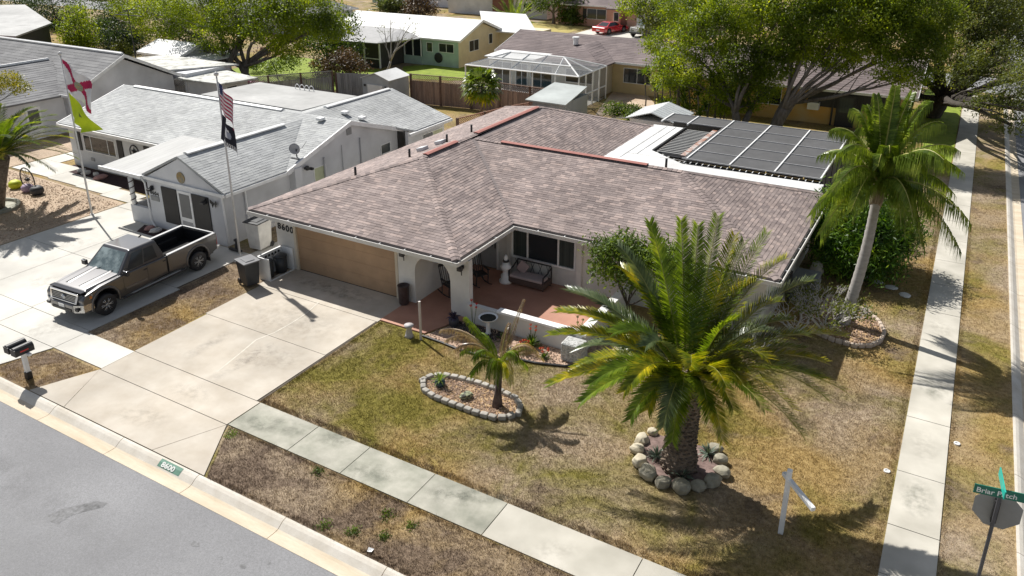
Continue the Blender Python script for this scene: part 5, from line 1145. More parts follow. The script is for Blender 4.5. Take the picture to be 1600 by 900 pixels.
MB().lathe([(.26, 0), (.27, .08), (.2, .14), (.2, .3), (.13, .36), (.12, .5), (.2, .6), (.22, .68), (.14, .74), (.15, .8)], (-14.1, 23.95, .05), 18).build('pedestal', white, ur, True)
MB().lathe([(.1, .8), (.11, .86), (.07, .95), (.09, 1.02), (.06, 1.12), (.03, 1.16)], (-14.1, 23.95, .05), 12).build('figure', white, ur, True)
MB().lathe([(.12, .86), (.125, .9), (.1, .94)], (-14.1, 23.95, .05), 12).build('scarf', dark, ur, True)
be = thing('patio_sofa', 'brown wicker two seat patio sofa with pale cushions under the picture window', 'sofa', (-13.15, 24.2, .05))
wk = M('wicker', (.10, .07, .06), 20, .6, .3, 90); cu = M('cushion_rose', (.42, .35, .34), 3, .9)
MB().b2((-13.95, 23.85, .12), (-12.4, 24.55, .36)).build('base', wk, be, bevel=.02); MB().b2((-13.88, 23.83, .36), (-12.47, 24.4, .48)).build('seat_cushion', cu, be, bevel=.04)
for x in (-13.92, -12.43): MB().tube([(x, 23.88, .12), (x, 23.88, .62), (x, 24.2, .66), (x, 24.55, .8), (x, 24.55, .12)], .03, 6).build('arm', dark, be); 
for x in (-13.9, -12.45):
    for y in (23.9, 24.5): MB().tube([(x, y, .05), (x, y, .14)], .025, 5).build('leg', dark, be)
MB().tube([(-13.92, 24.55, .85), (-12.43, 24.55, .85)], .03, 6).build('top_rail', dark, be)
for k in range(9): MB().tube([(-13.85+k*.17, 24.55, .4), (-13.85+(k+(1 if k % 2 else -1))*.17, 24.55, .84)], .012, 4).build('back_strut', dark, be)
o = MB().box((-13.55, 24.32, .66), (.42, .14, .42), rx=-.3, ry=.5).build('throw_pillow', M('pillow_rose', (.36, .27, .26), 3, .9), origin=(-13.55, 24.32, .48), bevel=.05); tag(o, 'dusty rose throw pillow leaning on the wicker sofa', 'pillow')
bb = thing('bird_bath', 'shallow white bird bath with dark water in front of the low wall', 'bird bath', (-12.6, 20.2, 0))
MB().lathe([(.14, 0), (.08, .1), (.07, .5), (.1, .55)], (-12.6, 20.2, 0), 12).build('stem', white, bb, True); MB().lathe([(.08, .53), (.25, .58), (.33, .66), (.35, .68), (.32, .67), (.22, .61), (.02, .6)], (-12.6, 20.2, 0), 22).build('basin', white, bb, True)
MB().lathe([(.29, .645), (.01, .647)], (-12.6, 20.2, 0), 18).build('water', M('dark_water', (.02, .03, .03), 2, .05), bb)
o = MB().tube([(-14.38, 18.75, 0), (-14.38, 18.75, 1.45)], .045, 8).build('slim_post', M('post_pale', (.55, .5, .48), 3, .6), origin=(-14.38, 18.75, 0)); tag(o, 'slim pale bare post at the corner of the red walkway', 'post')
o = MB().lathe([(.17, 0), (.13, .08), (.09, .3), (.16, .42), (.17, .45)], (-14.85, 18.72, 0), 12).build('shell_ornament', M('shell_grey', (.42, .4, .4), 6, .7), origin=(-14.85, 18.72, 0), smooth=True); tag(o, 'small grey shell shaped ornament beside the slim post', 'ornament')
# ---------------------------------------------------------------- mailboxes, signs
mbx = thing('mailbox_pair', 'pair of black mailboxes with red mark on one white post at the kerb', 'mailbox', (-23.5, 10.75, 0))
MB().b2((-23.56, 10.69, .0), (-23.44, 10.81, .98)).build('post', white, mbx); MB().b2((-23.95, 10.7, .93), (-23.1, 10.8, 1.0)).build('cross_arm', white, mbx)
MB().b2((-23.58, 10.67, 0), (-23.42, 10.83, .26)).build('post_base', black, mbx)
for x in (-23.72, -23.36):
    n = 8; P = [(-.13, 0), (.13, 0)]+[(.13*cos(pi*i/n), .14+.13*sin(pi*i/n)) for i in range(n+1)]
    m = len(P); v = [(x+p[0], 10.42, 1.0+p[1]) for p in P]+[(x+p[0], 10.98, 1.0+p[1]) for p in P]
    b_ = MB().add(v, [tuple(range(m)), tuple(range(m, 2*m))[::-1]]+[((i+1) % m, i, m+i, m+(i+1) % m) for i in range(m)]).build('box', black, mbx)
    MB().b2((x-.13, 10.40, 1.0), (x+.13, 10.42, 1.22)).build('flap', dark, mbx)
MB().b2((-23.228, 10.55, 1.10), (-23.222, 10.8, 1.14)).build('red_mark', M('mark_red', (.55, .03, .03), 3, .5), mbx)
wc = thing('cross_sign_post', 'white wooden sale sign post with bare arm standing in the lawn', 'sign post', (-1.86, 15.75, 0))
MB().prism([(-1.915, 15.695), (-1.805, 15.695), (-1.805, 15.805), (-1.915, 15.805)], 0, 1.78).add([(-1.915, 15.695, 1.78), (-1.805, 15.695, 1.78), (-1.805, 15.805, 1.78), (-1.915, 15.805, 1.78), (-1.86, 15.75, 1.83)], [(0, 1, 4), (1, 2, 4), (2, 3, 4), (3, 0, 4)]).build('post', white, wc)
a = Vector((-2.03, 15.86, 1.54)); b = Vector((-1.22, 15.0, 1.50)); m = (a+b)/2; d = b-a
MB().box(m+Vector((.03, .05, 0)), (d.length, .10, .10), rz=math.atan2(d.y, d.x), ry=.02).build('arm', white, wc, bevel=.01)
sp = thing('street_sign', 'green Briar Patch street sign on a dark post backed by a grey octagon', 'street sign', (2.0, 15.33, 0))
MB().tube([(2.0, 15.33, 0), (2.0, 15.33, 3.02)], .035, 8).build('post', M('sign_post', (.09, .09, .10), 3, .5, metal=.3), sp)
gsg = M('sign_green', (.012, .16, .11), 3, .4)
bd = MB().box((2.05, 15.30, 3.12), (1.02, .02, .2), rz=radians(9)).build('name_blade', gsg, sp)
c9, s9 = cos(radians(9)), sin(radians(9))
o3 = Vector((2.05, 15.30, 3.12))+Vector((c9, s9, 0))*-.47+Vector((s9, -c9, 0))*.013+Vector((0, 0, -.06))
text_obj('street_name', 'Briar Patch', .155, white, bd, (o3, (c9, s9, 0), (0, 0, 1)), .006, .002, sx=1.0)
text_obj('street_suffix', 'DR', .075, white, bd, (o3+Vector((c9, s9, 0))*.86, (c9, s9, 0), (0, 0, 1)), .006, .001)
MB().box((1.98, 15.33, 3.33), (.02, .78, .17), rz=radians(6)).build('cross_blade', M('sign_teal', (.02, .38, .30), 3, .4), sp)
oc = [(2.03+.44*cos(radians(22.5+45*k)), 15.45, 2.62+.44*sin(radians(22.5+45*k))) for k in range(8)]
MB().add(oc+[(p[0], 15.453, p[2]) for p in oc], [tuple(range(8)), tuple(range(8, 16))[::-1]]+[((i+1) % 8, i, 8+i, 8+(i+1) % 8) for i in range(8)]).build('octagon_back', M('sign_back', (.27, .28, .29), 2, .5, metal=.3), sp)
MB().box((2.0, 15.40, 2.62), (.1, .1, .5)).build('bracket', dark, sp)
for lb, x, y in (('small round white ground marker left of the side sidewalk', .04, 19.32), ('small round white ground marker right of the side sidewalk', 1.56, 21.5)):
    o = MB().lathe([(.08, .0), (.08, .04), (.05, .045), (.04, .02)], (x, y, 0), 14).build('ground_marker', white, origin=(x, y, 0)); tag(o, lb, 'ground marker')
# pool equipment / utility cabinet on the right side wall
eq = thing('utility_cabinet', 'dark grey pool equipment cabinet with pipes beside the right side wall', 'cabinet', (-3.85, 28.6, 0))
MB().b2((-4.25, 28.0, 0), (-3.35, 29.0, .95)).build('cabinet', M('cabinet_grey', (.16, .165, .17), 3, .6), eq, bevel=.03); MB().b2((-4.27, 27.98, .62), (-3.33, 29.02, .66)).build('band', M('band_grey', (.35, .36, .37), 3, .5), eq)
MB().rock((-3.7, 30.2, .45), (.5, .5, .8), 3).build('filter_tank', M('tank_tan', (.4, .38, .34), 3, .6), eq, True)
for k in range(3): MB().tube([(-4.2, 27.4+k*.15, .1), (-4.2, 27.4+k*.15, 1.3), (-4.45, 27.4+k*.15, 1.3)], .03, 6).build('pipe', dark, eq)
# neighbour's garden pieces
wh = thing('wagon_wheel', 'dark iron wagon wheel standing on the gravel with a lilac ornament', 'wagon wheel', (-41.0, 20.95, 0))
MB().tube([(-41.0+.62*cos(t*pi/14), 20.95, .62+.62*sin(t*pi/14)) for t in range(29)], .035, 6, cap=False).build('rim', dark, wh)
for k in range(6): a = k*pi/6; MB().tube([(-41+.6*cos(a), 20.95, .62+.6*sin(a)), (-41-.6*cos(a), 20.95, .62-.6*sin(a))], .012, 4).build('spoke', dark, wh)
MB().lathe([(.09, -.08), (.09, .08)], (-41, 20.95, .62), 10, axis='y').build('hub', dark, wh)
for nm, lb, x, c, r in (('lilac_ornament', 'lilac ornament at the foot of the wagon wheel', -40.9, (.36, .27, .38), .3), ('dark_pot', 'round black and grey pot right of the wagon wheel', -40.05, (.05, .05, .055), .34), ('lime_pot', 'lime yellow pot left of the wagon wheel', -42.0, (.5, .55, .02), .32)):
    o = MB().lathe([(r*.6, 0), (r, r*.5), (r*.95, r), (r*.6, r*1.35), (.02, r*1.3)], (x, 20.8, 0), 14).build(nm, M(nm, c, 5, .6), origin=(x, 20.8, 0), smooth=True); tag(o, lb, 'pot' if 'pot' in nm else 'ornament')
o = MB().lathe([(1.15, 0), (1.2, .16), (1.05, .18), (1.0, .05)], (-39.9, 18.5, 0), 28).build('palm_ring', conc_w, origin=(-39.9, 18.5, 0)); tag(o, 'round pale concrete kerb ring around the left date palm', 'planter ring')
# rocks in the dark bed of the neighbour
for k, (x, y, w_) in enumerate([(-41.6, 24.2, .5), (-41.0, 24.1, .6), (-40.3, 24.2, .45), (-39.6, 24.0, .8), (-30.9, 20.55, .5), (-30.4, 20.5, .55)]):
    mt = M('rock_white', (.6, .58, .55), 6, .8) if k not in (3, 4) else M('rock_rose', (.42, .24, .22), 6, .8)
    o = MB().rock((x, y, .1), (w_, w_*.7, .24), 60+k).build('garden_stone', mt, origin=(x, y, 0), smooth=True)
    tag(o, ['white garden stone at the left end of the long dark bed', 'second white garden stone from the left in the long dark bed', 'third white garden stone in the long dark bed', 'wide rosy garden stone in the long dark bed', 'rosy stone in the small bed behind the pickup truck', 'white stone in the small bed behind the pickup truck'][k], 'garden stone')
o = MB().rock((-24.5, 12.62, .05), (.01, .01, .01), 0)
# ---------------------------------------------------------------- vegetation
def leafmat(name, a, b, c, trans=.35, island=.32, rough=.5, scale=.9):
    st = [(0, tuple(x*.45 for x in a)), (.35, a), (.7, b), (1, c)]
    m = bpy.data.materials.new(name); m.use_nodes = True; nt = m.node_tree; bs = nt.nodes['Principled BSDF']
    geo = nt.nodes.new('ShaderNodeNewGeometry'); n1 = noise_n(nt, geo.outputs['Position'], scale, 3, .6)
    f = math_n(nt, 'ADD', math_n(nt, 'MULTIPLY', geo.outputs['Random Per Island'], island), math_n(nt, 'MULTIPLY', math_n(nt, 'SUBTRACT', n1, .35), 2.0))
    col = ramp(nt, f, st); nt.links.new(col, bs.inputs['Base Color']); bs.inputs['Roughness'].default_value = rough; bs.inputs['Specular IOR Level'].default_value = .35
    t = nt.nodes.new('ShaderNodeBsdfTranslucent'); nt.links.new(mixc(nt, 1.0, col, (1.6, 1.5, .6), 'MULTIPLY'), t.inputs[0])
    mx = nt.nodes.new('ShaderNodeMixShader'); mx.inputs[0].default_value = trans
    nt.links.new(bs.outputs[0], mx.inputs[1]); nt.links.new(t.outputs[0], mx.inputs[2]); nt.links.new(mx.outputs[0], nt.nodes['Material Output'].inputs[0])
    MAT[name] = m; return m
lf_oak = leafmat('leaf_bright', (.11, .165, .012), (.27, .34, .02), (.50, .54, .035), trans=.5, scale=.4)  # broad tone noise stands in for sunlit and shaded leaf clumps
lf_dark = leafmat('leaf_dark', (.045, .08, .014), (.11, .17, .02), (.21, .28, .035), trans=.42)
lf_olive = leafmat('leaf_olive', (.07, .09, .022), (.17, .20, .04), (.31, .33, .08), trans=.42, scale=.4)  # lit and shaded clumps imitated in the leaf colour here too
lf_pine = leafmat('leaf_pine', (.025, .05, .02), (.06, .10, .03), (.11, .16, .05))
lf_mango = leafmat('leaf_mango', (.035, .09, .006), (.12, .23, .014), (.32, .40, .03), rough=.45)
lf_brt = leafmat('leaf_fresh', (.08, .13, .02), (.17, .25, .035), (.32, .40, .08))
lf_red = leafmat('leaf_rusty', (.08, .05, .03), (.16, .10, .05), (.28, .15, .09), trans=.2)
lf_yel = leafmat('leaf_yellow', (.16, .17, .01), (.34, .30, .015), (.5, .42, .03))
bark = M('bark_grey', [(.3, (.10, .085, .07)), (.7, (.24, .21, .185))], 3, .95, .8, 12, stretch=(2, 2, .5), bdist=.08)
bark_d = M('bark_dark', [(.3, (.04, .033, .028)), (.7, (.10, .085, .07))], 3, .95, .8, 12, stretch=(2, 2, .5), bdist=.08)
def leaves(name, clumps, n, size, mat, parent, seed=0, aspect=.5, shell=.35, flat=.75, droop=0, sub=None):
    """clumps: (centre, radius). leaves gathered in sprays on each clump's shell"""
    R = np.random.RandomState(seed); C = np.array([tuple(c[0]) for c in clumps], float); Rr = np.array([c[1] for c in clumps], float)
    pr = Rr**2/np.sum(Rr**2); per = 12; ns = max(1, n//per)
    ci = R.choice(len(clumps), ns, p=pr)
    d = R.normal(size=(ns, 3)); d /= np.linalg.norm(d, axis=1)[:, None]; d[:, 2] = d[:, 2]*.9+.12
    rad = (1-shell*R.rand(ns)**1.3)*(1+.22*np.sin(d[:, 0]*5+ci)*np.cos(d[:, 1]*6+ci*2))
    S = C[ci]+d*(Rr[ci]*rad)[:, None]*np.array([1, 1, flat])
    idx = np.repeat(np.arange(ns), per); sp = size*1.7
    P = S[idx]+R.normal(size=(len(idx), 3))*sp*np.array([.8, .8, .5])
    a = R.normal(size=(len(idx), 3))+d[idx]*.6; a[:, 2] -= droop; a /= np.linalg.norm(a, axis=1)[:, None]
    nz = R.normal(size=(len(idx), 3))*.6+d[idx]*.5+np.array([0, 0, .8]); b = np.cross(a, nz); b /= np.linalg.norm(b, axis=1)[:, None]+1e-9
    L = size*(.6+.8*R.rand(len(idx)))[:, None]; w = L*aspect
    V = np.stack([P-a*L*.5, P+b*w*.5, P+a*L*.5, P-b*w*.5], 1).reshape(-1, 3)
    F = np.arange(len(V)).reshape(-1, 4)
    return np_mesh(name, V, F, mat, parent)
def limb(mb, p, q, r0, r1, seed, bend=.12, n=6):
    R = random.Random(seed); p, q = Vector(p), Vector(q); L = (q-p).length
    o1 = Vector((R.uniform(-1, 1), R.uniform(-1, 1), R.uniform(-.3, .6)))*L*bend; pts = []
    for i in range(n+1):
        t = i/n; pts.append(p+(q-p)*t+o1*sin(pi*t)+Vector((R.uniform(-1, 1), R.uniform(-1, 1), R.uniform(-1, 1)))*L*.015*(0 < i < n))
    mb.tube(pts, [r0+(r1-r0)*i/n for i in range(n+1)], 7); return pts
def tree(name, label, base, clumps, n, size, lmat, bmat, trunks=1, r=.3, fork=.35, group=None, seed=0, twigs=True, cat='tree', stem=True, aspect=.5, spread=.25, droop=0, shell=.35, flat=.75):
    t = thing(name, label, cat, tuple(base), group=group); R = random.Random(seed); base = Vector(base)
    if stem:
        mb = MB(); cs = [Vector(c[0]) for c in clumps]; cen = sum(cs, Vector())/len(cs)
        for k in range(trunks):
            off = Vector((R.uniform(-1, 1), R.uniform(-1, 1), 0))*r*1.1*(trunks > 1)
            f = base+off+(cen-base)*fork+Vector((R.uniform(-1, 1), R.uniform(-1, 1), 0))*spread*2*(trunks > 1)
            limb(mb, base+off-Vector((0, 0, .1)), f, r, r*.68, seed+k, .06)
            for j, c in enumerate(cs):
                if j % trunks != k: continue
                pts = limb(mb, f, c, r*.5, r*.14, seed+31*j, .12)
                if twigs:
                    for m in range(4):
                        a = pts[2+m]; e = c+Vector((R.uniform(-1, 1), R.uniform(-1, 1), R.uniform(-.4, .9)))*clumps[j][1]*.8
                        limb(mb, a, e, r*.14, r*.03, seed+m*7+j, .12, 4)
        mb.build('trunk', bmat, t, True)
    leaves('crown', clumps, n, size, lmat, t, seed, aspect=aspect, droop=droop, shell=shell, flat=flat)
    return t
def cl(lst): return [(PY(px, py, y), r) for px, py, y, r in lst]
random.seed(5)
# big twin-stemmed trees behind the pool cage
tree('shade_tree', 'large bright green tree with several grey trunks left of the twin, behind the pool cage', (-11.6, 49.8, 0),
     cl([(1060, 110, 50, 1.9), (1110, 50, 51, 2.4), (1165, 100, 50, 2.0), (1080, 10, 53, 2.4), (1160, 10, 51, 2.4), (1040, 70, 53, 1.5), (1215, 60, 50, 2.0), (1130, 140, 51, 1.5), (1230, 5, 50, 2.2), (1140, 165, 51.5, .9), (1190, 140, 50.5, 1.2), (1165, 165, 51, .8), (1205, 105, 50, 1.4)]), 70000, .155, lf_oak, bark, trunks=3, r=.27, fork=.35, seed=3, spread=.5)
tree('shade_tree', 'large bright green tree with leaning forked grey trunks before the orange house', (-10.0, 50.3, 0),
     cl([(1280, 45, 50, 2.0), (1340, 30, 50, 2.2), (1400, 60, 50, 1.9), (1300, -20, 51, 2.4), (1385, -10, 51, 2.4), (1440, 20, 51, 2.0), (1395, 110, 49, 1.1), (1310, 95, 50, 1.1), (1445, 75, 50, 1.4), (1240, 75, 50, 1.3), (1425, 120, 49.5, 1.1), (1345, 75, 49.5, 1.3), (1270, 90, 50, 1.0)]), 68000, .155, lf_oak, bark, trunks=4, r=.25, fork=.34, seed=8, spread=.7)
tree('oak_tree', 'wide dark live oak with twisting bare limbs over the far side sidewalk', (-1.6, 62, 0),
     cl([(1440, 120, 60, 1.5), (1475, 60, 62, 2.3), (1530, 30, 62, 2.6), (1510, 120, 58, 1.4), (1560, 95, 58, 1.9), (1590, 150, 54, 1.7), (1540, 165, 53, 1.1), (1595, 40, 62, 2.6), (1480, 0, 64, 3), (1560, -10, 64, 3), (1425, 150, 60, .8), (1580, 195, 50, 1.0), (1640, 120, 52, 2.4), (1500, 85, 60, 1.6), (1565, 65, 62, 2.2), (1450, 40, 63, 2.0), (1655, 190, 48, 1.8)]), 60000, .15, lf_olive, bark_d, r=.6, fork=.3, seed=12, shell=.5)
# spreading tree behind the left fence
tree('spreading_tree', 'huge spreading tree with pale grey limbs behind the lattice topped grey fence', (-51.6, 45.2, 0),
     cl([(250, 30, 47, 3.0), (310, 10, 47, 3.0), (375, 25, 46, 2.8), (430, 40, 46, 2.6), (480, 20, 47, 2.6), (345, 60, 45, 2.0), (510, 45, 47, 1.7), (280, 60, 46, 1.6), (450, -15, 48, 3), (360, -25, 48, 3), (450, 75, 47, 1.6), (215, 10, 49, 2.4)]), 80000, .18, lf_oak, bark, trunks=3, r=.36, fork=.28, seed=21, spread=.9)
tree('dark_tree', 'dense darker green tree right of the spreading tree near the white bungalow roof', G(505, 112), cl([(500, 60, 53, 2.0), (530, 40, 54, 1.8), (515, 85, 52, 1.7), (545, 80, 53, 1.3)]), 7500, .22, lf_dark, bark_d, r=.2, seed=24)
tree('rusty_shrub', 'tangled rusty red and green shrub left of the grey garden shed', (-44.5, 50.5, 0), cl([(505, 108, 50.5, 1.1), (530, 100, 50.5, 1.3), (555, 105, 50.5, 1.1), (540, 90, 51, 1.0)]), 5200, .17, lf_red, bark_d, r=.08, seed=25, cat='shrub')
tree('bright_shrub', 'low bright green shrub under the spreading tree behind the fence', G(420, 112), cl([(400, 100, 50, .8), (425, 105, 50, .8), (450, 100, 50, 1.0)]), 2600, .17, lf_brt, bark_d, r=.05, seed=26, cat='shrub')
tree('bougainvillea', 'magenta flowering bush at the corner of the tall white gable', (-46.2, 40.6, 0), [((-46.3, 41.2, 1.1), .8), ((-45.6, 41.6, .7), .6)], 1500, .15, leafmat('leaf_magenta', (.12, .02, .08), (.4, .04, .26), (.6, .1, .45), trans=.3), bark_d, r=.05, seed=27, cat='shrub')
tree('bougainvillea', 'purple flowering climber inside the shade of the spreading tree', (-50, 47.5, 0), cl([(420, 62, 47.5, .8), (412, 82, 47.5, .6)]), 1000, .15, MAT['leaf_magenta'], bark_d, r=.05, seed=28, cat='shrub')
tree('bare_tree', 'leafless pale grey tree in front of the mint wall', (-43.7, 53.6, 0), cl([(600, 45, 54, .9), (640, 40, 54, .9), (625, 60, 54, .7), (655, 55, 54, .6), (610, 30, 54, .7)]), 500, .1, lf_olive, M('bark_pale', [(.3, (.26, .24, .22)), (.7, (.42, .40, .38))], 4, .9), r=.14, seed=30)
# conifers and broadleaf at the far left
for k, (lb, px, py, y, rs, mt, nn) in enumerate([
    ('dark conifer at the top left behind the grey roofed screen house', 55, 28, 58, 3.4, lf_pine, 9000), ('second dark conifer right of the first at the top left edge', 88, 22, 58, 3.4, lf_pine, 9000),
    ('tall dark green tree behind the ridge of the dark grey roof', 160, 22, 56, 3.4, lf_dark, 11000), ('blue green tree left of the spreading tree at the top left', 190, 45, 52, 2.4, lf_pine, 8000),
    ('mid green rounded tree by the ridge of the dark grey roof', 122, 48, 50, 2.0, lf_oak, 7000), ('dark tree filling the top left corner gap', 25, 5, 70, 4.2, lf_pine, 7000), ('grey green leafless bush left of the white cottage', 192, 75, 50, .8, lf_olive, 900)]):
    c = PY(px, py, y); tree('conifer' if mt is lf_pine else 'garden_tree', lb, (c.x, y, 0), [(c, rs), (c+Vector((rs*.6, 0, -rs*.7)), rs*.8), (c+Vector((-rs*.6, .5, -rs*.8)), rs*.8), (c+Vector((0, 0, rs*.8)), rs*.6), (Vector((c.x, y-.3, max(.8, c.z-rs*1.6))), rs*.7)], nn, .22, mt, bark_d, r=.16, seed=40+k)
tree('yellow_shrub', 'yellow green tree crown poking in at the left edge above the grey roof', (-46.5, 16.5, 0), [(PY(12, 125, 20.8), .62), (PY(32, 138, 20.8), .42), (PY(-10, 135, 20.8), .6)], 2600, .1, lf_yel, bark_d, r=.08, seed=50)
# across the back street
for k, (lb, px, py, y, rs, mt) in enumerate([
    ('tree with pale trunk beside the pink house across the back street', 865, -8, 93, 3.0, lf_dark), ('reddish green shrub mass at the top centre by the pale green house', 655, 10, 84, 1.8, lf_red), ('grey green shrub beside the long grey roof at the top', 612, 8, 84, 1.5, lf_olive),
    ('lacy grey green tree over the grey off-roader', 1035, 30, 82, 2.0, lf_olive), ('bright tree over the right end of the pink house', 1015, 0, 84, 2.6, lf_oak), ('dark hedge left of the pink house', 893, 25, 93, 1.2, lf_dark),
    ('dark tree behind the far pink roof', 960, -25, 108, 4, lf_dark), ('dark tree beyond the far grey house', 740, -30, 112, 4.5, lf_dark), ('distant oak at the far end of the side street', 1500, -20, 90, 5, lf_olive), ('green tree at the top right edge beyond the oak', 1590, 10, 80, 3.2, lf_dark),
    ('shady tree by the back street behind the tan house ridge', 1130, 10, 72, 3.2, lf_dark), ('shady tree behind the orange house roof', 1330, 10, 72, 3.4, lf_dark)]):
    c = PY(px, py, y); tree('street_tree', lb, (c.x, y, 0), [(c, rs), (c+Vector((rs*.8, 0, -rs*.3)), rs*.7), (c+Vector((-rs*.8, .5, -rs*.3)), rs*.7), (c+Vector((0, 0, rs*.6)), rs*.6)], int(2200+rs*rs*280), .28, mt, bark, r=.22, seed=70+k, cat='tree' if rs > 1.6 else 'shrub')
# mango and light green tree by the house
tree('mango_tree', 'dense rounded dark green mango tree behind the ringed palm trunk', (-2.4, 32.2, 0), [((-3.1, 31.6, 1.5), 1.35), ((-1.9, 32.0, 1.5), 1.35), ((-2.6, 32.4, 2.3), 1.35), ((-1.5, 32.8, 1.6), 1.1), ((-3.3, 33.2, 1.8), 1.2), ((-1.9, 31.2, .9), 1.0), ((-3.0, 30.9, .9), .95)], 30000, .2, lf_mango, bark_d, r=.14, fork=.4, seed=90, aspect=.24, droop=.5, flat=.9)
tree('window_tree', 'light airy green tree right of the picture window by the patio wall', (-8.75, 22.9, 0), [((-9.5, 22.9, 2.75), .6), ((-8.8, 23.0, 3.1), .62), ((-8.2, 22.9, 2.75), .6), ((-9.3, 22.6, 2.2), .5), ((-8.5, 22.6, 2.1), .45), ((-7.6, 23.1, 2.95), .6), ((-7.3, 23.0, 2.4), .45)], 7500, .15, lf_brt, bark_d, r=.06, seed=92, aspect=.36, shell=.6)
for k, (x, y, rr, lb) in enumerate([(-21.3, 51.2, .7, 'bright green low bush right of the lean-to shed'), (-19.2, 50.0, .6, 'bright green low bush by the wire fence'), (-20.2, 51.9, .5, 'small bright bush between the pale dirt and the shed')]):
    tree('low_bush', lb, (x, y, 0), [((x, y, rr*.6), rr), ((x+rr*.7, y+.2, rr*.5), rr*.8)], 1500, .14, lf_brt, bark_d, r=.04, seed=95+k, cat='shrub', stem=False)

# ---------------------------------------------------------------- palms
def pal(name, a, b, c): return leafmat(name, a, b, c, trans=.38, island=.35, rough=.28, scale=1.6)
fr_g = pal('frond_green', (.10, .165, .012), (.20, .28, .024), (.35, .40, .04))
fr_b = pal('frond_blue', (.07, .105, .045), (.14, .18, .085), (.24, .28, .14))
fr_y = pal('frond_yellow', (.15, .20, .012), (.40, .37, .02), (.72, .58, .03))
rib_m = M('frond_rib', (.36, .34, .10), 3, .5)
fr_d = pal('frond_dead', (.24, .17, .12), (.38, .29, .22), (.52, .42, .34))
fr_q = pal('frond_queen', (.11, .17, .022), (.22, .30, .045), (.40, .46, .09))
def frond(parent, base, tip, rise, nl, ll, mat, lw=.035, vee=.35, droop=.25, fwd=.75, seed=0, start=.12, side_bias=0, rr=.022, prof=None, name='frond', hang=0):
    R = random.Random(seed); base, tip = Vector(base), Vector(tip)
    ch = tip-base; up = Vector((0, 0, 1)); c = base+ch*.5+up*rise
    def P(t): return base*(1-t)**2+c*2*t*(1-t)+tip*t*t
    def Tn(t): return ((c-base)*(1-t)+(tip-c)*t).normalized()
    V = []; F = []
    # rachis strip
    N = 12; prev = None
    for i in range(N+1):
        t = i/N; p = P(t); tn = Tn(t); s = tn.cross(up); s = s.normalized() if s.length > .05 else Vector((1, 0, 0)); n = s.cross(tn).normalized(); r = rr*(1-.8*t)
        k = len(V); V += [p+s*r, p+n*r*1.3, p-s*r, p-n*r]
        if i:
            for j in range(4): F.append((k-4+j, k-4+(j+1) % 4, k+(j+1) % 4, k+j))
    for i in range(nl):
        t = start+(1-start)*(i+.5)/nl; p = P(t); tn = Tn(t); s = tn.cross(up); s = s.normalized() if s.length > .05 else Vector((1, 0, 0)); n = s.cross(tn).normalized()
        Lf = ll*((min(1, (t-start)/.25+.45))*(1-.5*max(0, t-.5)/.5) if prof is None else prof(t))
        for sd in (-1, 1):
            L = Lf*R.uniform(.82, 1.1); d = (s*sd+tn*(fwd+t*.7+R.uniform(-.12, .12))+n*(vee+R.uniform(-.12, .12))).normalized()
            a = p; b = a+d*L*.5-up*L*droop*.12; e = a+d*L*(1-.6*hang)-up*L*(droop*.55+hang*.85)+Vector((R.uniform(-1, 1), R.uniform(-1, 1), 0))*L*.04
            w = (tn*.8-n*.3*sd).normalized()*lw*.5
            if hang: b = a+d*L*.4-up*L*hang*.18
            k = len(V); V += [a-w*.6, a+w*.6, b+w, b-w, e]; F += [(k, k+1, k+2, k+3), (k+3, k+2, k+4, k+4)]
    Ft = [f for f in F]
    off = WL[parent.name]; me = bpy.data.meshes.new(name)
    me.from_pydata([tuple(v-off) for v in V], [], [f if f[2] != f[3] else f[:3] for f in Ft]); me.materials.append(mat); me.materials.append(rib_m); me.polygons.foreach_set('material_index', [1]*48+[0]*(len(Ft)-48)); me.update()
    o = mesh_obj(name, me, parent); WL[o.name] = off; return o
def tip_at(px, py, base, L, near):
    """the point a chord L from the base that is seen at this pixel of the photograph"""
    d = ray(px, py).normalized(); o = Vector((0, 0, CAM_H)); m = o-base; b = m.dot(d); c = m.length_squared-L*L; D = b*b-c
    if D <= 0: return o+d*(-b)
    s = -b-sqrt(D) if near else -b+sqrt(D); p = o+d*s
    if p.z < .15: p = o+d*(-b-sqrt(D))
    return p
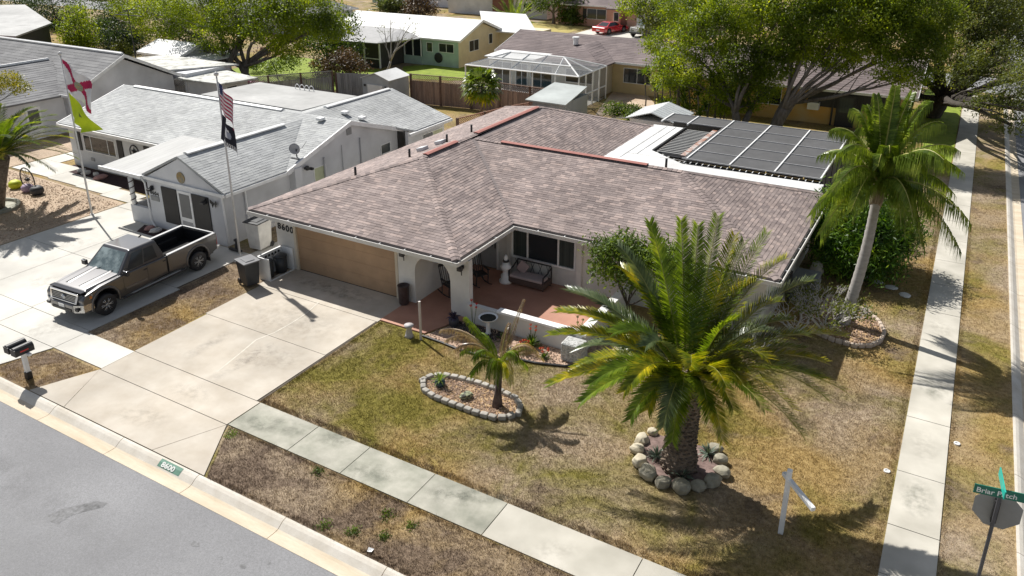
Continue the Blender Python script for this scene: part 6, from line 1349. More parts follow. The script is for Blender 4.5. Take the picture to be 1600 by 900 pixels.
# hero date palm
pc = Vector((-4.72, 16.95, 2.55))
palm = thing('date_palm', 'big date palm with stout stubby trunk and sweeping fronds in the front lawn', 'palm tree', (-4.68, 16.75, 0))
tr = MB(); R = random.Random(2)
tk = [(-4.66, 16.72, -.05), (-4.67, 16.75, .6), (-4.69, 16.82, 1.3), (-4.71, 16.9, 2.0), (-4.72, 16.95, 2.75)]
tr.tube(tk, [.44, .37, .36, .40, .30], 18)
tb = M('palm_bark', [(.3, (.08, .058, .042)), (.7, (.28, .22, .17))], 7, .95, .8, 40)
tr.build('trunk', tb, palm, True)
stub = MB()
for i in range(22):
    for j in range(15):
        a = 2*pi*(j+.5*(i % 2))/15+R.uniform(-.05, .05); z = .05+i*.122; f = min(.999, z/2.75)*4; k = int(f); q = Vector(tk[k])*(1-(f-k))+Vector(tk[k+1])*(f-k)
        r = [.44, .37, .36, .40, .30][k]*(1-(f-k))+[.44, .37, .36, .40, .30][k+1]*(f-k); o_ = Vector((cos(a), sin(a), 0)); s_ = Vector((-sin(a), cos(a), 0)); c0 = Vector((q.x, q.y, z))+o_*r*.93
        L = R.uniform(.06, .12)*(1+.6*(i > 17)); w = .062
        e = c0+o_*L+Vector((0, 0, .07)); b = len(stub.v)
        stub.add([c0-s_*w-Vector((0, 0, .05)), c0+s_*w-Vector((0, 0, .05)), c0+s_*w*.8+Vector((0, 0, .07)), c0-s_*w*.8+Vector((0, 0, .07)), e-s_*w*.4, e+s_*w*.4], [(0, 1, 5, 4), (1, 2, 5), (2, 3, 4, 5), (3, 0, 4)])
tag(stub.build('leaf_stubs', tb, palm), kind='stuff')
FR = [ # tip px, py, chord, near, rise, material
    (1122, 338, 3.1, 1, .25, 0), (1064, 344, 3.1, 1, .3, 0), (1091, 352, 2.9, 1, .2, 0), (1015, 347, 3.2, 1, .6, 0), (1198, 364, 3.2, 1, .5, 0), (1148, 368, 2.9, 1, .35, 2), (1163, 378, 2.8, 1, .35, 0), 
    (966, 384, 3.2, 0, .9, 1), (972, 418, 3.0, 0, .8, 2), (1228, 404, 3.1, 0, .9, 0), (888, 452, 3.1, 0, .7, 1), (872, 486, 3.2, 0, .8, 2), (1270, 437, 3.2, 0, .8, 1), (1218, 470, 2.9, 0, .7, 2), (1320, 524, 3.5, 0, .8, 2), (1262, 524, 3.0, 0, .7, 1), (1256, 545, 2.9, 0, .6, 0),
    (860, 522, 3.3, 0, .8, 2), (903, 545, 3.0, 0, .8, 1), (1290, 566, 3.3, 0, .7, 2), (1284, 592, 3.2, 1, .7, 0), (858, 600, 3.4, 1, .7, 0), (922, 600, 3.0, 1, .8, 0), (908, 628, 2.9, 1, .8, 0), (986, 600, 2.5, 1, .9, 2), (1036, 668, 2.3, 1, .9, 1), (1080, 572, 2.3, 1, .8, 2), (1135, 604, 2.4, 1, .8, 2), (1222, 606, 2.7, 1, .8, 2),
    (1255, 680, 2.9, 1, .9, 0), (1320, 610, 3.4, 1, .8, 0), (1146, 640, 2.3, 1, .8, 2), (1195, 640, 2.6, 1, .8, 0), (940, 560, 2.7, 0, .7, 0), (1235, 500, 2.9, 0, .7, 0), (1000, 440, 2.7, 0, .9, 0), (1180, 440, 2.7, 0, .9, 0), (1050, 690, 2.2, 1, .85, 0), (960, 520, 2.6, 1, .9, 0), (1200, 560, 2.6, 1, .9, 0), (1010, 540, 2.1, 1, .8, 1), (1150, 500, 2.4, 1, .7, 0), (1012, 640, 1.9, 1, .9, 2), (1108, 655, 1.8, 1, .9, 0), (1062, 640, 1.6, 1, .9, 0), (975, 612, 2.3, 1, .9, 2), (1168, 612, 2.1, 1, .9, 2), (895, 575, 2.9, 0, .8, 2), (1240, 640, 2.7, 1, .9, 2), (930, 500, 2.8, 0, .9, 1), (1215, 520, 2.8, 0, .8, 1), (1130, 690, 2.2, 1, .9, 0), (1290, 620, 3.1, 1, .9, 0), (985, 655, 2.2, 1, .9, 0)]
for k, (px, py, L, near, rise, mi) in enumerate(FR):
    tp = tip_at(px, py, pc, L, near); hd = (tp-pc); hd.z = 0; hd = hd.normalized() if hd.length > .1 else Vector((1, 0, 0))
    frond(palm, pc+hd*.2+Vector((0, 0, .05)), tp, rise*(1.25 if k > 7 else 1.1), 88, .55, [fr_g, fr_b, fr_y][2 if (mi == 0 and k > 8 and k % 3 == 0) else mi], lw=.042, vee=.5 if rise < .5 else .32, droop=.15, fwd=.55, seed=k)
# ringed queen palm
qb = Vector((-2.2, 27.1, 0)); qc = Vector((-1.85, 27.7, 4.95))
q = thing('queen_palm', 'tall palm with smooth ringed grey trunk and drooping feathery fronds by the side walk', 'palm tree', tuple(qb))
pts = [qb+(qc-qb)*(i/40)+Vector((.12*sin(pi*i/40), 0, 0)) for i in range(41)]
MB().tube(pts, [(.21-.06*(i/40))*(1.0 if i % 2 else .93)+.04*max(0, 1-i/4) for i in range(41)], 14).build('trunk', M('palm_ringed', [(.3, (.30, .28, .26)), (.7, (.42, .40, .375))], 4, .9, .3, 40, stretch=(1, 1, 3)), q, True)
MB().tube([qc-Vector((0, 0, .75)), qc-Vector((0, 0, .45)), qc, qc+Vector((.0, .0, .5))], [.17, .24, .2, .1], 10).build('crownshaft', M('crownshaft', [(.3, (.16, .12, .08)), (.7, (.34, .28, .2))], 5, .9, .6, 30, stretch=(4, 4, .6)), q, True)
QF = [(1285, 240, 2.6, 0, 1.1), (1282, 365, 2.6, 1, 1.3), (1268, 335, 2.7, 1, 1.4), (1312, 268, 2.2, 0, 1.0), (1497, 388, 3.1, 1, 1.2), (1512, 345, 3.0, 1, 1.1), (1488, 300, 2.6, 0, 1.2), (1494, 232, 2.9, 0, 1.2), (1428, 350, 2.2, 1, 1.5), (1408, 355, 2.0, 1, 1.5), (1450, 158, 2.6, 0, 1.1), (1400, 135, 2.5, 0, .8), (1370, 148, 2.3, 0, .8), (1335, 170, 2.4, 0, 1.0), (1425, 145, 2.4, 1, .7), (1470, 190, 2.6, 0, 1.2), (1345, 200, 2.0, 1, 1.2), (1440, 260, 2.2, 1, 1.4), (1390, 240, 1.6, 1, 1.4), (1330, 330, 2.0, 1, 1.5), (1455, 330, 2.2, 0, 1.3), (1305, 200, 2.4, 0, 1.1), (1410, 200, 2.0, 1, 1.1), (1372, 260, 1.6, 1, 1.4), (1300, 300, 2.7, 1, 1.5), (1475, 250, 2.9, 1, 1.4), (1355, 165, 2.7, 1, .9), (1440, 385, 2.4, 1, 1.5), (1318, 235, 2.5, 1, 1.3), (1395, 160, 2.6, 1, .9), (1500, 265, 3.0, 0, 1.3)]
for k, (px, py, L, near, rise) in enumerate(QF):
    tp = tip_at(px, py, qc, L, near); frond(q, qc+Vector((0, 0, .1)), tp, rise, 120, .9, [fr_q, fr_q, fr_g, fr_q][k % 4], lw=.036, vee=.15, droop=.2, fwd=.45, seed=200+k, hang=.85, start=.08, rr=.035)
# left date palm (partly in frame)
lc = Vector((-38.9, 18.9, 2.7)); lp = thing('date_palm', 'date palm at the left edge with drooping yellow green fronds over the gravel', 'palm tree', (-40.3, 18.6, 0))
MB().tube([(-39.9, 18.5, 0), (-39.4, 18.7, 1.4), (-38.9, 18.9, 2.7)], [.5, .42, .4], 14).build('trunk', tb, lp, True)
for k in range(46):
    a = k*2.399; e = .9-1.15*(k/46); tp = lc+Vector((cos(a)*cos(e), sin(a)*cos(e), sin(e)*.85))*3.2
    frond(lp, lc, tp, .9, 64, .55, [fr_g, fr_b, fr_y][k % 3 if k > 12 else 0], lw=.06, vee=.3, droop=.25, fwd=.6, seed=300+k)
# young palm in the island bed with dead fronds
yb = Vector((-10.15, 16.72, 0)); yc = Vector((-10.12, 16.82, 1.35)); yp = thing('young_palm', 'small young palm with green and curling dead fronds in the stone ringed bed', 'palm tree', tuple(yb))
MB().tube([yb, yb+Vector((0, .05, .5)), yc], [.17, .1, .085], 10).build('trunk', M('young_bark', [(.3, (.05, .035, .035)), (.7, (.13, .10, .09))], 8, .9, .5, 40), yp, True)
for k, (px, py, L, near, rise, mt, ln) in enumerate([(740, 560, 1.15, 1, .75, fr_g, .34), (762, 590, 1.0, 1, .8, fr_g, .34), (800, 600, 1.0, 1, .75, fr_y, .34), (722, 548, 1.2, 1, .7, fr_g, .34), (825, 575, 1.1, 0, .7, fr_g, .34), (728, 496, 1.35, 0, .25, fr_g, .32), (775, 600, .9, 1, .8, fr_g, .34), (790, 590, 1.0, 0, .8, fr_y, .34), (735, 585, 1.2, 1, .6, fr_g, .3), (835, 545, 1.2, 0, .6, fr_g, .3), (750, 520, 1.0, 0, .5, fr_g, .3), (810, 560, 1.1, 1, .7, fr_g, .32),
      (698, 530, 1.6, 1, .85, fr_d, .28), (690, 515, 1.6, 0, .8, fr_d, .26), (818, 468, 1.7, 1, .15, fr_d, .2), (838, 548, 1.25, 1, .85, fr_d, .3), (850, 562, 1.4, 0, .8, fr_d, .26), (795, 505, .9, 0, .4, fr_d, .22), (712, 545, 1.5, 1, .8, fr_d, .28)]):
    tp = tip_at(px, py, yc, L, near); frond(yp, yc, tp, rise, 60, ln*1.25, mt, lw=.026, vee=.1, droop=.5, fwd=.7, seed=400+k, hang=.6, rr=.014)
# far date palm and silver palms
for lb, px, py, y, L, mt, n in (('feathery date palm with yellowish fronds beyond the white bungalow roof', 803, 32, 78, 3.6, fr_q, 34), ('silvery blue palm beside the long grey roof at the top', 600, 12, 83, 2.2, fr_b, 22)):
    c = PY(px, py, y); t = thing('date_palm', lb, 'palm tree', (c.x, y, 0)); c.z = max(1.2, c.z-1.0)
    MB().tube([(c.x, y, 0), c], [.4, .35], 10).build('trunk', tb, t, True)
    for k in range(n):
        a = k*2.399; e = 1.25-1.2*(k/n); frond(t, c, c+Vector((cos(a)*cos(e), sin(a)*cos(e), sin(e)))*L, .5, 26, .55, mt, lw=.09, seed=500+k, rr=.04)
def fan(parent, c, d, L, R_, mat, seed, seg=16):
    Rr = random.Random(seed); d = Vector(d).normalized(); h = Vector(c)+d*L; up = Vector((0, 0, 1)); s = d.cross(up).normalized(); n = s.cross(d)
    mb = MB(); mb.tube([c, Vector(c)+d*L*.6+up*.05, h], .015, 4)
    for i in range(seg):
        a = radians(-115+230*i/(seg-1)); w = R_*.11; dd = (d*cos(a)+s*sin(a)+n*.12*Rr.uniform(-1, 1)); e = h+dd*R_*Rr.uniform(.85, 1)-up*R_*.28; m = h+dd*R_*.55; p = dd.cross(n).normalized()*w
        mb.add([h, m+p, e, m-p], [(0, 1, 2, 3)])
    return mb.build('fan_leaf', mat, parent)
fp = thing('fan_palm', 'fan palm with shiny round leaves standing before the long brown fence', 'palm tree', (-27.5, 43.6, 0)); fc = Vector((-27.5, 43.6, 2.75))
MB().tube([(-27.5, 43.6, 0), fc], [.14, .11], 8).build('trunk', tb, fp, True)
for k in range(40):
    a = k*2.399; e = 1.2-1.9*(k/40); fan(fp, fc, (cos(a)*cos(e), sin(a)*cos(e), sin(e)), .85, .8, [fr_q, fr_g, fr_b][k % 3] if k < 36 else fr_y, 600+k, 12)
# strappy dracaena clumps behind the metal shed
def strap(parent, c, n, L, mat, seed, w=.05, flat=.2):
    R_ = random.Random(seed); mb = MB()
    for i in range(n):
        a = i*2.399; e = R_.uniform(flat, 1.35); d = Vector((cos(a)*cos(e), sin(a)*cos(e), sin(e))); s = Vector((-sin(a), cos(a), 0))*w*.5; l = L*R_.uniform(.7, 1.1); m = Vector(c)+d*l*.55; t_ = Vector(c)+d*l-Vector((0, 0, l*.25*cos(e)))
        mb.add([Vector(c)-s*.6, Vector(c)+s*.6, m+s, m-s, t_], [(0, 1, 2, 3), (3, 2, 4)])
    return mb.build('leaf_rosette', mat, parent)
for k, (x, y) in enumerate([(-17.8, 50.2), (-16.4, 51.0), (-15.2, 50.4), (-14.0, 51.2)]):
    t = thing('dracaena', ['strappy dracaena at the left end of the clump behind the metal shed', 'taller strappy dracaena second in the clump behind the metal shed', 'strappy dracaena third in the clump near the pool cage corner', 'strappy dracaena at the right end of the clump by the big tree trunks'][k], 'plant', (x, y, 0))
    for j in range(6):
        b = Vector((x+random.uniform(-.6, .6), y+random.uniform(-.5, .5), 0)); h = Vector((b.x+random.uniform(-.4, .4), b.y, random.uniform(1.0, 3.6)))
        MB().tube([b, (b+h)/2+Vector((.1, 0, 0)), h], .05, 5).build('stem', bark, t); strap(t, h, 34, .85, lf_brt if j % 2 else fr_g, k*10+j, .09)
tree('privet_tree', 'bushy yellow green tree at the left edge of the big trees above the strappy clump', (-16.8, 53.5, 0), cl([(1040, 130, 53.5, 1.0), (1050, 100, 53.5, 1.0), (1070, 130, 53.5, 1.1), (1085, 165, 53, .9), (1050, 160, 53, .8), (1120, 165, 52.5, 1.0)]), 6500, .17, lf_oak, bark_d, r=.1, seed=111)
# bare frangipani shrubs
wt = M('twig_pale', [(.3, (.42, .40, .38)), (.7, (.6, .58, .55))], 6, .9)
def bare(label, base, h, seed, n0=7, leaf=None, nl=0, sp=.6):
    t = thing('frangipani', label, 'shrub', base); R_ = random.Random(seed); mb = MB(); tips = []
    def gr(p, d, l, r, dep):
        q = p+d*l; mb.tube([p, (p+q)/2+Vector((R_.uniform(-1, 1), R_.uniform(-1, 1), 0))*l*.08, q], [r, r*.85, r*.72], 5)
        if dep == 0: tips.append(q); return
        for i in range(R_.choice((2, 3, 3))):
            gr(q, (d+Vector((R_.uniform(-1, 1), R_.uniform(-1, 1), R_.uniform(-.35, .6)))*.85).normalized(), l*R_.uniform(.6, .85), r*.66, dep-1)
    for i in range(n0): a = i*2*pi/n0; gr(Vector(base)+Vector((cos(a)*.1, sin(a)*.1, -.03)), Vector((cos(a)*sp, sin(a)*sp, .9)).normalized(), h*.34, .035, 4)
    mb.build('branches', wt, t)
    if leaf: leaves('foliage', [(p, .12) for p in tips], nl, .1, leaf, t, seed)
    return t
bare('pale bare branched shrub with sparse leaves at the foot of the ringed palm trunk', (-2.7, 26.4, 0), 1.6, 5, 8, lf_olive, 1500, .9)
bare('pale bare twisting shrub beside the house corner left of the cabinet', (-3.6, 25.7, 0), 1.4, 9, 5, None, 0, .8)
bare('small pale bare shrub behind the right fronds of the big palm', (-4.5, 23.6, 0), 1.2, 13, 4, None, 0, .9)
# ---------------------------------------------------------------- beds
chips = M('bed_chips', [(.2, (.20, .12, .08)), (.5, (.42, .29, .21)), (.8, (.66, .53, .42))], 18, .95, .9, 40)
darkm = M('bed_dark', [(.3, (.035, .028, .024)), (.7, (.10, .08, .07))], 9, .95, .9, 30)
def inpoly(x, y, P):
    c = np.zeros(len(x), bool); j = len(P)-1
    for i in range(len(P)):
        xi, yi, xj, yj = P[i][0], P[i][1], P[j][0], P[j][1]
        c ^= ((yi > y) != (yj > y)) & (x < (xj-xi)*(y-yi)/((yj-yi) if yj != yi else 1e-9)+xi); j = i
    return c
def chipbed(name, P, n, size, mat, seed, z=.03):
    R_ = np.random.RandomState(seed); xs, ys = [p[0] for p in P], [p[1] for p in P]
    x = R_.uniform(min(xs), max(xs), n); y = R_.uniform(min(ys), max(ys), n); k = inpoly(x, y, P); x, y = x[k], y[k]; m = len(x)
    s = size*(.5+R_.rand(m)); a = R_.rand(m)*6.28; dx, dy = np.cos(a)*s, np.sin(a)*s; z0 = z+R_.rand(m)*.02
    tx, ty = R_.normal(0, .25, m)*s, R_.normal(0, .25, m)*s
    V = np.stack([np.stack([x-dx, y-dy, z0], 1), np.stack([x+dy*.6, y-dx*.6, z0+tx*.5], 1), np.stack([x+dx, y+dy, z0+ty*.5], 1), np.stack([x-dy*.6, y+dx*.6, z0+.01], 1), np.stack([x, y, z0+s*.6], 1)], 1).reshape(-1, 3)
    b = np.arange(m)*5; F = np.concatenate([np.stack([b, b+1, b+4], 1), np.stack([b+1, b+2, b+4], 1), np.stack([b+2, b+3, b+4], 1), np.stack([b+3, b, b+4], 1)])
    return tag(np_mesh(name, V, F, mat), kind='stuff')
chipm = M('chip_loose', [(.3, (.34, .25, .19)), (.7, (.55, .43, .34))], 6, .9, island=1, isl_stops=[(0, (.35, .3, .28)), (.5, (.95, .9, .85)), (1, (1.7, 1.6, 1.5))])
bedF = [(-14.45, 18.95), (-13.6, 18.9), (-12.8, 18.8), (-11.7, 18.9), (-11.1, 19.25), (-10.3, 19.35), (-9.4, 19.65), (-8.7, 20.3), (-8.2, 21.5), (-7.9, 23.4), (-9.2, 23.4), (-9.2, 20.5), (-13.7, 20.55), (-14.05, 20.0)]
sheet('front_bed', bedF, chips, .03); chipbed('bed_chips', bedF, 5200, .035, chipm, 1)
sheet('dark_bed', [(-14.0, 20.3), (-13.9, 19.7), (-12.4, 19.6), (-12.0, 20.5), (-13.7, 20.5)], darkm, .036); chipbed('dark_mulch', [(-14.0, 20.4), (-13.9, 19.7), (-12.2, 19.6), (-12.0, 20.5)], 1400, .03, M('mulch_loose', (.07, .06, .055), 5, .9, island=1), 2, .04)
ed = MB().tube([Vector((p[0], p[1], .04)) for p in bedF[:10]], .045, 6).tube([(-14.45, 18.95, .06), (-13.5, 19.9, .08)], .05, 6)
o = MB().tube([Vector((p[0], p[1], .04)) for p in bedF[:10]], .045, 6).build('bed_edging', black, origin=(-12, 19, 0)); tag(o, 'curving black plastic edging around the front garden bed', 'edging')
isl = [(-12.8, 16.7), (-12.72, 17.0), (-12.45, 17.25), (-11.9, 17.36), (-11.2, 17.42), (-10.5, 17.4), (-9.9, 17.3), (-9.55, 17.05), (-9.42, 16.7), (-9.6, 16.35), (-9.95, 16.15), (-10.6, 16.1), (-11.3, 16.12), (-12.0, 16.15), (-12.5, 16.3)]
sheet('island_bed', isl, M('island_chips', [(.3, (.10, .06, .045)), (.5, (.36, .23, .12)), (.75, (.62, .46, .27))], 5, .95, .9, 40), .035); chipbed('island_chips', isl, 2600, .03, chipm, 3, .035)
ring = thing('island_edging', 'oval ring of grey edging stones round the young palm bed', 'stone edging', (-11.1, 16.75, 0))
stn = M('edging_stone', [(.3, (.30, .28, .25)), (.7, (.44, .42, .38))], 5, .95, .6, 40, island=1, isl_stops=[(0, (.75, .75, .75)), (1, (1.2, 1.18, 1.15))])
def around(P, step):
    P = [Vector(p) for p in P]; P.append(P[0]); out = []; acc = 0
    for a, b in zip(P[:-1], P[1:]):
        L = (b-a).length; t = acc
        while t < L: out.append((a+(b-a)*t/L, math.atan2((b-a).y, (b-a).x))); t += step
        acc = t-L
    return out
for k, (p, a) in enumerate(around(isl, .27)):
    MB().rock((p.x, p.y, .07), (.25+.02*random.random(), .19, .17), 0, n=6, rings=3, ir=.02)
    MB().box((p.x, p.y, .07), (.235, .17, .15), rz=a+random.uniform(-.06, .06)).build('edging_stone', stn, ring, bevel=.035)
# bed at the ringed palm
rb = [(-3.6, 26.6), (-3.0, 25.9), (-2.3, 25.6), (-1.6, 25.55), (-1.15, 25.8), (-.9, 26.3), (-.85, 27.0), (-1.1, 27.7), (-1.5, 28.3), (-2.0, 28.7), (-3.0, 28.9), (-3.7, 28.0)]
sheet('palm_bed', rb, MAT['island_chips'], .035); chipbed('palm_chips', rb, 2200, .035, chipm, 4, .035)
ring = thing('palm_bed_edging', 'scalloped pale tan edging stones round the ringed palm bed', 'stone edging', (-2, 27, 0))
stt = M('edging_tan', [(.3, (.46, .37, .29)), (.7, (.60, .50, .41))], 5, .95, .5, 40)
for k, (p, a) in enumerate(around(rb[1:11], .24)[:34]): MB().box((p.x, p.y, .07), (.22, .12, .16), rz=a).build('edging_stone', stt, ring, bevel=.03)
# rocks round the date palm
rk = [(-5.75, 17.75, .42), (-5.9, 17.3, .5), (-5.85, 16.85, .45), (-5.6, 16.4, .55), (-5.25, 16.08, .58), (-4.8, 15.92, .5), (-4.35, 15.98, .6), (-4.0, 16.25, .45), (-3.75, 16.6, .55), (-3.62, 17.05, .5), (-3.8, 17.5, .5), (-4.05, 17.9, .45)]
sheet('palm_soil', [(r[0], r[1]) for r in rk], M('soil_purple', [(.3, (.12, .08, .07)), (.7, (.27, .19, .17))], 5, .95, .8, 20), .06)
for k, (x, y, s) in enumerate(rk):
    mt = M('rock_sand', [(.3, (.40, .35, .26)), (.7, (.60, .54, .42))], 5, .9, .5, 20) if k < 4 else M('rock_olive', [(.3, (.22, .20, .15)), (.7, (.40, .37, .29))], 5, .9, .5, 20)
    o = MB().rock((x, y, s*.2), (s*(.8+.3*((k*37)%10)/10), s*.78, s*.62), 80+k, n=8, rings=5, ir=.2).build('boulder', mt, origin=(x, y, 0), bevel=.02)
    tag(o, ['sandy boulder behind the big palm trunk at upper left of the rock ring', 'second sandy boulder down the left of the rock ring', 'pale boulder at the leftmost point of the rock ring', 'sandy boulder at the lower left of the rock ring', 'olive boulder fifth along the front of the rock ring', 'olive boulder at the very front of the rock ring', 'largest olive boulder at the front right of the rock ring', 'small olive boulder right of the largest front one', 'olive boulder at the lower right of the rock ring', 'olive boulder at the rightmost point of the rock ring', 'olive boulder on the upper right of the rock ring', 'shaded olive boulder behind the big palm trunk at upper right'][k], 'boulder', 'boulders ringed round the big date palm')
fb = lf_b = leafmat('leaf_agave', (.12, .16, .12), (.22, .28, .2), (.38, .44, .3), trans=.1)
for lb, x, y, L in (('spiky grey green yucca at the front of the rock ring', -4.45, 16.35, .42), ('pale spiky yucca at the left inside the rock ring', -5.3, 16.85, .36), ('pale spiky yucca behind the palm trunk at the right of the rock ring', -4.15, 17.6, .38)):
    t = thing('yucca', lb, 'plant', (x, y, .06)); strap(t, (x, y, .08), 40, L, fb, int(x*10), .04, 0)
# bed plants
def plant(name, label, x, y, n, L, mat, w=.04, cat='plant', z=.03, flat=.1, extra=None):
    t = thing(name, label, cat, (x, y, z)); strap(t, (x, y, z+.02), n, L, mat, int(abs(x*37+y)), w, flat)
    if extra: extra(t, x, y)
    return t
fl_red = M('petal_red', (.55, .04, .03), 5, .5); fl_or = M('petal_orange', (.62, .12, .05), 5, .5)
def blooms(mat, hts, tall=.6):
    def f(t, x, y):
        for i in range(hts):
            a = i*2.4; p = Vector((x+cos(a)*.14, y+sin(a)*.14, tall*random.uniform(.8, 1.05))); MB().tube([(x, y, .05), p], .008, 4).build('stem', lf_dark, t)
            mb = MB()
            for j in range(5): b = j*2*pi/5; mb.add([p, p+Vector((cos(b)*.05, sin(b)*.05, .07)), p+Vector((cos(b+.5)*.02, sin(b+.5)*.02, .11)), p+Vector((cos(b+1)*.05, sin(b+1)*.05, .07))], [(0, 1, 2, 3)])
            mb.build('flower', mat, t)
    return f
plant('amaryllis', 'tall red flowers on bare stems against the low patio wall', -13.15, 20.1, 8, .3, lf_dark, extra=blooms(fl_red, 4, 1.05))
plant('kalanchoe', 'orange red flowering plant at the front of the garden bed', -10.9, 19.7, 30, .3, lf_brt, extra=blooms(fl_or, 7, .4))
plant('kalanchoe', 'orange flowers left of the rough white pier', -10.2, 19.75, 26, .28, lf_dark, extra=blooms(fl_or, 5, .3))
plant('bromeliad', 'bright green leafy plant on the low wall side of the bed', -10.9, 20.2, 40, .5, lf_brt, .06, extra=blooms(fl_or, 4, .7))
plant('snake_plant', 'dark strappy plant behind the young palm in the bed', -11.9, 20.0, 26, .4, lf_dark, .04)
plant('succulent', 'low grey green succulent under the patio wall', -11.4, 19.5, 26, .2, fb, .05, flat=0)
plant('purple_plant', 'dusky purple leafy plant in a pot by the arch column', -13.95, 20.1, 46, .32, leafmat('leaf_purple', (.05, .04, .07), (.1, .08, .14), (.18, .16, .24), trans=.1), .07, flat=-.1, z=.3)
o = MB().lathe([(.1, 0), (.17, .05), (.19, .25), (.16, .3), (.02, .29)], (-13.95, 20.1, 0), 14).build('round_pot', M('pot_dark', (.06, .06, .07), 4, .5), origin=(-13.95, 20.1, 0), smooth=True); tag(o, 'small round dark pot under the purple plant by the arch column', 'pot')
t = plant('patio_plant', 'thin leafless potted plant on the sunlit patio corner', -9.85, 21.6, 6, .3, lf_dark, .02, z=.05, extra=blooms(lf_dark, 3, .6))
plant('island_cycad', 'small bright cycad in a dark pot at the left of the stone ringed bed', -12.2, 16.75, 22, .42, lf_brt, .04, z=.2)
o = MB().lathe([(.12, 0), (.17, .1), (.15, .2), (.02, .19)], (-12.2, 16.75, .03), 14).build('dark_pot', M('pot_teal', (.03, .06, .07), 4, .4), origin=(-12.2, 16.75, .03), smooth=True); tag(o, 'dark teal pot under the little cycad in the stone ringed bed', 'pot')
o = MB().rock((-11.15, 16.62, .12), (.42, .3, .2), 7, ir=.3, n=9, rings=5).build('frog_ornament', M('ornament_olive', [(.45, (.05, .05, .04)), (.55, (.3, .32, .2))], 12, .8), origin=(-11.15, 16.62, 0)); tag(o, 'dark mottled turtle shaped ornament in the middle of the stone ringed bed', 'ornament')
plant('under_palm_shrub', 'dark leafy shrub behind the left fronds of the big palm', -8.0, 21.6, 70, .6, lf_dark, .06)
plant('under_palm_shrub', 'yellow green leafy shrub behind the right fronds of the big palm', -4.9, 22.4, 80, .7, lf_yel, .06)
# stepping stones by the mango
for k, (px, py) in enumerate([(1347, 432), (1370, 441), (1392, 450), (1414, 462)]):
    p = G(px, py); o = MB().rock((p.x, p.y, .03), (.5, .42, .09), 30+k, n=9, rings=4, ir=.08).build('stepping_stone', M('step_white', (.62, .60, .55), 6, .85), origin=(p.x, p.y, 0))
    tag(o, ['pale stepping stone nearest the ringed palm trunk', 'second pale stepping stone from the ringed palm trunk', 'third pale stepping stone from the ringed palm trunk', 'last pale stepping stone nearest the side sidewalk'][k], 'stepping stone', 'stepping stones by the mango tree')
# dry weeds on the verge
for k, (px, py, s, mt) in enumerate([(606, 806, .3, lf_dark), (551, 832, .2, lf_brt), (508, 822, .22, lf_brt), (498, 738, .22, lf_dark), (640, 822, .16, lf_dark), (600, 840, .16, lf_dark), (362, 680, .25, lf_brt)]):
    p = G(px, py); t = thing('weed', ['largest dark green weed clump on the front verge', 'bright yellow green weed left of the dark one on the front verge', 'pale weed near the kerb on the front verge', 'green weed against the sidewalk edge on the verge', 'small dark weed right of the largest one', 'small dark weed between kerb and largest weed', 'bright weed at the driveway corner of the verge'][k], 'weed', (p.x, p.y, 0), group='weeds on the front verge')
    leaves('foliage', [(p+Vector((0, 0, s*.08)), s*.55)], 260, .05, mt, t, k, flat=.25)
o = MB().poly([(-15.5, 11.8, 0)]*3) if False else None
p = G(573, 863); o = MB().add([p+Vector((0, 0, .02)), p+Vector((.12, .02, .05)), p+Vector((.1, .14, .03)), p+Vector((-.02, .1, .06))], [(0, 1, 2, 3)]).build('litter_scrap', white, origin=p); tag(o, 'tiny white scrap of litter on the dry verge by the kerb', 'litter')

# ---------------------------------------------------------------- lawn blades (uncountable: stuff)
def blades(name, P, dens, mat, seed, holes=(), L=.038, z=0, w=.0052):
    R_ = np.random.RandomState(seed); xs, ys = [p[0] for p in P], [p[1] for p in P]
    n = int((max(xs)-min(xs))*(max(ys)-min(ys))*dens); x = R_.uniform(min(xs), max(xs), n); y = R_.uniform(min(ys), max(ys), n); k = inpoly(x, y, P)
    for h in holes: k &= ~inpoly(x, y, h)
    # clumpy tufts
    k &= (np.sin(x*7.3+np.sin(y*5.1)*2)*np.sin(y*8.1+np.sin(x*4.3)*2)+R_.rand(n)*1.8) > .1
    x, y = x[k], y[k]; m = len(x); a = R_.rand(m)*6.28; l = L*(.5+R_.rand(m)); ln = R_.rand(m)*1.1; b = R_.rand(m)*6.28
    V = np.stack([np.stack([x-np.cos(a)*w, y-np.sin(a)*w, np.full(m, z)], 1), np.stack([x+np.cos(a)*w, y+np.sin(a)*w, np.full(m, z)], 1),
                  np.stack([x+np.cos(b)*np.sin(ln)*l, y+np.sin(b)*np.sin(ln)*l, z+np.cos(ln)*l], 1)], 1).reshape(-1, 3)
    return tag(np_mesh(name, V, np.arange(m*3).reshape(-1, 3), mat), kind='stuff')
rkp = [(r[0], r[1]) for r in rk]
front = [(-16.35, 13.42), (.22, 13.42), (.22, 24.6), (-7.9, 24.6), (-7.9, 23.4), (-8.2, 21.5), (-8.7, 20.3), (-9.4, 19.65), (-10.3, 19.35), (-11.1, 19.25), (-11.7, 18.9), (-12.8, 18.8), (-13.6, 18.9), (-14.45, 18.95), (-16.35, 19.08)]
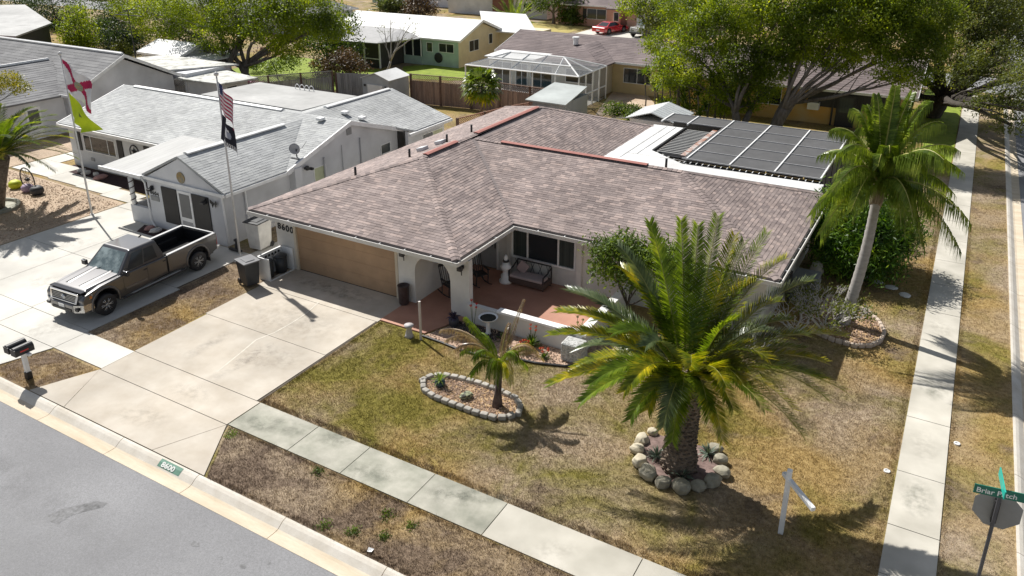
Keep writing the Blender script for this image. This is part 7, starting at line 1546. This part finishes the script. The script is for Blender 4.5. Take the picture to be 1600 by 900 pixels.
blades('lawn_grass', front, 3000, lawn_b, 1, (isl, rkp))
blades('lawn_edge_grass', [(-16.3, 13.42), (.2, 13.42), (.2, 13.62), (-16.3, 13.62)], 2600, verge_b, 11, L=.09)
blades('lawn_edge_grass', [(-16.38, 13.42), (-16.2, 13.42), (-16.2, 19.0), (-16.38, 19.0)], 2200, lawn_b, 12, L=.07)
blades('lawn_edge_grass', [(0.05, 13.6), (.24, 13.6), (.24, 40), (0.05, 40)], 1600, lawn_b, 13, L=.07)
blades('lawn_edge_grass', [(1.38, 13.6), (1.5, 13.6), (1.5, 40), (1.38, 40)], 1600, lawn_b, 14, L=.07)
blades('verge_edge_grass', [(-15.0, 10.36), (0, 10.36), (0, 10.5), (-15.0, 10.5)], 2600, verge_b, 15, L=.08)
blades('verge_edge_grass', [(-16.1, 12.03), (0, 12.03), (0, 12.16), (-16.1, 12.16)], 2600, verge_b, 16, L=.08)
blades('lawn_grass', [(-4.4, 24.6), (.22, 24.6), (.22, 45), (-4.4, 45)], 900, lawn_b, 2, (rb,), w=.008)
blades('verge_grass', [(-15.05, 10.4), (1, 10.4), (2.0, 11.5), (2.0, 12.15), (-16.2, 12.15)], 3200, verge_b, 3, L=.045)
blades('side_verge_grass', [(1.39, 11.5), (2.85, 14.5), (2.85, 48), (1.39, 48)], 1100, lawn_b, 4)
blades('strip_grass', [(-24.5, 13.42), (-22.15, 13.42), (-22.3, 18.4), (-23.3, 19.9), (-24.75, 19.9)], 2600, strip_b, 5, L=.045)
blades('corner_grass', [(-29, 10.4), (-27.9, 10.4), (-23, 10.4), (-22.1, 12.1), (-24.6, 12.12), (-25.3, 10.4)][2:], 2600, strip_b, 6, L=.045)
chipbed('gravel_chips', [(-46, 14), (-35.1, 14), (-35.1, 22), (-46, 22.4)], 9000, .035, M('gravel_loose', [(.3, (.36, .26, .18)), (.7, (.56, .44, .34))], 6, .9, island=1, isl_stops=[(0, (.5, .45, .4)), (1, (1.5, 1.45, 1.4))]), 9, .02)
